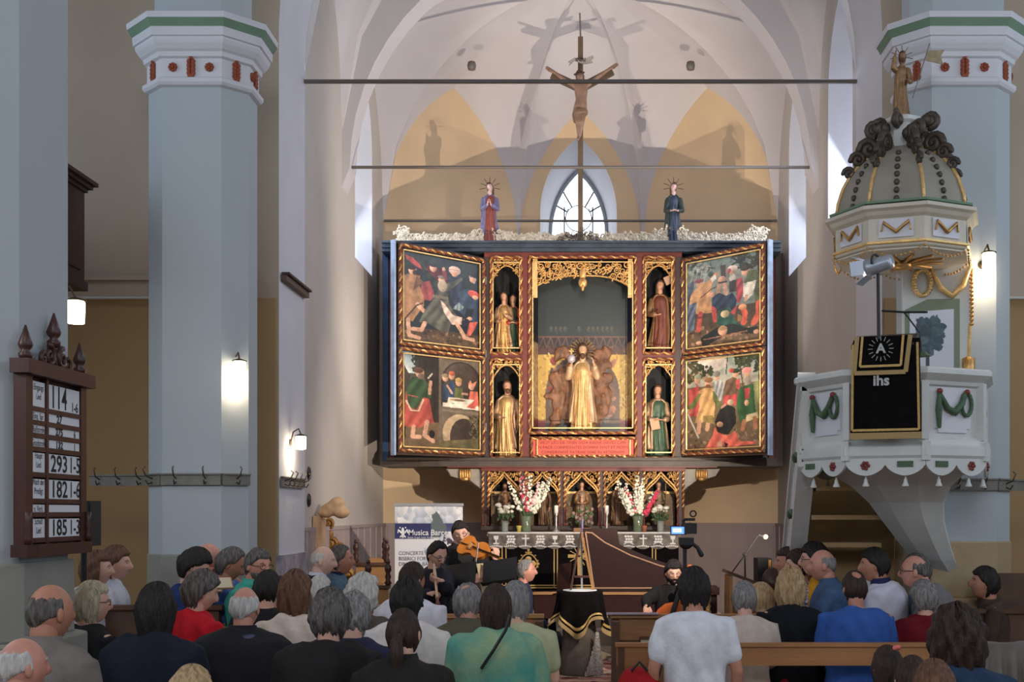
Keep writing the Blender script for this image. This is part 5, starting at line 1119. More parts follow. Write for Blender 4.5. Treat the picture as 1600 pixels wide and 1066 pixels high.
for k in range(8):
    an = A0+k*R(45); c = (BX+.665*math.cos(an), BY+.665*math.sin(an))
    MB().box((c[0], c[1], 2.45), (.05, .07, .40), rz=an+R(90)).build('pilaster', M_pw, pul); MB().box((c[0]+.02*math.cos(an), c[1]+.02*math.sin(an), 2.17), (.06, .07, .13), rz=an+R(90)).build('pilaster_foot', M_pw, pul)
fw = .655*math.sin(R(22.5))
for k in range(8):
    if k in (3, 4): continue          # the faces against the pillar
    m = face_map(k, .655); mb = MB()
    mb.prism([(-.16, 2.33), (-.13, 2.33), (-.13, 2.30), (.13, 2.30), (.13, 2.33), (.16, 2.33), (.16, 2.58), (.13, 2.58), (.13, 2.61), (-.13, 2.61), (-.13, 2.58), (-.16, 2.58)], m, 0, .012); p = mb.build('panel', mat('pale_lilac_panel', srgb(214, 212, 218), .6), pul)
    g_ = MB()
    if k % 2 == 0:
        if k == 0: continue
        g_.tube([m(0, 2.60, .03), m(0, 2.50, .03)], [.006, .012], 6, True).ell(m(0, 2.46, .03), (.022, .022, .06), 8, 6).ell(m(0, 2.37, .03), (.02, .02, .03), 8, 6)
        for s in (-1, 1): g_.tube([m(0, 2.44, .03), m(s*.04, 2.47, .03), m(s*.075, 2.475, .03)], [.016, .014, .006], 6, True)
    else:
        g_.tube([m(-.13, 2.57, .03), m(-.07, 2.47, .035), m(0, 2.44, .035), m(.06, 2.50, .035), m(.10, 2.58, .03)], [.014, .022, .027, .022, .014], 8, True)
        g_.tube([m(-.135, 2.58, .03), m(-.14, 2.46, .03), m(-.135, 2.34, .03)], [.012, .024, .014], 8, True)
        g_.tube([m(.11+.045*math.cos(a), 2.50+.08*math.sin(a), .03) for a in np.linspace(0, 6.28, 15)[:-1]], .014, 6, closed=True)
        for u in (-.135, .11): MB().ell(m(u, 2.585, .035), (.022, .022, .02), 8, 6).build('red_knot', M_rosy, p, smooth=True)
    if g_.n: g_.build('garland', M_gar, p, smooth=True)
# lambrequin with flowers and little bells
bell = None
for k in range(8):
    if k in (3, 4): continue
    m = face_map(k, .70); h = .70*math.sin(R(22.5))
    for j in range(2):
        u0 = -h+j*h; pts = [(u0, 2.12), (u0, 2.075)]+[(u0+h*t, 2.075-.075*math.sin(math.pi*t)**.7) for t in np.linspace(.08, .92, 9)]+[(u0+h, 2.075), (u0+h, 2.12)]
        l = MB().prism(pts, m, -.01, .008).build('lambrequin_tongue', M_pw, pul)
        if (k+j) % 2 == 0:
            f = MB()
            for q in range(6): f.ell(m(u0+h/2+.022*math.cos(q), 2.07+.022*math.sin(q), .012), .013, 6, 4)
            f.ell(m(u0+h/2, 2.07, .02), .010, 6, 4); f.build('flower', M_rosy, l, smooth=True)
        else: MB().prism([(u0+h*.3, 2.06), (u0+h*.7, 2.06), (u0+h*.7, 2.1), (u0+h*.3, 2.1)], m, .006, .016).build('green_leaf_band', M_gar, l)
        c = m(u0+h/2, 1.945, -.02)
        if bell is None: bell = MB().lathe([(.006, .05), (.006, .035), (.012, .03), (.014, .01), (.024, -.01), (.024, -.02), (.0, -.02)], (0, 0, 0), 8).build('bell_pendant', M_pw, pul, smooth=True, local=True); bell.location = c-Vector(pul.location)
        else: share(bell, 'bell_pendant', pul, c-Vector(pul.location))
rings = []
for z_, r_, f in ((2.11, .62, 0), (2.04, .52, .08), (1.94, .38, .2), (1.82, .29, .35), (1.68, .24, .55), (1.52, .20, .85), (1.38, .17, 1.15), (1.25, .14, 1.5)):
    cx_, cy_ = BX+(2.70-BX)*f, BY+(9.18-BY)*f; rings.append([(cx_+r_*math.cos(A0+k*R(45)), cy_+r_*math.sin(A0+k*R(45)), z_) for k in range(8)])
MB().loft(rings).build('trumpet_support', M_pw, pul)
# stair with panelled parapet
sr = thing('pulpit_stair', 'steep white panelled stair parapet leading up to the pulpit', 'staircase', (1.7, 9.6, 0))
a, b = Vector((1.63, 8.72, 0)), Vector((1.78, 10.5, 0)); z0a, z1a, z0b, z1b = 2.12, 2.74, .30, .98
mp = lambda u, v, d: (a.x+(b.x-a.x)*u+d, a.y+(b.y-a.y)*u, (z0a+(z0b-z0a)*u)*(1-v)+(z1a+(z1b-z1a)*u)*v)
MB().prism([(0, 0), (1, 0), (1, 1), (0, 1)], mp, 0, .07).build('parapet', M_pw, sr)
for v0, v1, d0 in ((.93, 1.06, .03), (.84, .89, .012), (.10, .15, .012), (-.06, .06, .03)): MB().prism([(0, v0), (1, v0), (1, v1), (0, v1)], mp, -d0, .07+d0).build('rail_moulding', M_pw, sr)
for i in range(4):
    u0, u1 = .04+i*.24, .24+i*.24; MB().prism([(u0, .22), (u1, .22), (u1, .78), (u0, .78)], mp, -.008, 0).build('stair_panel', mat('pale_lilac_panel', (0, 0, 0)), sr)
    q = lambda u, v: mp(u, v, -.02); um = (u0+u1)/2; MB().tube([q(um-.06, .3), q(um-.02, .45), q(um+.02, .5), q(um+.06, .68)], [.01, .022, .024, .01], 6, True).ell(q(um, .48), .03, 8, 6).build('garland', M_gar, sr, smooth=True)
for i in range(9):
    u = (i+.5)/9; z_ = 1.95*(1-u)+.1; MB().bb(1.72+.05, 2.35, 8.9+1.6*u-.1 if not 9.45 < 8.9+1.6*u < 9.8 else 9.71, 8.9+1.6*u+.12 if not 9.45 < 8.9+1.6*u < 9.8 else 9.8, z_-.035, z_).build('step', M_olive, sr)
struct(MB().bb(1.80, 2.56, 9.66, 9.70, 0, 2.12).build('trim_15', M_olive))
# parament: black velvet with gold braid
pm = thing('pulpit_parament', 'black velvet pulpit hanging with gold braid and fringe over the front', 'cloth hanging', face_map(0, .78)(0, 2.7, 0))
m = face_map(0, .80); fm = lambda u, v, d=0: m(u+.012*math.sin(v*9), v, d+.012*math.sin(u*26))
MB().prism([(-.235, 2.27), (.235, 2.27), (.225, 2.93), (-.215, 2.93)], fm, 0, .015).build('cloth', M_velvet, pm)
def braid(pts, w=.016, d=.018): 
    mb = MB()
    for p, q in zip(pts[:-1], pts[1:]): mb.bar(fm(*p, d), fm(*q, d), .006, w)
    return mb
braid([(-.215, 2.90), (-.222, 2.31), (.222, 2.31), (.212, 2.90)]).build('braid', M_braid, pm)
braid([(-.24, 2.27), (.24, 2.27)], .045).build('fringe', mat('tan_fringe', srgb(168, 140, 92), .8, var=.2, scale=90, stretch=(8, 8, 1)), pm)
top = MB().prism([(-.18, 2.70), (.15, 2.70), (.16, 2.95), (-.18, 2.95)], fm, .02, .035).build('upper_cloth', M_velvet, pm)
braid([(-.15, 2.95), (-.15, 2.745), (.12, 2.745), (.12, 2.95)], .016, .04).build('braid', M_braid, top); braid([(-.185, 2.95), (-.185, 2.70), (.155, 2.70), (.165, 2.95)], .03, .04).build('fringe', mat('tan_fringe', (0, 0, 0)), top)
text_mb('ihs', .10, lambda u, v, d: m(u-.015, 2.645+v, .032), bold=.003).build('lettering', mat('silver_thread', srgb(170, 170, 166), .5, .3), pm)
text_mb('A', .09, lambda u, v, d: m(u-.015, 2.86+v, .056), bold=.003).build('monogram', mat('silver_thread', (0, 0, 0)), top)
mb = MB()
for k in range(16): an = k*math.pi/8; mb.bar(m(-.015+.055*math.cos(an), 2.86+.055*math.sin(an), .056), m(-.015+.085*math.cos(an), 2.86+.085*math.sin(an), .056), .004)
mb.build('silver_rays', mat('silver_thread', (0, 0, 0)), top)
MB().box(tuple(m(-.01, 2.94, -.16)), (.42, .36, .03), rz=R(-20), rx=R(18)).build('book_rest', M_dkwood, pm)
# back board with painted tree
bb = thing('pulpit_back_board', 'green framed pulpit back board painted with a leafy tree', 'panel', (2.74, 9.14, 2.74))
def bp(u, v, d=0): return Vector((2.49+.50*u, 9.17-.05*u-d, 2.70+.98*v))
MB().prism([(0, 0), (1, 0), (1, 1), (0, 1)], bp, -.01, .03).build('board', M_pw, bb)
MB().prism([(.03, .0), (.84, .0), (.84, .70), (.36, .70), (.03, .62)], bp, .03, .045).build('green_frame', mat('olive_green_frame', srgb(118, 128, 104), .6), bb)
tr = Canvas(60, 90, (196, 200, 208), (0, 60, 0, 100)); tr.grad((206, 210, 220), (186, 190, 198), 0, 100); tr.line([(24, 95), (25, 45)], 5, (62, 60, 70)); tr.poly([(10, 95), (40, 95), (30, 86), (18, 86)], (92, 112, 92))
tr.speck(70, 10, 42, 12, 52, 7, [(58, 76, 88), (48, 64, 74), (70, 90, 96)]); tr.speck(20, 6, 44, 30, 55, 5, [(58, 76, 88), (80, 98, 104)])
tr.build('painting', lambda u, v: bp(.09+.66*u, .02+(.58+.02*u)*(1-v), .047), M_paint, bb)
mb = MB()
for a_ in np.linspace(0, 6.28, 26)[:-1]: mb.ell(bp(.28+.13*math.cos(a_), .83+.10*math.sin(a_), .05), (.022, .02, .018), 6, 4)
mb.build('wreath', GOLD2, bb, smooth=True)
MB().tube([bp(.42, .92, .05), bp(.55, .78, .06), bp(.72, .72, .06), bp(.88, .80, .06), bp(1.0, .96, .05)], [.014, .022, .026, .022, .014], 8, True).build('swag', GOLD2, bb, smooth=True)
mb = MB()
for j in range(14): mb.ell(bp(1.02, .92-.032*j, .04), (.018, .018, .018), 6, 4)
mb.build('gilded_drop', GOLD, bb, smooth=True); MB().lathe([(.0, -.10), (.045, -.08), (.05, 0), (.05, .10), (.0, .12)], bp(.98, .13, .03), 10).build('gilded_vase', GOLD, bb, smooth=True); MB().tube([bp(.98, .2, .03), bp(1.0, .5, .03)], .012, 6).build('rod', GOLD, bb)
# sounding board
CXB, CYB = 2.40, 8.84; cp = thing('sounding_board', 'domed sounding board with dark scrolls above the pulpit', 'canopy', (CXB, CYB, 3.6))
M_taupe = mat('taupe_dome_panel', srgb(150, 142, 128), .6, var=.08, scale=5); M_scr = mat('dark_bronze_scroll', srgb(84, 74, 64), .5, .4, var=.2)
for k in range(8):
    a1, a2 = A0+k*R(45), A0+(k+1)*R(45); prof = [(.49, 3.94), (.475, 4.04), (.44, 4.15), (.385, 4.25), (.31, 4.34), (.22, 4.41), (.13, 4.45)]
    V = [(CXB+r_*math.cos(a_), CYB+r_*math.sin(a_), z_) for r_, z_ in prof for a_ in (a1, a2)]
    MB().add(V, [(2*i, 2*i+1, 2*i+3, 2*i+2) for i in range(len(prof)-1)]).build('dome_panel', M_taupe, cp, smooth=True)
    MB().tube([(CXB+(r_+.006)*math.cos(a1), CYB+(r_+.006)*math.sin(a1), z_) for r_, z_ in prof], .014, 6).build('dome_rib', GOLD2, cp, smooth=True)
    am = (a1+a2)/2
    for j in range(7):
        z_ = 3.98+.062*j; r_ = np.interp(z_, [q_[1] for q_ in prof], [q_[0] for q_ in prof])*math.cos(R(22.5))+.006; lc = Vector((CXB+r_*math.cos(am), CYB+r_*math.sin(am), z_))-Vector(cp.location)
        if k == 0 and j == 0: leafd = MB().ell((0, 0, 0), (.022, .022, .024), 6, 4).build('leaf_drop', M_scr, cp, smooth=True, local=True); leafd.location = lc
        else: share(leafd, 'leaf_drop', cp, lc)
    g_ = MB()
    for (r_, z_, q) in ((.40, 4.27, .045), (.33, 4.37, .058), (.25, 4.45, .075)):
        ce = Vector((CXB+r_*math.cos(a1), CYB+r_*math.sin(a1), z_)); g_.tube([ce+Vector((math.cos(a1)*q*(1-t*.8)*math.cos(t*9), math.sin(a1)*q*(1-t*.8)*math.cos(t*9), q*(1-t*.8)*math.sin(t*9))) for t in np.linspace(0, 1, 16)], q*.38, 6, True)
    g_.build('volute', M_scr, cp, smooth=True)
MB().lathe([(.46, 3.62), (.50, 3.64), (.51, 3.66), (.50, 3.68), (.50, 3.84), (.53, 3.86), (.55, 3.885), (.58, 3.90), (.58, 3.925), (.50, 3.945)], (CXB, CYB, 0), 8, A0).build('frieze', mat('cream_frieze', srgb(206, 196, 178), .6, var=.05), cp)
MB().lathe([(.51, 3.655), (.525, 3.66), (.525, 3.675), (.51, 3.68)], (CXB, CYB, 0), 8, A0).build('gilded_fillet', GOLD2, cp); MB().lathe([(.545, 3.945), (.55, 3.96), (.50, 3.96)], (CXB, CYB, 0), 8, A0).build('green_fillet', M_green, cp)
for k in range(8):
    m = face_map(k, .505, CXB, CYB); h = .505*math.sin(R(22.5)); MB().prism([(-.12, 3.70), (.12, 3.70), (.12, 3.83), (-.12, 3.83)], m, 0, .006).build('frieze_panel', mat('pale_lilac_panel', (0, 0, 0)), cp)
    MB().tube([m(-.10, 3.75, .016), m(-.09, 3.81, .016), m(0, 3.735, .02), m(.09, 3.81, .016), m(.10, 3.75, .016)], [.008, .012, .015, .012, .008], 6, True).build('swag', GOLD, cp, smooth=True)
    g_ = MB()
    for j in range(13): t = j/12*2-1; g_.ell(m(h*t, 3.57+.06*t*t, .012), .010, 6, 4)
    g_.build('bead_festoon', GOLD, cp, smooth=True)
g_ = MB()
for k in range(12): a_ = k*R(30); g_.bar((CXB+.04*math.cos(a_), CYB+.04*math.sin(a_), 3.6), (CXB+.3*math.cos(a_), CYB+.3*math.sin(a_), 3.61), .02)
g_.ell((CXB, CYB, 3.59), (.07, .07, .04), 10, 6); g_.build('sunburst', GOLD, cp, smooth=True); MB().lathe([(.50, 3.615), (.50, 3.625)], (CXB, CYB, 0), 8, A0).build('soffit', mat('cream_frieze', (0, 0, 0)), cp)
g_ = MB(); rs = np.random.RandomState(2)
for k in range(12):
    a_ = k*R(30); r_ = .16+.05*(k % 2); zz = 4.52+.06*(k % 3); q = .06; ce = Vector((CXB+r_*math.cos(a_), CYB+r_*math.sin(a_), zz))
    g_.tube([ce+Vector((math.cos(a_)*q*(1-t*.8)*math.cos(t*9+k), math.sin(a_)*q*(1-t*.8)*math.cos(t*9+k), q*(1-t*.8)*math.sin(t*9+k))) for t in np.linspace(0, 1, 16)], q*.42, 6, True); g_.ell(ce-Vector((math.cos(a_), math.sin(a_), 0))*.03, .05, 8, 6)
g_.build('cloud_scroll', M_scr, cp, smooth=True); MB().lathe([(.12, 4.44), (.13, 4.62), (.15, 4.64), (.15, 4.67), (.10, 4.69)], (CXB, CYB, 0), 8, A0).build('pedestal', M_pw, cp)
t = statue('risen_figure', 'small gilded figure with rays and a banner on top of the sounding board', 'statue', (CXB, CYB, 4.69), .50, C_('loincloth_gilt', 150, 116, 82, .4), None, halo='rays', beard=True, seed=31, arms=('high', 'hold'), flesh=C_('bronzed_flesh', 150, 112, 84), wide=.72)
MB().tube([(-.12, .14, .25), (-.40, .05, 1.10)], .008, 6).build('staff', M_iron, t, local=True); MB().prism([(-.36, .98), (-.62, 1.0), (-.56, .9), (-.60, .78), (-.34, .84)], lambda u, v, d: (u, .05+d, v), 0, .012).build('banner', C_('flag_gilt', 160, 142, 110, .3), t, local=True)
# spotlight on its pole at the pulpit
D_s = 8.05; c = P(1364, 417, D_s); t = thing('stage_spotlight', 'lit stage spotlight with barn doors on a pole at the pulpit', 'spotlight', P(1373, 530, D_s))
M_lampblk = mat('lamp_black', srgb(26, 26, 28), .5); dirv = Vector((-.62, .55, -.12)).normalized(); qm = dirv.to_track_quat('Z', 'Y').to_matrix().to_4x4(); T = Matrix.Translation(c) @ qm
MB().tube([P(1373, 530, D_s), P(1372, 425, D_s)], .012, 8).build('pole', M_lampblk, t); MB().lathe([(.045, -.14), (.05, -.13), (.055, .0), (.065, .04)], (0, 0, 0), 14).xf(T).build('housing', mat('silver_housing', srgb(176, 180, 190), .35, .5), t, smooth=True)
MB().lathe([(.06, .042), (.0, .044)], (0, 0, 0), 14).xf(T).build('lens', mat('lamp_lens_lit', (1, 1, 1), .3, emit=((.92, .95, 1), 9)), t)
for k in range(4): MB().box((0, 0, 0), (.10, .004, .09)).xf(T @ Matrix.Rotation(k*R(90), 4, 'Z') @ Matrix.Translation((0, .075, .08)) @ Matrix.Rotation(R(-25), 4, 'X')).build('barn_door', mat('pale_barn_door', srgb(170, 176, 190), .4, .4), t)
MB().tube([tuple(T @ Vector((.09*math.cos(a_), 0, -.04+.0)) if False else T @ Vector((.075*math.cos(a_), .075*math.sin(a_), -.03))) for a_ in np.linspace(0, math.pi, 9)], .008, 6).build('yoke', M_lampblk, t)
spot('pulpit_spot_lamp', c+dirv*.06, (-.5, 14.4, 2.0), 1050, (1, .89, .76), R(62), .6, .03)
t = thing('reading_lamp', 'thin black reading lamp arm above the pulpit desk', 'lamp', P(1436, 545, 8.4)); MB().tube([P(1440, 555, 8.4), P(1437, 520, 8.4), P(1418, 495, 8.4), P(1412, 488, 8.4)], .006, 6).build('arm', M_lampblk, t); MB().tube([P(1379, 486, 8.4), P(1412, 488, 8.4), P(1448, 488, 8.4)], .008, 6, True).build('lamp_head', M_lampblk, t); MB().lathe([(.07, 0), (.03, .03)], P(1440, 557, 8.4), 10).build('foot', M_gar, t)

# ================================================================== hymn board
XB = -2.69; hb = thing('hymn_board', 'dark carved wooden hymn board with white number cards on the left pier', 'hymn board', (XB, 6.07, 1.55))
y0, y1, zb_, zt_ = 5.74, 6.40, 1.56, 2.44; W_ = y1-y0; hm_ = lambda u, v, d=0: Vector((XB+d, y0+u, v))
MB().prism([(0, zb_), (W_, zb_), (W_, zt_), (0, zt_)], hm_, -.045, -.02).build('backing', M_dkwood, hb); M_mah = mat('mahogany', srgb(66, 36, 28), .4, var=.25, scale=10, stretch=(1, 1, .3))
for nm, pts in (('side_rail', [(-.02, zb_), (.05, zb_), (.05, zt_), (-.02, zt_)]), ('side_rail', [(W_-.05, zb_), (W_+.02, zb_), (W_+.02, zt_), (W_-.05, zt_)]), ('base_rail', [(-.05, zb_-.03), (W_+.05, zb_-.03), (W_+.05, zb_+.03), (-.05, zb_+.03)]), ('top_rail', [(-.06, zt_-.02), (W_+.06, zt_-.02), (W_+.06, zt_+.05), (-.06, zt_+.05)]), ('stile', [(.20, zb_), (.225, zb_), (.225, zt_), (.20, zt_)])):
    MB().prism(pts, hm_, -.05, {'top_rail': .045, 'base_rail': .03}.get(nm, .012)).build(nm, M_mah, hb)
fin = [(.012, 0), (.03, .01), (.034, .03), (.018, .045), (.03, .06), (.036, .075), (.02, .12), (.004, .17)]
for u, s in ((.02, 1.0), (W_-.02, 1.0), (W_/2, 1.05)): MB().lathe([(r_*s, z_*s) for r_, z_ in fin], hm_(u, zt_+.05+(.10 if u == W_/2 else 0), -.01), 10).build('finial', M_mah, hb, smooth=True)
mb = MB()
for s in (-1, 1): scroll(mb, (W_/2+s*.07, zt_+.10), .055, 1.4, 1.5, s, lambda u, v, d: hm_(u, v, 0), .018); scroll(mb, (W_/2+s*.14, zt_+.075), .035, 1.2, 1.5, -s, lambda u, v, d: hm_(u, v, 0), .014)
mb.prism([(W_/2-.05, zt_+.04), (W_/2+.05, zt_+.04), (W_/2+.03, zt_+.16), (W_/2-.03, zt_+.16)], hm_, -.03, .0); mb.build('carved_crest', M_mah, hb, smooth=True)
M_card = mat('white_card', srgb(226, 226, 228), .7, var=.02); M_ink = mat('black_ink', srgb(22, 20, 28), .6)
rows = [(0, .18, 'Eingangs\nLied', '114', '1-6'), (.185, .265, 'Eing. Spr.', '27', ''), (.27, .345, 'Bußstrofe', '275', '6'), (.355, .43, 'Gnadstrofe', '132', '1'), (.445, .59, 'Haupt\nLied', '293', '1-5'), (.61, .755, 'Nach der\nPredigt', '182', '1-6'), (.77, .84, 'n. Verk.', '', ''), (.86, 1.0, 'Schluß\nLied', '185', '1-3')]
zi0, zi1 = zb_+.05, zt_-.04
for f0, f1, lab, num, vs in rows:
    za, zc_ = zi1-(zi1-zi0)*f0, zi1-(zi1-zi0)*f1; h = za-zc_-.018; zm = (za+zc_)/2
    cd = MB().prism([(.06, zc_+.012), (.195, zc_+.012), (.195, za-.006), (.06, za-.006)], hm_, -.018, .004).build('label_card', M_card, hb)
    tm = text_mb(lab, .045, lambda u, v, d: hm_(.127+u, zm+v+.014*lab.count('\n'), +.0055), sx=.72)
    if tm.n: tm.build('lettering', M_ink, cd)
    cd = MB().prism([(.23, zc_+.012), (W_-.055, zc_+.012), (W_-.055, za-.006), (.23, za-.006)], hm_, -.018, .004).build('number_card', M_card, hb)
    big = h > .1
    if num: text_mb(num, h*1.3 if big else h*1.25, lambda u, v, d: hm_((.355 if big else .36)+u, zm+v, +.0055), sx=.80 if big else 1.1, bold=.002).build('numeral', M_ink, cd)
    if vs: text_mb(vs, h*.56 if big else h*1.2, lambda u, v, d: hm_(W_-.115+u, zm+v-(h*.24 if big else 0), +.0055), sx=.9, bold=.001).build('verse_numeral', M_ink, cd)
    MB().prism([(.05, zc_-.012), (W_-.05, zc_-.012), (W_-.05, zc_+.012), (.05, zc_+.012)], hm_, -.03, .010).build('cross_rail', M_mah, hb)
for u in (-.02, W_+.02): MB().lathe([(.016, 0), (.022, .03), (.014, .06), (.022, .09), (.014, .12), (.02, .16)], hm_(u, zb_+.03, .02), 8).build('turned_baluster', M_mah, hb, smooth=True)
# ================================================================== wall lamps
M_brass = mat('dark_brass', srgb(88, 74, 56), .4, .7); M_shade = mat('lit_glass_shade', (1, .95, .85), .3, emit=((1.0, .86, .62), 7))
def sconce(label, px_, py_, d, off, power, k=1.0):
    c = P(px_, py_, d); w = Vector(off); t = thing('wall_lamp', label, 'lamp', c+w); dn = w.normalized()
    MB().tube([c+w*.95+Vector((0, 0, .0)), c+w*.7+Vector((0, 0, .10*k)), c+w*.2+Vector((0, 0, .13*k)), c+Vector((0, 0, .08*k))], .007, 6, True).build('arm', M_brass, t)
    q = dn.to_track_quat('Z', 'Y').to_matrix().to_4x4(); MB().lathe([(.0, -.02), (.03, -.012), (.036, 0)], (0, 0, 0), 12).xf(Matrix.Translation(c+w) @ q).build('wall_plate', M_brass, t, smooth=True)
    MB().lathe([(.055*k, .06*k), (.058*k, .066*k), (.02*k, .08*k)], c, 14).build('cap', M_brass, t, smooth=True); MB().lathe([(.0, -.066*k), (.046*k, -.06*k), (.05*k, .05*k), (.045*k, .06*k), (0, .061*k)], c, 16).build('glass_shade', M_shade, t, smooth=True)
    point('wall_lamp_light', c+Vector((0, 0, -.12*k))-w*.0, power, (1, .80, .55), .05)
sconce('lit glass wall lamp on the right side of the left pillar', 374, 577, 9.22, (-.08, .12, 0), 3.5); sconce('lit glass wall lamp on the jamb of the chancel arch', 470, 692, 11.0, (-.10, 0, 0), 4)
sconce('lit glass wall lamp on the pulpit pillar above the coat hooks', 1545, 408, 9.05, (0, .14, 0), 4); sconce('large lit glass lamp hanging behind the left pier', 118, 488, 7.1, (-.18, 0, .05), 5, 1.1)
# ================================================================== coat rails
M_rail = mat('grey_rail_board', srgb(124, 120, 112), .6, var=.12, scale=10); M_hook = mat('hook_iron', srgb(96, 88, 80), .4, .7)
def coat_rail(label, segs, n):
    t = thing('coat_rail', label, 'coat rack', segs[0][0])
    for (a, b) in segs:
        a, b = Vector(a), Vector(b); d = (b-a).normalized(); nr = Vector((d.y, -d.x, 0)); nr = nr if nr.dot(Vector((0, -1, 0))+Vector((-a.x*.2, 0, 0))) > 0 else -nr
        MB().bar(a+nr*.012, b+nr*.012, .02, .085).build('rail_board', M_rail, t); MB().bar(a+nr*.02+Vector((0, 0, .043)), b+nr*.02+Vector((0, 0, .043)), .03, .012).build('rail_moulding', M_rail, t); L = (b-a).length; k = max(1, int(L/.16))
        for i in range(k):
            p = a+d*L*(i+.5)/k+nr*.025; MB().tube([p+Vector((0, 0, -.02)), p+nr*.03+Vector((0, 0, -.035)), p+nr*.05+Vector((0, 0, -.005))], .006, 6, True).tube([p+Vector((0, 0, .01)), p+nr*.05+Vector((0, 0, .03)), p+nr*.075+Vector((0, 0, .085)), p+nr*.055+Vector((0, 0, .10))], .006, 6, True).build('coat_hook', M_hook, t, smooth=True)
    return t
po = octo(-3.02, 9.2, .46, .165, .25, .004); Z = 2.0
coat_rail('coat hook rail wrapped around the left pillar', [((-3.95, 9.55, Z), (po[7][0], 9.45, Z)), ((*po[7], Z), (*po[0], Z)), ((*po[0], Z), (*po[1], Z)), ((*po[1], Z), (*po[2], Z))], 8)
coat_rail('short coat hook rail on the chancel arch jamb', [((-2.695, 10.62, 2.02), (-2.695, 11.5, 2.02))], 5); coat_rail('coat hook rail beside the pulpit on the right pillar', [((2.82, 9.19, 1.96), (3.23, 9.19, 1.96)), ((3.23, 9.19, 1.96), (3.4, 9.36, 1.96)), ((3.42, 9.5, 1.96), (3.7, 9.5, 1.96))], 4)
# gallery end, ledges, speaker
t = thing('wooden_gallery', 'dark panelled wooden gallery end high behind the left pier', 'gallery', (-5.2, 9.0, 3.5)); MB().bb(-6.7, -3.93, 8.6, 9.38, 3.55, 4.28).build('front_panel', M_dkwood, t)
for z_, o_ in ((4.28, .02), (4.31, .05), (4.34, .08)): MB().bb(-6.7, -3.93+o_, 8.6-o_, 9.38+o_, z_, z_+.03).build('cornice', M_dkwood, t)
MB().bb(-6.7, -3.91, 8.58, 9.4, 3.5, 3.57).build('base_moulding', M_dkwood, t); MB().bb(-3.935, -3.915, 8.8, 9.3, 3.65, 4.2).build('side_panel', M_mah, t)
struct(MB().bb(-6.8, -2.9, 10.5, 10.6, 3.66, 3.84).bb(-6.8, -2.9, 10.46, 10.6, 3.80, 3.84).build('trim_11', M_nave)); struct(MB().bb(3.3, 6.8, 10.5, 10.6, 3.66, 3.84).build('trim_12', M_nave))
tag(MB().tube([(-6.7, 10.4, 3.63), (-2.9, 10.4, 3.63)], .012, 6).build('curtain_pole', M_pw), 'thin white pole along the aisle wall left of the pillar', 'pole'); tag(MB().tube([(3.3, 10.4, 3.63), (6.7, 10.4, 3.63)], .012, 6).build('curtain_pole', M_pw), 'thin white pole along the aisle wall right of the pulpit', 'pole')
struct(MB().bb(-6.8, -2.72, 10.57, 10.6, 0, 3.66).build('trim_13', M_olive)); struct(MB().bb(2.72, 6.8, 10.57, 10.6, 0, 3.66).build('trim_14', M_olive))
c = P(131, 818, 7.4); t = thing('loudspeaker', 'black loudspeaker on a stand behind the hymn board', 'loudspeaker', (c.x, c.y, 0)); M_spk = mat('speaker_black', srgb(24, 24, 28), .6, bump=.2, bscale=200)
MB().box((c.x, c.y, c.z), (.15, .16, .28)).build('cabinet', M_spk, t); MB().box((c.x, c.y-.083, c.z+.01), (.13, .008, .22)).build('grille', mat('speaker_grille', srgb(36, 38, 44), .7), t); MB().tube([(c.x, c.y, 0), (c.x, c.y, c.z-.14)], .018, 8).build('pole', M_spk, t); text_mb('FBT', .03, lambda u, v, d: (c.x+u, c.y-.089, c.z-.11+v)).build('lettering', M_card, t)
for s_ in (0, 1, 2): a_ = s_*2.1; MB().tube([(c.x, c.y, .3), (c.x+.25*math.cos(a_), c.y+.25*math.sin(a_), .015)], .01, 6).build('leg', M_spk, t)
t = thing('wall_bracket_bar', 'small wooden strip fixed aslant on the chancel arch jamb', 'bracket', P(457, 440, 11.0)); MB().bar((-2.67, 10.66, 3.86), (-2.67, 11.55, 3.86), .05, .05).build('strip', mat('brown_strip', srgb(104, 82, 66), .6, var=.2), t); MB().bar((-2.655, 10.66, 3.90), (-2.655, 11.55, 3.90), .07, .02).build('cap', M_dkwood, t)
for py_, lab in ((740, 'upper round black loudspeaker horn on the chancel wall behind the arch'), (782, 'lower round black loudspeaker horn on the chancel wall behind the arch')): tag(MB().lathe([(.0, -.07), (.06, -.06), (.10, 0), (.105, .02), (.0, .03)], (0, 0, 0), 16).xf(Matrix.Translation(P(470, py_, 11.75)+Vector((.03, 0, 0))) @ Matrix.Rotation(R(-90), 4, 'Y')).build('black_horn', M_lampblk, smooth=True), lab, 'bell')  # two round black loudspeaker horns

# ================================================================== chancel furniture
M_oak = mat('honey_oak', srgb(168, 122, 74), .5, var=.18, scale=7, stretch=(.25, 1, 1), bump=.15); M_pew = mat('pew_pine', srgb(166, 114, 70), .5, var=.2, scale=6, stretch=(.2, 1, 1), bump=.15); M_pewd = mat('pew_dark_edge', srgb(86, 56, 36), .5, var=.2, scale=8)
t = thing('stone_block', 'sand coloured stone block with a broken top by the chancel arch', 'stone block', (-2.45, 12.0, .16)); c0, c1 = P(472, 806, 12.0), P(500, 880, 12.0); MB().bb(-2.69, c1.x, 11.9, 12.25, .16, c0.z).build('block', mat('sandstone', srgb(196, 160, 124), .8, var=.1, scale=6), t)
mb = MB()
for k in range(5): mb.ell((-2.6+.06*k % .2, 12.05, c0.z+.03+.05*(k % 3)), (.09, .08, .06), 8, 6)
remesh(mb, .02, 1, folds=.008).build('rubble', mat('sandstone', (0, 0, 0)), t, smooth=True)
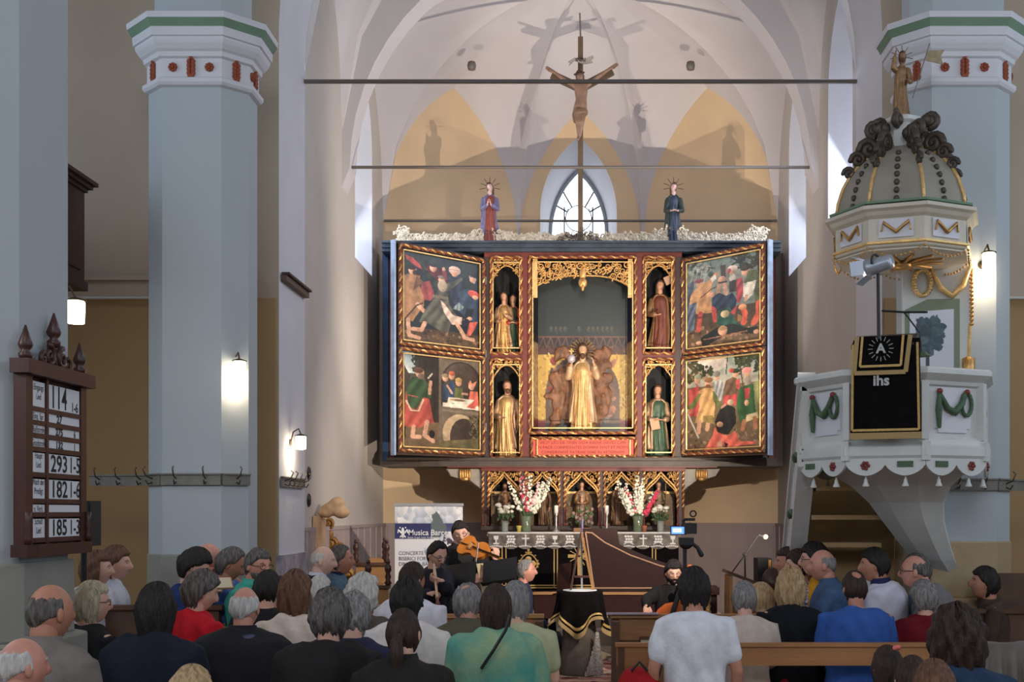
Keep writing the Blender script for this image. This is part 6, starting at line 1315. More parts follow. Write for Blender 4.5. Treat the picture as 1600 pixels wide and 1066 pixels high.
c = P(525, 845, 12.6); t = thing('gilded_carving', 'gilded carved foliage fragment standing by the chancel wall', 'carving', (c.x, c.y, .16)); mb = MB(); rs = np.random.RandomState(6)
for (px_, py_, r_) in ((514, 818, .06), (514, 835, .05), (518, 850, .08), (530, 858, .07), (524, 870, .08), (538, 885, .07), (545, 898, .07), (520, 890, .09)): p = P(px_, py_, 12.6); mb.ell(p, (r_, .05, r_*1.1), 8, 6); scroll(mb, (p.x, p.z), r_, 1.3, rs.rand()*6, 1, lambda u, v, d: (u, 12.55, v), .014)
mb.box((c.x, 12.62, .55), (.25, .1, .8)); mb.build('carved_scrolls', mat('old_gilt', srgb(150, 108, 54), .5, .4, var=.4, scale=16), t, smooth=True)
def finial(c, m, h=1.0): return MB().lathe([(.02*h, 0), (.035*h, .02*h), (.02*h, .05*h), (.03*h, .08*h), (.018*h, .11*h), (.032*h, .14*h), (.03*h, .18*h), (.012*h, .2*h), (.022*h, .21*h), (.018*h, .235*h)], c, 10)
def stall(label, px0, px1, pytop, d, ht=None):
    a, b = P(px0, pytop, d), P(px1, pytop, d); t = thing('choir_bench', label, 'bench', ((a.x+b.x)/2, d, .16)); MB().bb(a.x, b.x, d, d+.04, .16, a.z).build('back_board', M_oak, t); MB().bb(a.x-.02, b.x+.02, d-.03, d+.06, a.z, a.z+.03).build('top_rail', M_pewd, t); MB().bb(a.x, b.x, d-.38, d, .55, .59).build('seat', M_oak, t)
    for x_ in (a.x, b.x):
        MB().bb(x_-.025, x_+.025, d-.4, d+.05, .16, a.z-.15).build('end_panel', M_oak, t); finial((x_, d+.01, a.z+.03), M_oak).build('finial', M_mah, t, smooth=True)
    return t
stall('oak choir bench with turned finials behind the banner side of the chancel', 556, 604, 884, 12.2); stall('lower oak bench with turned finials in front of the chancel wall', 575, 606, 920, 11.0)
c = P(590, 862, 12.75); t = thing('oak_chair', 'tall honey oak chair back beside the roll-up banner', 'chair', (c.x, 12.75, .16)); MB().bb(P(578, 0, 12.75).x, P(601, 0, 12.75).x, 12.73, 12.77, .6, P(0, 872, 12.75).z).build('backrest', M_oak, t); MB().bb(c.x-.2, c.x+.16, 12.33, 12.75, .56, .60).build('seat', M_oak, t); finial((P(601, 0, 12.75).x, 12.75, P(0, 872, 12.75).z-.02), M_mah).build('finial', M_mah, t, smooth=True)
for dx, dy in ((-.18, -.38), (.14, -.38), (-.18, 0), (.14, 0)): MB().bb(c.x+dx-.02, c.x+dx+.02, 12.74+dy-.02, 12.74+dy+.02, .16, .58).build('leg', M_oak, t)
# roll-up banner
DB = 12.9; x0b, x1b, ztb = px(617, DB), px(723, DB), pz(791, DB); t = thing('rollup_banner', 'roll-up concert banner with a blue name band beside the musicians', 'banner', ((x0b+x1b)/2, DB, .16))
bc = Canvas(90, 150, (224, 222, 226), (0, 106, 0, 170)); bc.grad((214, 214, 216), (176, 184, 200), 0, 20); bc.speck(40, 0, 106, 2, 20, 7, [(226, 224, 224), (190, 196, 210), (206, 208, 216)]); bc.poly([(58, 10), (66, 6), (74, 16), (84, 32), (60, 32)], (92, 104, 104)); bc.grad((44, 46, 92), (48, 48, 100), 20, 38, 0, 56); bc.grad((62, 62, 110), (84, 82, 120), 20, 30, 56, 106); bc.poly([(56, 20), (64, 12), (80, 22), (82, 34), (58, 38)], (96, 104, 108)); bc.speck(60, 62, 104, 36, 56, 4, [(70, 62, 76), (210, 200, 204), (120, 90, 96), (60, 56, 80)]); bc.grad((222, 220, 224), (226, 224, 228), 38, 170, 0, 60); bc.speck(30, 40, 106, 40, 90, 9, [(206, 208, 216), (190, 194, 208)]); bc.grad((40, 44, 92), (40, 44, 92), 150, 170)
bc.build('print', lambda u, v: (x0b+(x1b-x0b)*u, DB-.006, ztb+(.22-ztb)*v), M_print, t); MB().bb(x0b, x1b, DB-.004, DB+.0, .2, ztb).build('sheet', M_card, t); MB().bb(x0b-.01, x1b+.01, DB-.02, DB+.02, ztb, ztb+.03).build('top_bar', mat('aluminium', srgb(190, 190, 192), .35, .8), t); MB().bb(x0b-.03, x1b+.03, DB-.1, DB+.1, .16, .24).build('base_cassette', mat('aluminium', (0, 0, 0)), t); MB().tube([((x0b+x1b)/2, DB+.03, .2), ((x0b+x1b)/2, DB+.03, ztb)], .012, 6).build('support_pole', M_lampblk, t)
kx = lambda x_: x0b+(x1b-x0b)*x_/106; kz = lambda v: ztb+(.22-ztb)*v/170
text_mb('Musica Barcensis', .088, lambda u, v, d: (kx(21)+u, DB-.010, kz(31)+v), align='LEFT', sx=.92, bold=.001).build('lettering', M_card, t); text_mb('Spielt Orgel, Lied, Kammermusik', .028, lambda u, v, d: (kx(20)+u, DB-.010, kz(36.5)+v), align='LEFT').build('lettering', M_card, t)
M_navy = mat('navy_print', srgb(52, 52, 70), .6)
for i, tx in enumerate(('CONCERTE ÎN', 'BISERICI FORTIFICATE', 'DIN ȚARA BÂRSEI', '', 'GEISTLICHE MUSIK', 'IN DEN', 'KIRCHENBURGEN', 'BURZENLAND')):
    if tx: text_mb(tx, .058, lambda u, v, d: (kx(6)+u, DB-.010, kz(55+6.3*i)+v), align='LEFT', sx=.9).build('lettering', M_navy, t)
fl_ = MB(); cx_, cz_ = kx(12.5), kz(31)
fl_.ell((cx_, DB-.010, cz_), (.018, .003, .06), 8, 6)
for s in (-1, 1): fl_.tube([(cx_, DB-.010, cz_-.02), (cx_+s*.03, DB-.010, cz_+.01), (cx_+s*.045, DB-.010, cz_+.03), (cx_+s*.055, DB-.010, cz_-.0)], [.006, .012, .014, .008], 6, True).ell((cx_+s*.03, DB-.010, cz_+.055), (.009, .003, .009), 6, 4).tube([(cx_, DB-.01, cz_-.02), (cx_+s*.025, DB-.01, cz_-.045)], [.006, .01], 6, True)
fl_.build('lily_emblem', M_card, t, smooth=True)
# harpsichord
DH = 13.0; M_harp = mat('harpsichord_mahogany', srgb(46, 21, 18), .4, spec=.25, var=.2, scale=6, stretch=(.3, 1, 1)); t = thing('harpsichord', 'dark mahogany harpsichord with its lid propped open before the altar', 'harpsichord', (.4, 13.2, .16))
xa, xb_ = px(835, DH), px(1118, DH); zc0, zc1 = pz(962, DH), pz(925, DH)
plan = [(xa, 12.85), (xb_, 12.85), (xb_, 13.75), (xb_-.25, 13.75), (xb_-.7, 13.62), (xb_-1.2, 13.3), (xa+.15, 13.12), (xa, 13.1)]
MB().prism(plan, lambda u, v, d: (u, v, d), zc0-.02, zc1).build('case', M_harp, t); MB().bb(xa-.01, xb_+.01, 12.83, 12.86, zc1-.02, zc1+.008).build('case_moulding', M_oak, t)
for x_, y_ in ((xa+.12, 12.95), (xb_-.12, 12.95), (xb_-.12, 13.6), (xa+.9, 13.1)): MB().lathe([(.02, 0), (.03, .1), (.022, .2), (.035, .4), (.04, zc0-.17)], (x_, y_, .16), 10).build('leg', M_harp, t, smooth=True)
DL = 13.1; lp = [(910, 826), (964, 826), (968, 851), (1000, 865), (1030, 877), (1060, 888), (1085, 900), (1110, 922), (926, 922)]; lq = [((x_-CX)*DL/F, pz(y_, DL)) for x_, y_ in lp]
ld = MB().prism(lq, lambda u, v, d: (u, d, v), DL, DL+.02).build('lid', M_harp, t); MB().tube([(u, DL-.006, v) for u, v in [((x_-CX)*DL/F, pz(y_, DL)) for x_, y_ in ((914, 918), (927, 918), (915, 832), (925, 833), (945, 848), (985, 868), (1030, 884), (1062, 892))]][2:], .010, 6).bar(((915-CX)*DL/F, DL-.006, pz(832, DL)), ((928-CX)*DL/F, DL-.006, pz(918, DL)), .016).bar(((928-CX)*DL/F, DL-.006, pz(919, DL)), ((1105-CX)*DL/F, DL-.006, pz(919, DL)), .014).build('gilded_line', mat('dull_gold_line', srgb(176, 136, 106), .5, .2), ld)
MB().bb(xb_-.32, xb_+.02, 12.8, 13.2, zc1-.02, zc1+.06).build('key_block', M_harp, t)
# carpet with a red pattern on the chancel floor
cc = Canvas(70, 60, (176, 120, 100), (0, 70, 0, 60)); cc.speck(240, 0, 70, 0, 60, 2.6, [(150, 66, 62), (206, 186, 166), (120, 52, 50), (190, 140, 118)])
for k in range(8): cc.line([(0, k*8), (70, k*8)], 1.2, (212, 196, 176))
o = cc.build('carpet', lambda u, v: (-.75+1.6*u, 12.75-2.05*v, .166), M_clothp, None); o['label'] = 'red and cream patterned carpet on the chancel floor'; o['category'] = 'carpet'
# draped pedestal table
DT = 11.55; cT = P(906, 925, DT); t = thing('draped_table', 'small round table under a black gold-fringed velvet cloth in the middle', 'table', (cT.x, DT, .16)); rt = .21
MB().lathe([(rt, cT.z-.03), (rt, cT.z)], (cT.x, DT, 0), 20).build('table_top', M_oak, t); MB().lathe([(.19, .16), (.20, .2), (.17, .5), (.14, .75), (.16, cT.z-.03)], (cT.x, DT, 0), 10).build('pedestal', mat('taupe_cloth_wrap', srgb(96, 86, 78), .9, var=.2, scale=12), t, smooth=True)
n = 64; an = np.arange(n)*2*math.pi/n; drop = .33+.09*np.cos(4*an+.5); rings = []
for tt in np.linspace(0, 1, 12): rr = rt+.012+tt*.05*(1+.9*np.cos(9*an+1)*tt); rings.append(np.stack([cT.x+rr*np.cos(an), DT+rr*np.sin(an), cT.z+.008-drop*tt], -1))
top_ = np.stack([cT.x+.01*np.cos(an), DT+.01*np.sin(an), np.full(n, cT.z+.012)], -1); MB().loft([top_]+rings, cap=False).build('velvet_cloth', M_velvet, t, smooth=True)
for f0, f1, m_ in ((.80, .87, M_braid), (.93, 1.06, mat('tan_fringe', (0, 0, 0)))):
    rg = []
    for tt in (f0, f1): rr = rt+.012+tt*.05*(1+.9*np.cos(9*an+1)*tt)+.006; rg.append(np.stack([cT.x+rr*np.cos(an), DT+rr*np.sin(an), cT.z+.008-drop*tt], -1))
    MB().loft(rg, cap=False).build('gold_braid' if m_ is M_braid else 'gold_fringe', m_, t, smooth=True)
MB().lathe([(.165, 0), (.165, .008)], (cT.x, DT, cT.z+.012), 20).build('doily', M_card, t); MB().box((cT.x+.02, DT-.27, .62), (.06, .004, .09)).build('tassel_tab', M_braid, t); 
q_ = [[(cT.x+.03+.20*u+.16*(1-v_)*(.5-u)*.6, DT-.205-.03*math.sin(u*11)*v_-.02*v_, .60-.42*v_) for u in np.linspace(0, 1, 14)] for v_ in np.linspace(0, 1, 10)]
MB().add([p_ for r_ in q_ for p_ in r_], [(i_*14+j_, i_*14+j_+1, (i_+1)*14+j_+1, (i_+1)*14+j_) for i_ in range(9) for j_ in range(13) if j_+i_ > 8]).build('lace_corner', mat('white_lace_net', srgb(196, 188, 178), .9, col2=srgb(110, 100, 92), scale=70), t, smooth=True)
t = thing('wooden_easel', 'slim wooden easel standing on the draped table', 'easel', (cT.x, DT, cT.z+.02)); zz = cT.z+.02
for x_, y_, m_ in ((-.09, -.04, M_mah), (.13, -.04, M_oak), (.02, .10, mat('aluminium', (0, 0, 0)))): MB().bar((cT.x+x_, DT+y_, zz), (cT.x+.015, DT, zz+.56), .018).build('leg', m_, t)
MB().bar((cT.x-.055, DT-.045, zz+.13), (cT.x+.09, DT-.045, zz+.13), .02).build('ledge', M_mah, t)
# music stands
def music_stand(label, px_, py_, d, w, h, rz, tilt, m=None, roll=R(-9)):
    c = P(px_, py_, d); t = thing('music_stand', label, 'music stand', (c.x, d, .16)); m = m or M_lampblk
    MB().box((0, 0, 0), (w, .012, h)).xf(Matrix.Translation(c) @ Matrix.Rotation(rz, 4, 'Z') @ Matrix.Rotation(roll, 4, 'Y') @ Matrix.Rotation(tilt, 4, 'X')).build('desk', m, t); MB().box((0, -.03, -h/2), (w, .06, .012)).xf(Matrix.Translation(c) @ Matrix.Rotation(rz, 4, 'Z') @ Matrix.Rotation(roll, 4, 'Y') @ Matrix.Rotation(tilt, 4, 'X')).build('ledge', m, t)
    MB().tube([(c.x, d+.03, c.z), (c.x, d+.03, .45)], .012, 8).tube([(c.x, d+.03, .45), (c.x, d+.03, .2)], .016, 8).build('pole', m, t)
    for k in range(3): a_ = k*2.094+.4; MB().tube([(c.x, d+.03, .42), (c.x+.26*math.cos(a_), d+.03+.26*math.sin(a_), .175)], .009, 6).build('leg', m, t)
    return t, c
MS = Matrix
music_stand('black music stand in front of the recorder player', 719, 900, 10.9, .31, .25, R(-18), R(-28)); tS, cS = music_stand('black music stand beside the seated man, turned to the violinist', 781, 893, 11.0, .33, .25, R(-14), R(-30)); music_stand('thin dark music stand left of the draped table', 881, 905, 11.9, .17, .32, R(-40), R(-15), M_harp)
tag(MB().box((0, 0, 0), (.21, .004, .28)).xf(Matrix.Translation(P(760, 903, 11.15)) @ Matrix.Rotation(R(55), 4, 'Z') @ Matrix.Rotation(R(-15), 4, 'X')).build('sheet_music', mat('cream_paper', srgb(206, 186, 146), .8)), 'cream sheet of music sticking out between the two black stands', 'sheet music')
# lectern with microphone
c = P(1160, 905, 11.6); t = thing('oak_lectern', 'plain oak lectern in front of the chancel dado', 'lectern', (c.x, 11.6, .16)); xa, xb_ = P(1136, 0, 11.6).x, P(1200, 0, 11.6).x
MB().bb(xa, xa+.03, 11.4, 11.8, .16, 1.13).build('side_panel', M_oak, t); MB().bb(xb_-.03, xb_, 11.4, 11.8, .16, .95).build('side_panel', M_oak, t); MB().bb(xa, xb_, 11.76, 11.8, .16, .95).build('front_panel', M_oak, t); MB().bar((xa-.02, 11.6, 1.17), (xb_+.02, 11.6, 1.0), .42, .03).build('sloping_top', M_pewd, t)
t = thing('microphone_stand', 'thin boom microphone stand lit from the side above the lectern', 'microphone stand', P(1165, 960, 12.0)); q = lambda a_, b_: P(a_, b_, 12.0); b0 = Vector((q(1165, 0).x, 12.0, .16))
MB().tube([b0, q(1164, 868)], .009, 6).build('pole', M_lampblk, t); MB().tube([q(1142, 897), q(1164, 867), q(1185, 836)], .007, 6).build('boom', M_lampblk, t); MB().ell(q(1164, 867), .025, 8, 6).build('clutch', M_lampblk, t); MB().tube([q(1185, 836), q(1192, 838)], .012, 8).build('microphone', M_lampblk, t); MB().ell(q(1196, 839), (.028, .028, .026), 10, 8).build('grille', mat('steel_mesh', srgb(220, 196, 170), .4, .3), t, smooth=True)
for k in range(3): a_ = k*2.094; MB().tube([b0+Vector((0, 0, .06)), b0+Vector((.25*math.cos(a_), .25*math.sin(a_), .012))], .008, 6).build('leg', M_lampblk, t)
c = P(1196, 890, 12.3); t = thing('dark_cabinet', 'narrow dark cabinet with an orange edge stripe behind the lectern', 'cabinet', (c.x, 12.3, .16)); MB().bb(P(1184, 0, 12.3).x, P(1206, 0, 12.3).x, 12.3, 12.6, .16, P(0, 873, 12.3).z).build('body', M_black, t); MB().bb(P(1201, 0, 12.28).x, P(1205, 0, 12.28).x, 12.28, 12.3, P(0, 900, 12.3).z, P(0, 875, 12.3).z).build('edge_strip', mat('amber_strip', srgb(214, 160, 70), .5), t)  # the orange stripe is the cabinet's own colour
c = P(1210, 905, 10.9); t = thing('round_back_chair', 'chair with a round brown back behind the blond women', 'chair', (c.x, 10.9, .16)); MB().lathe([(.0, -.02), (.10, -.02), (.115, 0), (.10, .02), (0, .02)], (0, 0, 0), 18).xf(Matrix.Translation(c) @ Matrix.Rotation(R(90), 4, 'X')).build('backrest', M_mah, t, smooth=True); MB().bb(c.x-.2, c.x+.2, 10.95, 11.35, .56, .6).build('seat', M_mah, t); MB().bb(c.x-.02, c.x+.02, 10.89, 10.93, .58, c.z-.1).build('back_post', M_mah, t)
for dx, dy in ((-.17, 0), (.17, 0), (-.17, .36), (.17, .36)): MB().bb(c.x+dx-.02, c.x+dx+.02, 10.97+dy-.02, 10.97+dy+.02, .16, .56).build('leg', M_mah, t)
# floodlights on the floor
for x_, lab in ((2.45, 'black floodlight on a low stand hidden behind the right benches'), (-2.5, 'black floodlight on a low stand hidden behind the left benches')):
    t = thing('floodlight', lab, 'floodlight', (x_, 10.2, .0)); MB().box((x_, 10.2, 1.1), (.22, .12, .16), rx=R(30)).build('housing', M_lampblk, t); MB().tube([(x_, 10.2, 0), (x_, 10.2, 1.0)], .014, 6).build('pole', M_lampblk, t)
    for k in range(3): a_ = k*2.094; MB().tube([(x_, 10.2, .25), (x_+.2*math.cos(a_), 10.2+.2*math.sin(a_), .01)], .009, 6).build('leg', M_lampblk, t)
# ================================================================== pews
def pew(label, xa, xb, d, ztop, board=.15, seat=True):
    t = thing('church_pew', label, 'pew', ((xa+xb)/2, d, 0)); MB().bb(xa, xb, d, d+.03, ztop-board, ztop-.025).build('back_board', M_pew, t); MB().bb(xa-.01, xb+.01, d-.015, d+.05, ztop-.025, ztop).build('top_rail', M_pew, t)
    MB().bb(xa, xb, d+.03, d+.44, .42, .45).build('seat', M_pew, t)
    n = max(2, int(round((xb-xa)/1.5))+1)
    for i in range(n):
        x_ = xa+.03+(xb-xa-.06)*i/(n-1); MB().bb(x_-.022, x_+.022, d-.02 if 0 < i < n-1 else d-.01, d+.05, 0, ztop-.04 if 0 < i < n-1 else ztop-.03).build('post', M_pewd if (i in (0, n-1)) else M_lampblk, t); MB().bb(x_-.02, x_+.02, d+.03, d+.40, 0, .42).build('seat_support', M_pewd, t)
    return t
def desk(label, xa, xb, d, ztop):
    t = thing('prayer_desk', label, 'pew front', ((xa+xb)/2, d, 0)); MB().bb(xa, xb, d, d+.03, .05, ztop-.02).build('panel', M_pew, t); MB().bb(xa-.015, xb+.015, d-.03, d+.05, ztop-.02, ztop+.01).build('top_rail', M_oak, t); MB().bb(xa, xb, d-.24, d, ztop-.225, ztop-.2).build('shelf', M_pewd, t)
    for x_ in (xa+.02, xb-.02): MB().bb(x_-.03, x_+.03, d-.25, d+.04, 0, ztop-.03).build('end_panel', M_pewd, t)
    return t
pew('pine pew back on the right of the aisle', .24, 3.9, 7.85, .88); pew('pine pew back on the left of the aisle', -3.4, -.29, 7.85, .88)
desk('pine prayer desk of the front row right of the aisle', .26, 3.4, 9.6, .91); desk('pine prayer desk of the front row left of the aisle', -2.6, -.31, 9.6, .91)
M_page = mat('book_pages', srgb(206, 188, 160), .8)
for x_, lab, d_ in ((.62, 'hymn book lying on the shelf of the right front desk near the aisle', 9.48), (2.02, 'hymn book lying on the shelf of the right front desk by the blue shirt', 9.48)):
    t = thing('hymn_book', lab, 'book', (x_, d_, .71)); MB().bb(x_-.14, x_+.14, d_-.09, d_+.09, .712, .735).build('pages', M_page, t); MB().bb(x_-.145, x_+.145, d_-.095, d_+.095, .735, .741).build('cover', M_pewd, t)
t = thing('open_booklet', 'white programme sheet lying on top of the right front desk', 'booklet', (1.95, 9.58, .92)); MB().box((1.9, 9.58, .925), (.16, .1, .006), rz=.2).build('page', M_card, t)
tag(MB().box((.42, 9.58, .927), (.42, .08, .012)).build('ruler_box', mat('lilac_case', srgb(170, 150, 160), .5)), 'slim pale case lying on the right front desk near the aisle', 'case')
for px_, lab in ((1106, 'turned golden finial beside the white T-shirt on the right front desk'), (1412, 'turned dark finial on the right front desk below the white polo'), (1587, 'turned golden finial at the right edge')): c = P(px_, 962, 9.62); tag(finial((c.x, 9.61, .92), M_oak, .8).build('bench_finial', GOLD if px_ != 1412 else M_mah, smooth=True), lab, 'finial')
# stall fronts on both sides where people sit sideways
t = thing('side_stall', 'dark wooden side stall front at the left by the white jackets', 'stall', (-3.3, 8.3, 0)); MB().bb(-3.75, -2.55, 8.35, 8.4, 0, 1.06).build('front_board', mat('brown_stall', srgb(94, 66, 48), .5, var=.2, scale=6), t); MB().bb(-3.78, -2.52, 8.32, 8.43, 1.06, 1.09).build('top_rail', M_pewd, t)
t = thing('side_stall', 'dark wooden side stall front at the right by the boy', 'stall', (3.4, 8.9, 0)); MB().bb(2.75, 3.9, 8.75, 8.8, 0, 1.0).build('front_board', mat('brown_stall', (0, 0, 0)), t); MB().bb(2.72, 3.93, 8.72, 8.83, 1.0, 1.03).build('top_rail', M_pewd, t); MB().bb(3.05, 4.4, 9.05, 9.1, 0, 1.28).build('back_board', mat('brown_stall', (0, 0, 0)), t)
c = P(343, 925, 8.6); t = thing('book_rest', 'oak book rest with rounded side before the man in blue', 'book rest', (c.x, 8.6, 0)); MB().prism([(-.14, 0), (.14, 0), (.14, 1.10), (.08, 1.20), (.02, 1.20), (-.14, 1.08)], lambda u, v, d: (c.x+u, 8.6+d, v), 0, .03).build('side_panel', M_oak, t); MB().bar((c.x-.16, 8.6, 1.10), (c.x+.06, 8.6, 1.23), .34, .02).build('sloping_top', M_oak, t)
# coat thrown over the pew at the right edge
b = MB(); c = P(1590, 1000, 7.5); b.loft([np.array([(c.x-.12+.30*u+.0, 7.80-.05*math.sin(u*20)*t_+(.0), .90-.30*t_) for u in np.linspace(0, 1, 14)]+[(c.x+.18-.30*u, 7.74-.05*math.sin(u*20)*t_, .90-.30*t_) for u in np.linspace(0, 1, 14)]) for t_ in np.linspace(0, 1, 8)])
tag(remesh(b, .014, 1, folds=.008).build('draped_coat', fabric('grey_coat', srgb(120, 112, 106)), smooth=True), 'light grey coat hung over the pew at the right edge', 'coat')

# ================================================================== people
S = srgb; PI = math.pi; A = R
# --- nearest rows, seen from behind
person('bald white-haired man cut off at the lower left corner', 12, 996, 4.5, A(-20), (A(-20), 0, 0), ('fringe', 'white'), kind='shirt', col=S(92, 90, 100), skin='ruddy')
person('balding man in a grey-tan jacket at the far left', 58, 911, 5.2, A(-18), (A(-12), 0, 0), ('fringe', 'salt'), thick=.012, kind='jacket', col=S(122, 112, 106), collar=True, skin='tan', fat=1.12)
person('ash blonde woman in a black top with glasses', 128, 911, 6.95, A(-25), (A(-30), 0, 0), ('bob', 'ash'), hl=.03, thick=.02, kind='long', col=S(24, 23, 25), glasses=True, fat=1.05)
person('long dark-haired woman in a hooded navy jacket', 236, 913, 5.9, 0, (A(-8), 0, 0), ('long', 'black'), hl=.16, thick=.018, kind='jacket', col=S(26, 30, 44), hood=1)
person('blond head just reaching into the bottom edge at left', 290, 1046, 4.3, 0, (0, 0, 0), ('bob', 'blond'), hl=.05, thick=.02, kind='long', col=S(110, 70, 70))
person('white-haired balding man in a black vest over a plaid shirt', 377, 916, 6.55, 0, (A(-6), 0, 0), ('fringe', 'white'), thick=.016, kind='vest', col=S(96, 94, 122), col2=S(36, 38, 66), vest=S(34, 33, 37), skin='ruddy', fat=1.18, collar=S(34, 33, 37))
person('dark grey-haired person in a black hooded jacket', 511, 924, 5.85, 0, (A(5), 0, 0), ('short', 'salt'), thick=.026, kind='jacket', col=S(34, 31, 31), hood=1, fat=1.08)
person('grey-haired woman with bare shoulders and a navy shawl', 549, 928, 6.5, 0, (A(-15), 0, 0), ('curly', 'grey'), hl=.0, thick=.015, kind='tee', col=S(40, 40, 66), skin='fair')
person('woman with a brown ponytail in a dark jacket', 627, 952, 5.55, 0, (A(-6), 0, 0), ('pony', 'dark'), thick=.010, kind='jacket', col=S(38, 34, 32), collar=True)
person('black-haired woman in a white jacket', 634, 907, 6.95, 0, (A(-12), 0, 0), ('short', 'black'), thick=.026, kind='jacket', col=S(226, 216, 210))
person('woman with dark ponytail in a teal patterned shawl', 773, 914, 6.55, 0, (A(6), 0, 0), ('long', 'dark'), hl=.14, thick=.014, kind='jacket', col=fabric('teal_shawl', S(58, 148, 140), scale=5, col2=S(150, 170, 128)), fat=1.06, legs=S(60, 84, 58))
person('grey-haired man in a green vest leaning on the pew', 733, 908, 7.2, A(8), (A(-25), A(8), 0), ('crown', 'grey'), thick=.022, kind='long', col=S(206, 194, 200), vest=S(92, 88, 70), lean=.25, arms=('desk', 'desk'), skin='ruddy')
person('grey-brown haired woman in a pale green top', 805, 909, 7.15, 0, (A(-25), 0, 0), ('bob', 'grey'), hl=.05, kind='tee', col=S(176, 176, 138), legs=S(30, 32, 52), fat=1.08)
person('woman with wavy brown hair in a cream top', 457, 896, 7.35, 0, (A(-14), 0, 0), ('curly', 'brown'), hl=.10, thick=.018, kind='long', col=S(218, 198, 184))
person('black-haired person in a dark spotted shirt', 414, 894, 8.15, 0, (A(-20), 0, 0), ('short', 'black'), thick=.02, kind='tee', col=S(30, 29, 34))
person('dark-haired woman in a bright red jacket', 297, 894, 7.45, A(-40), (A(-15), A(15), 0), ('short', 'salt'), thick=.026, kind='jacket', col=S(196, 26, 40), arms=('book', 'book'))
person('old woman with white hair behind the wavy brown hair', 490, 900, 8.7, A(-30), (0, 0, 0), ('bob', 'white'), hl=.06, kind='long', col=S(186, 168, 150))
person('woman with curly white hair in an olive-grey jacket', 561, 901, 7.55, A(-10), (A(-25), 0, 0), ('curly', 'white'), thick=.020, kind='jacket', col=S(84, 74, 66))
person('man in a white polo shirt in front of the recorder player', 638, 879, 8.55, A(-15), (A(-20), 0, 0), ('short', 'dark'), kind='tee', col=S(222, 218, 226), fat=1.16, skin='tan')
# --- people on the left side seats, facing the aisle
person('woman with brown curls and a white blouse seated at the left', 134, 862, 8.4, A(-75), (A(5), 0, 0), ('curly', 'brown'), hl=.04, kind='long', col=S(214, 214, 226), base=.13, fine=True)
person('woman with short auburn hair in a white jacket seated at the left', 164, 854, 8.65, A(-80), (0, 0, 0), ('short', 'brown'), thick=.02, kind='jacket', col=S(208, 208, 216), base=.13, fine=True)
person('young man in a navy T-shirt looking down', 286, 856, 8.45, A(-75), (0, A(28), 0), ('short', 'black'), thick=.022, kind='tee', col=S(30, 48, 96), base=.13, fine=True, arms=('book', 'book'))
person('bald man half hidden behind the navy T-shirt', 308, 847, 8.8, A(-70), (0, A(5), 0), ('fringe', 'grey'), kind='tee', col=S(86, 116, 180), base=.13, skin='ruddy')
person('man in a light blue shirt with a hand behind his neck', 343, 854, 8.7, A(-70), (A(-5), A(25), 0), ('receding', 'salt'), kind='tee', col=S(78, 112, 178), base=.13, arms=('lap', 'neck'), fine=True, skin='tan')
person('grey-bearded man in a mint green polo with hand to chin', 388, 856, 8.55, A(-95), (A(-30), A(6), 0), ('short', 'salt'), kind='tee', col=S(72, 168, 150), base=.13, arms=('chin', 'lap'), glasses=True, beard=True, fine=True, skin='ruddy', fat=1.1, collar=True)
person('bald man in a black suit with white shirt', 490, 852, 9.6, A(-70), (A(-12), A(6), 0), ('fringe', 'white'), thick=.01, kind='jacket', col=S(32, 32, 40), collar=S(200, 206, 222), base=.13, fine=True, skin='pale')
person('man in a blue-grey blazer over a dark shirt', 519, 852, 9.95, A(-78), (A(-5), 0, 0), ('receding', 'salt'), kind='jacket', col=S(84, 108, 126), collar=S(36, 42, 62), base=.13, fine=True, skin='tan')
# --- musicians
vx = lambda a_, b_, d_: P(a_, b_, d_)
mus = [person('man in dark clothes and glasses playing the recorder', 671, 844, 10.75, A(-128), (A(-8), A(24), 0), ('receding', 'black'), kind='long', col=S(40, 38, 48), legs=S(70, 80, 110), base=.16, glasses=True, fine=True, stool=1, H=1.0, lean=.10,
       arms=(('w', vx(655, 935, 10.55), vx(669, 928, 10.38), (.5, -.3, .1), (.5, -.3, -.6)), ('w', vx(700, 925, 10.4), vx(690, 909, 10.3), (-.8, .1, .2), (0, .5, .5)))),
person('man in black with glasses playing the violin', 717, 814, 11.75, A(-150), (A(-22), A(10), A(10)), ('short', 'black'), kind='long', col=S(34, 32, 34), base=.16, glasses=True, fine=True, stool=1, H=1.02, lean=.02, collar=True,
       arms=(('w', vx(690, 905, 11.35), vx(738, 908, 11.1), (.6, -.2, .5), (.3, .6, -.4)), ('w', vx(765, 900, 11.4), vx(775, 876, 11.27), (.1, -.1, .9), (-.6, .5, 0)))),
person('grey-haired man in a navy shirt seated behind the music stands', 812, 875, 12.1, A(-85), (A(-10), A(-4), 0), ('receding', 'grey'), kind='long', col=S(44, 50, 72), base=.16, fine=True, skin='ruddy', H=.95, stool=1),
person('bearded man in black with glasses playing the cello', 1053, 875, 11.75, A(172), (A(12), A(12), 0), ('short', 'black'), thick=.02, kind='long', col=S(24, 23, 25), base=.16, glasses=True, beard=True, fine=True, H=.98, stool=1,
       arms=(('w', vx(1012, 938, 11.5), vx(1010, 946, 11.2), (0, -.2, -1), (.3, -.6, 0)), ('w', vx(1088, 938, 11.5), vx(1078, 914, 11.33), (-.6, -.2, .5), (.2, .6, .3))))]
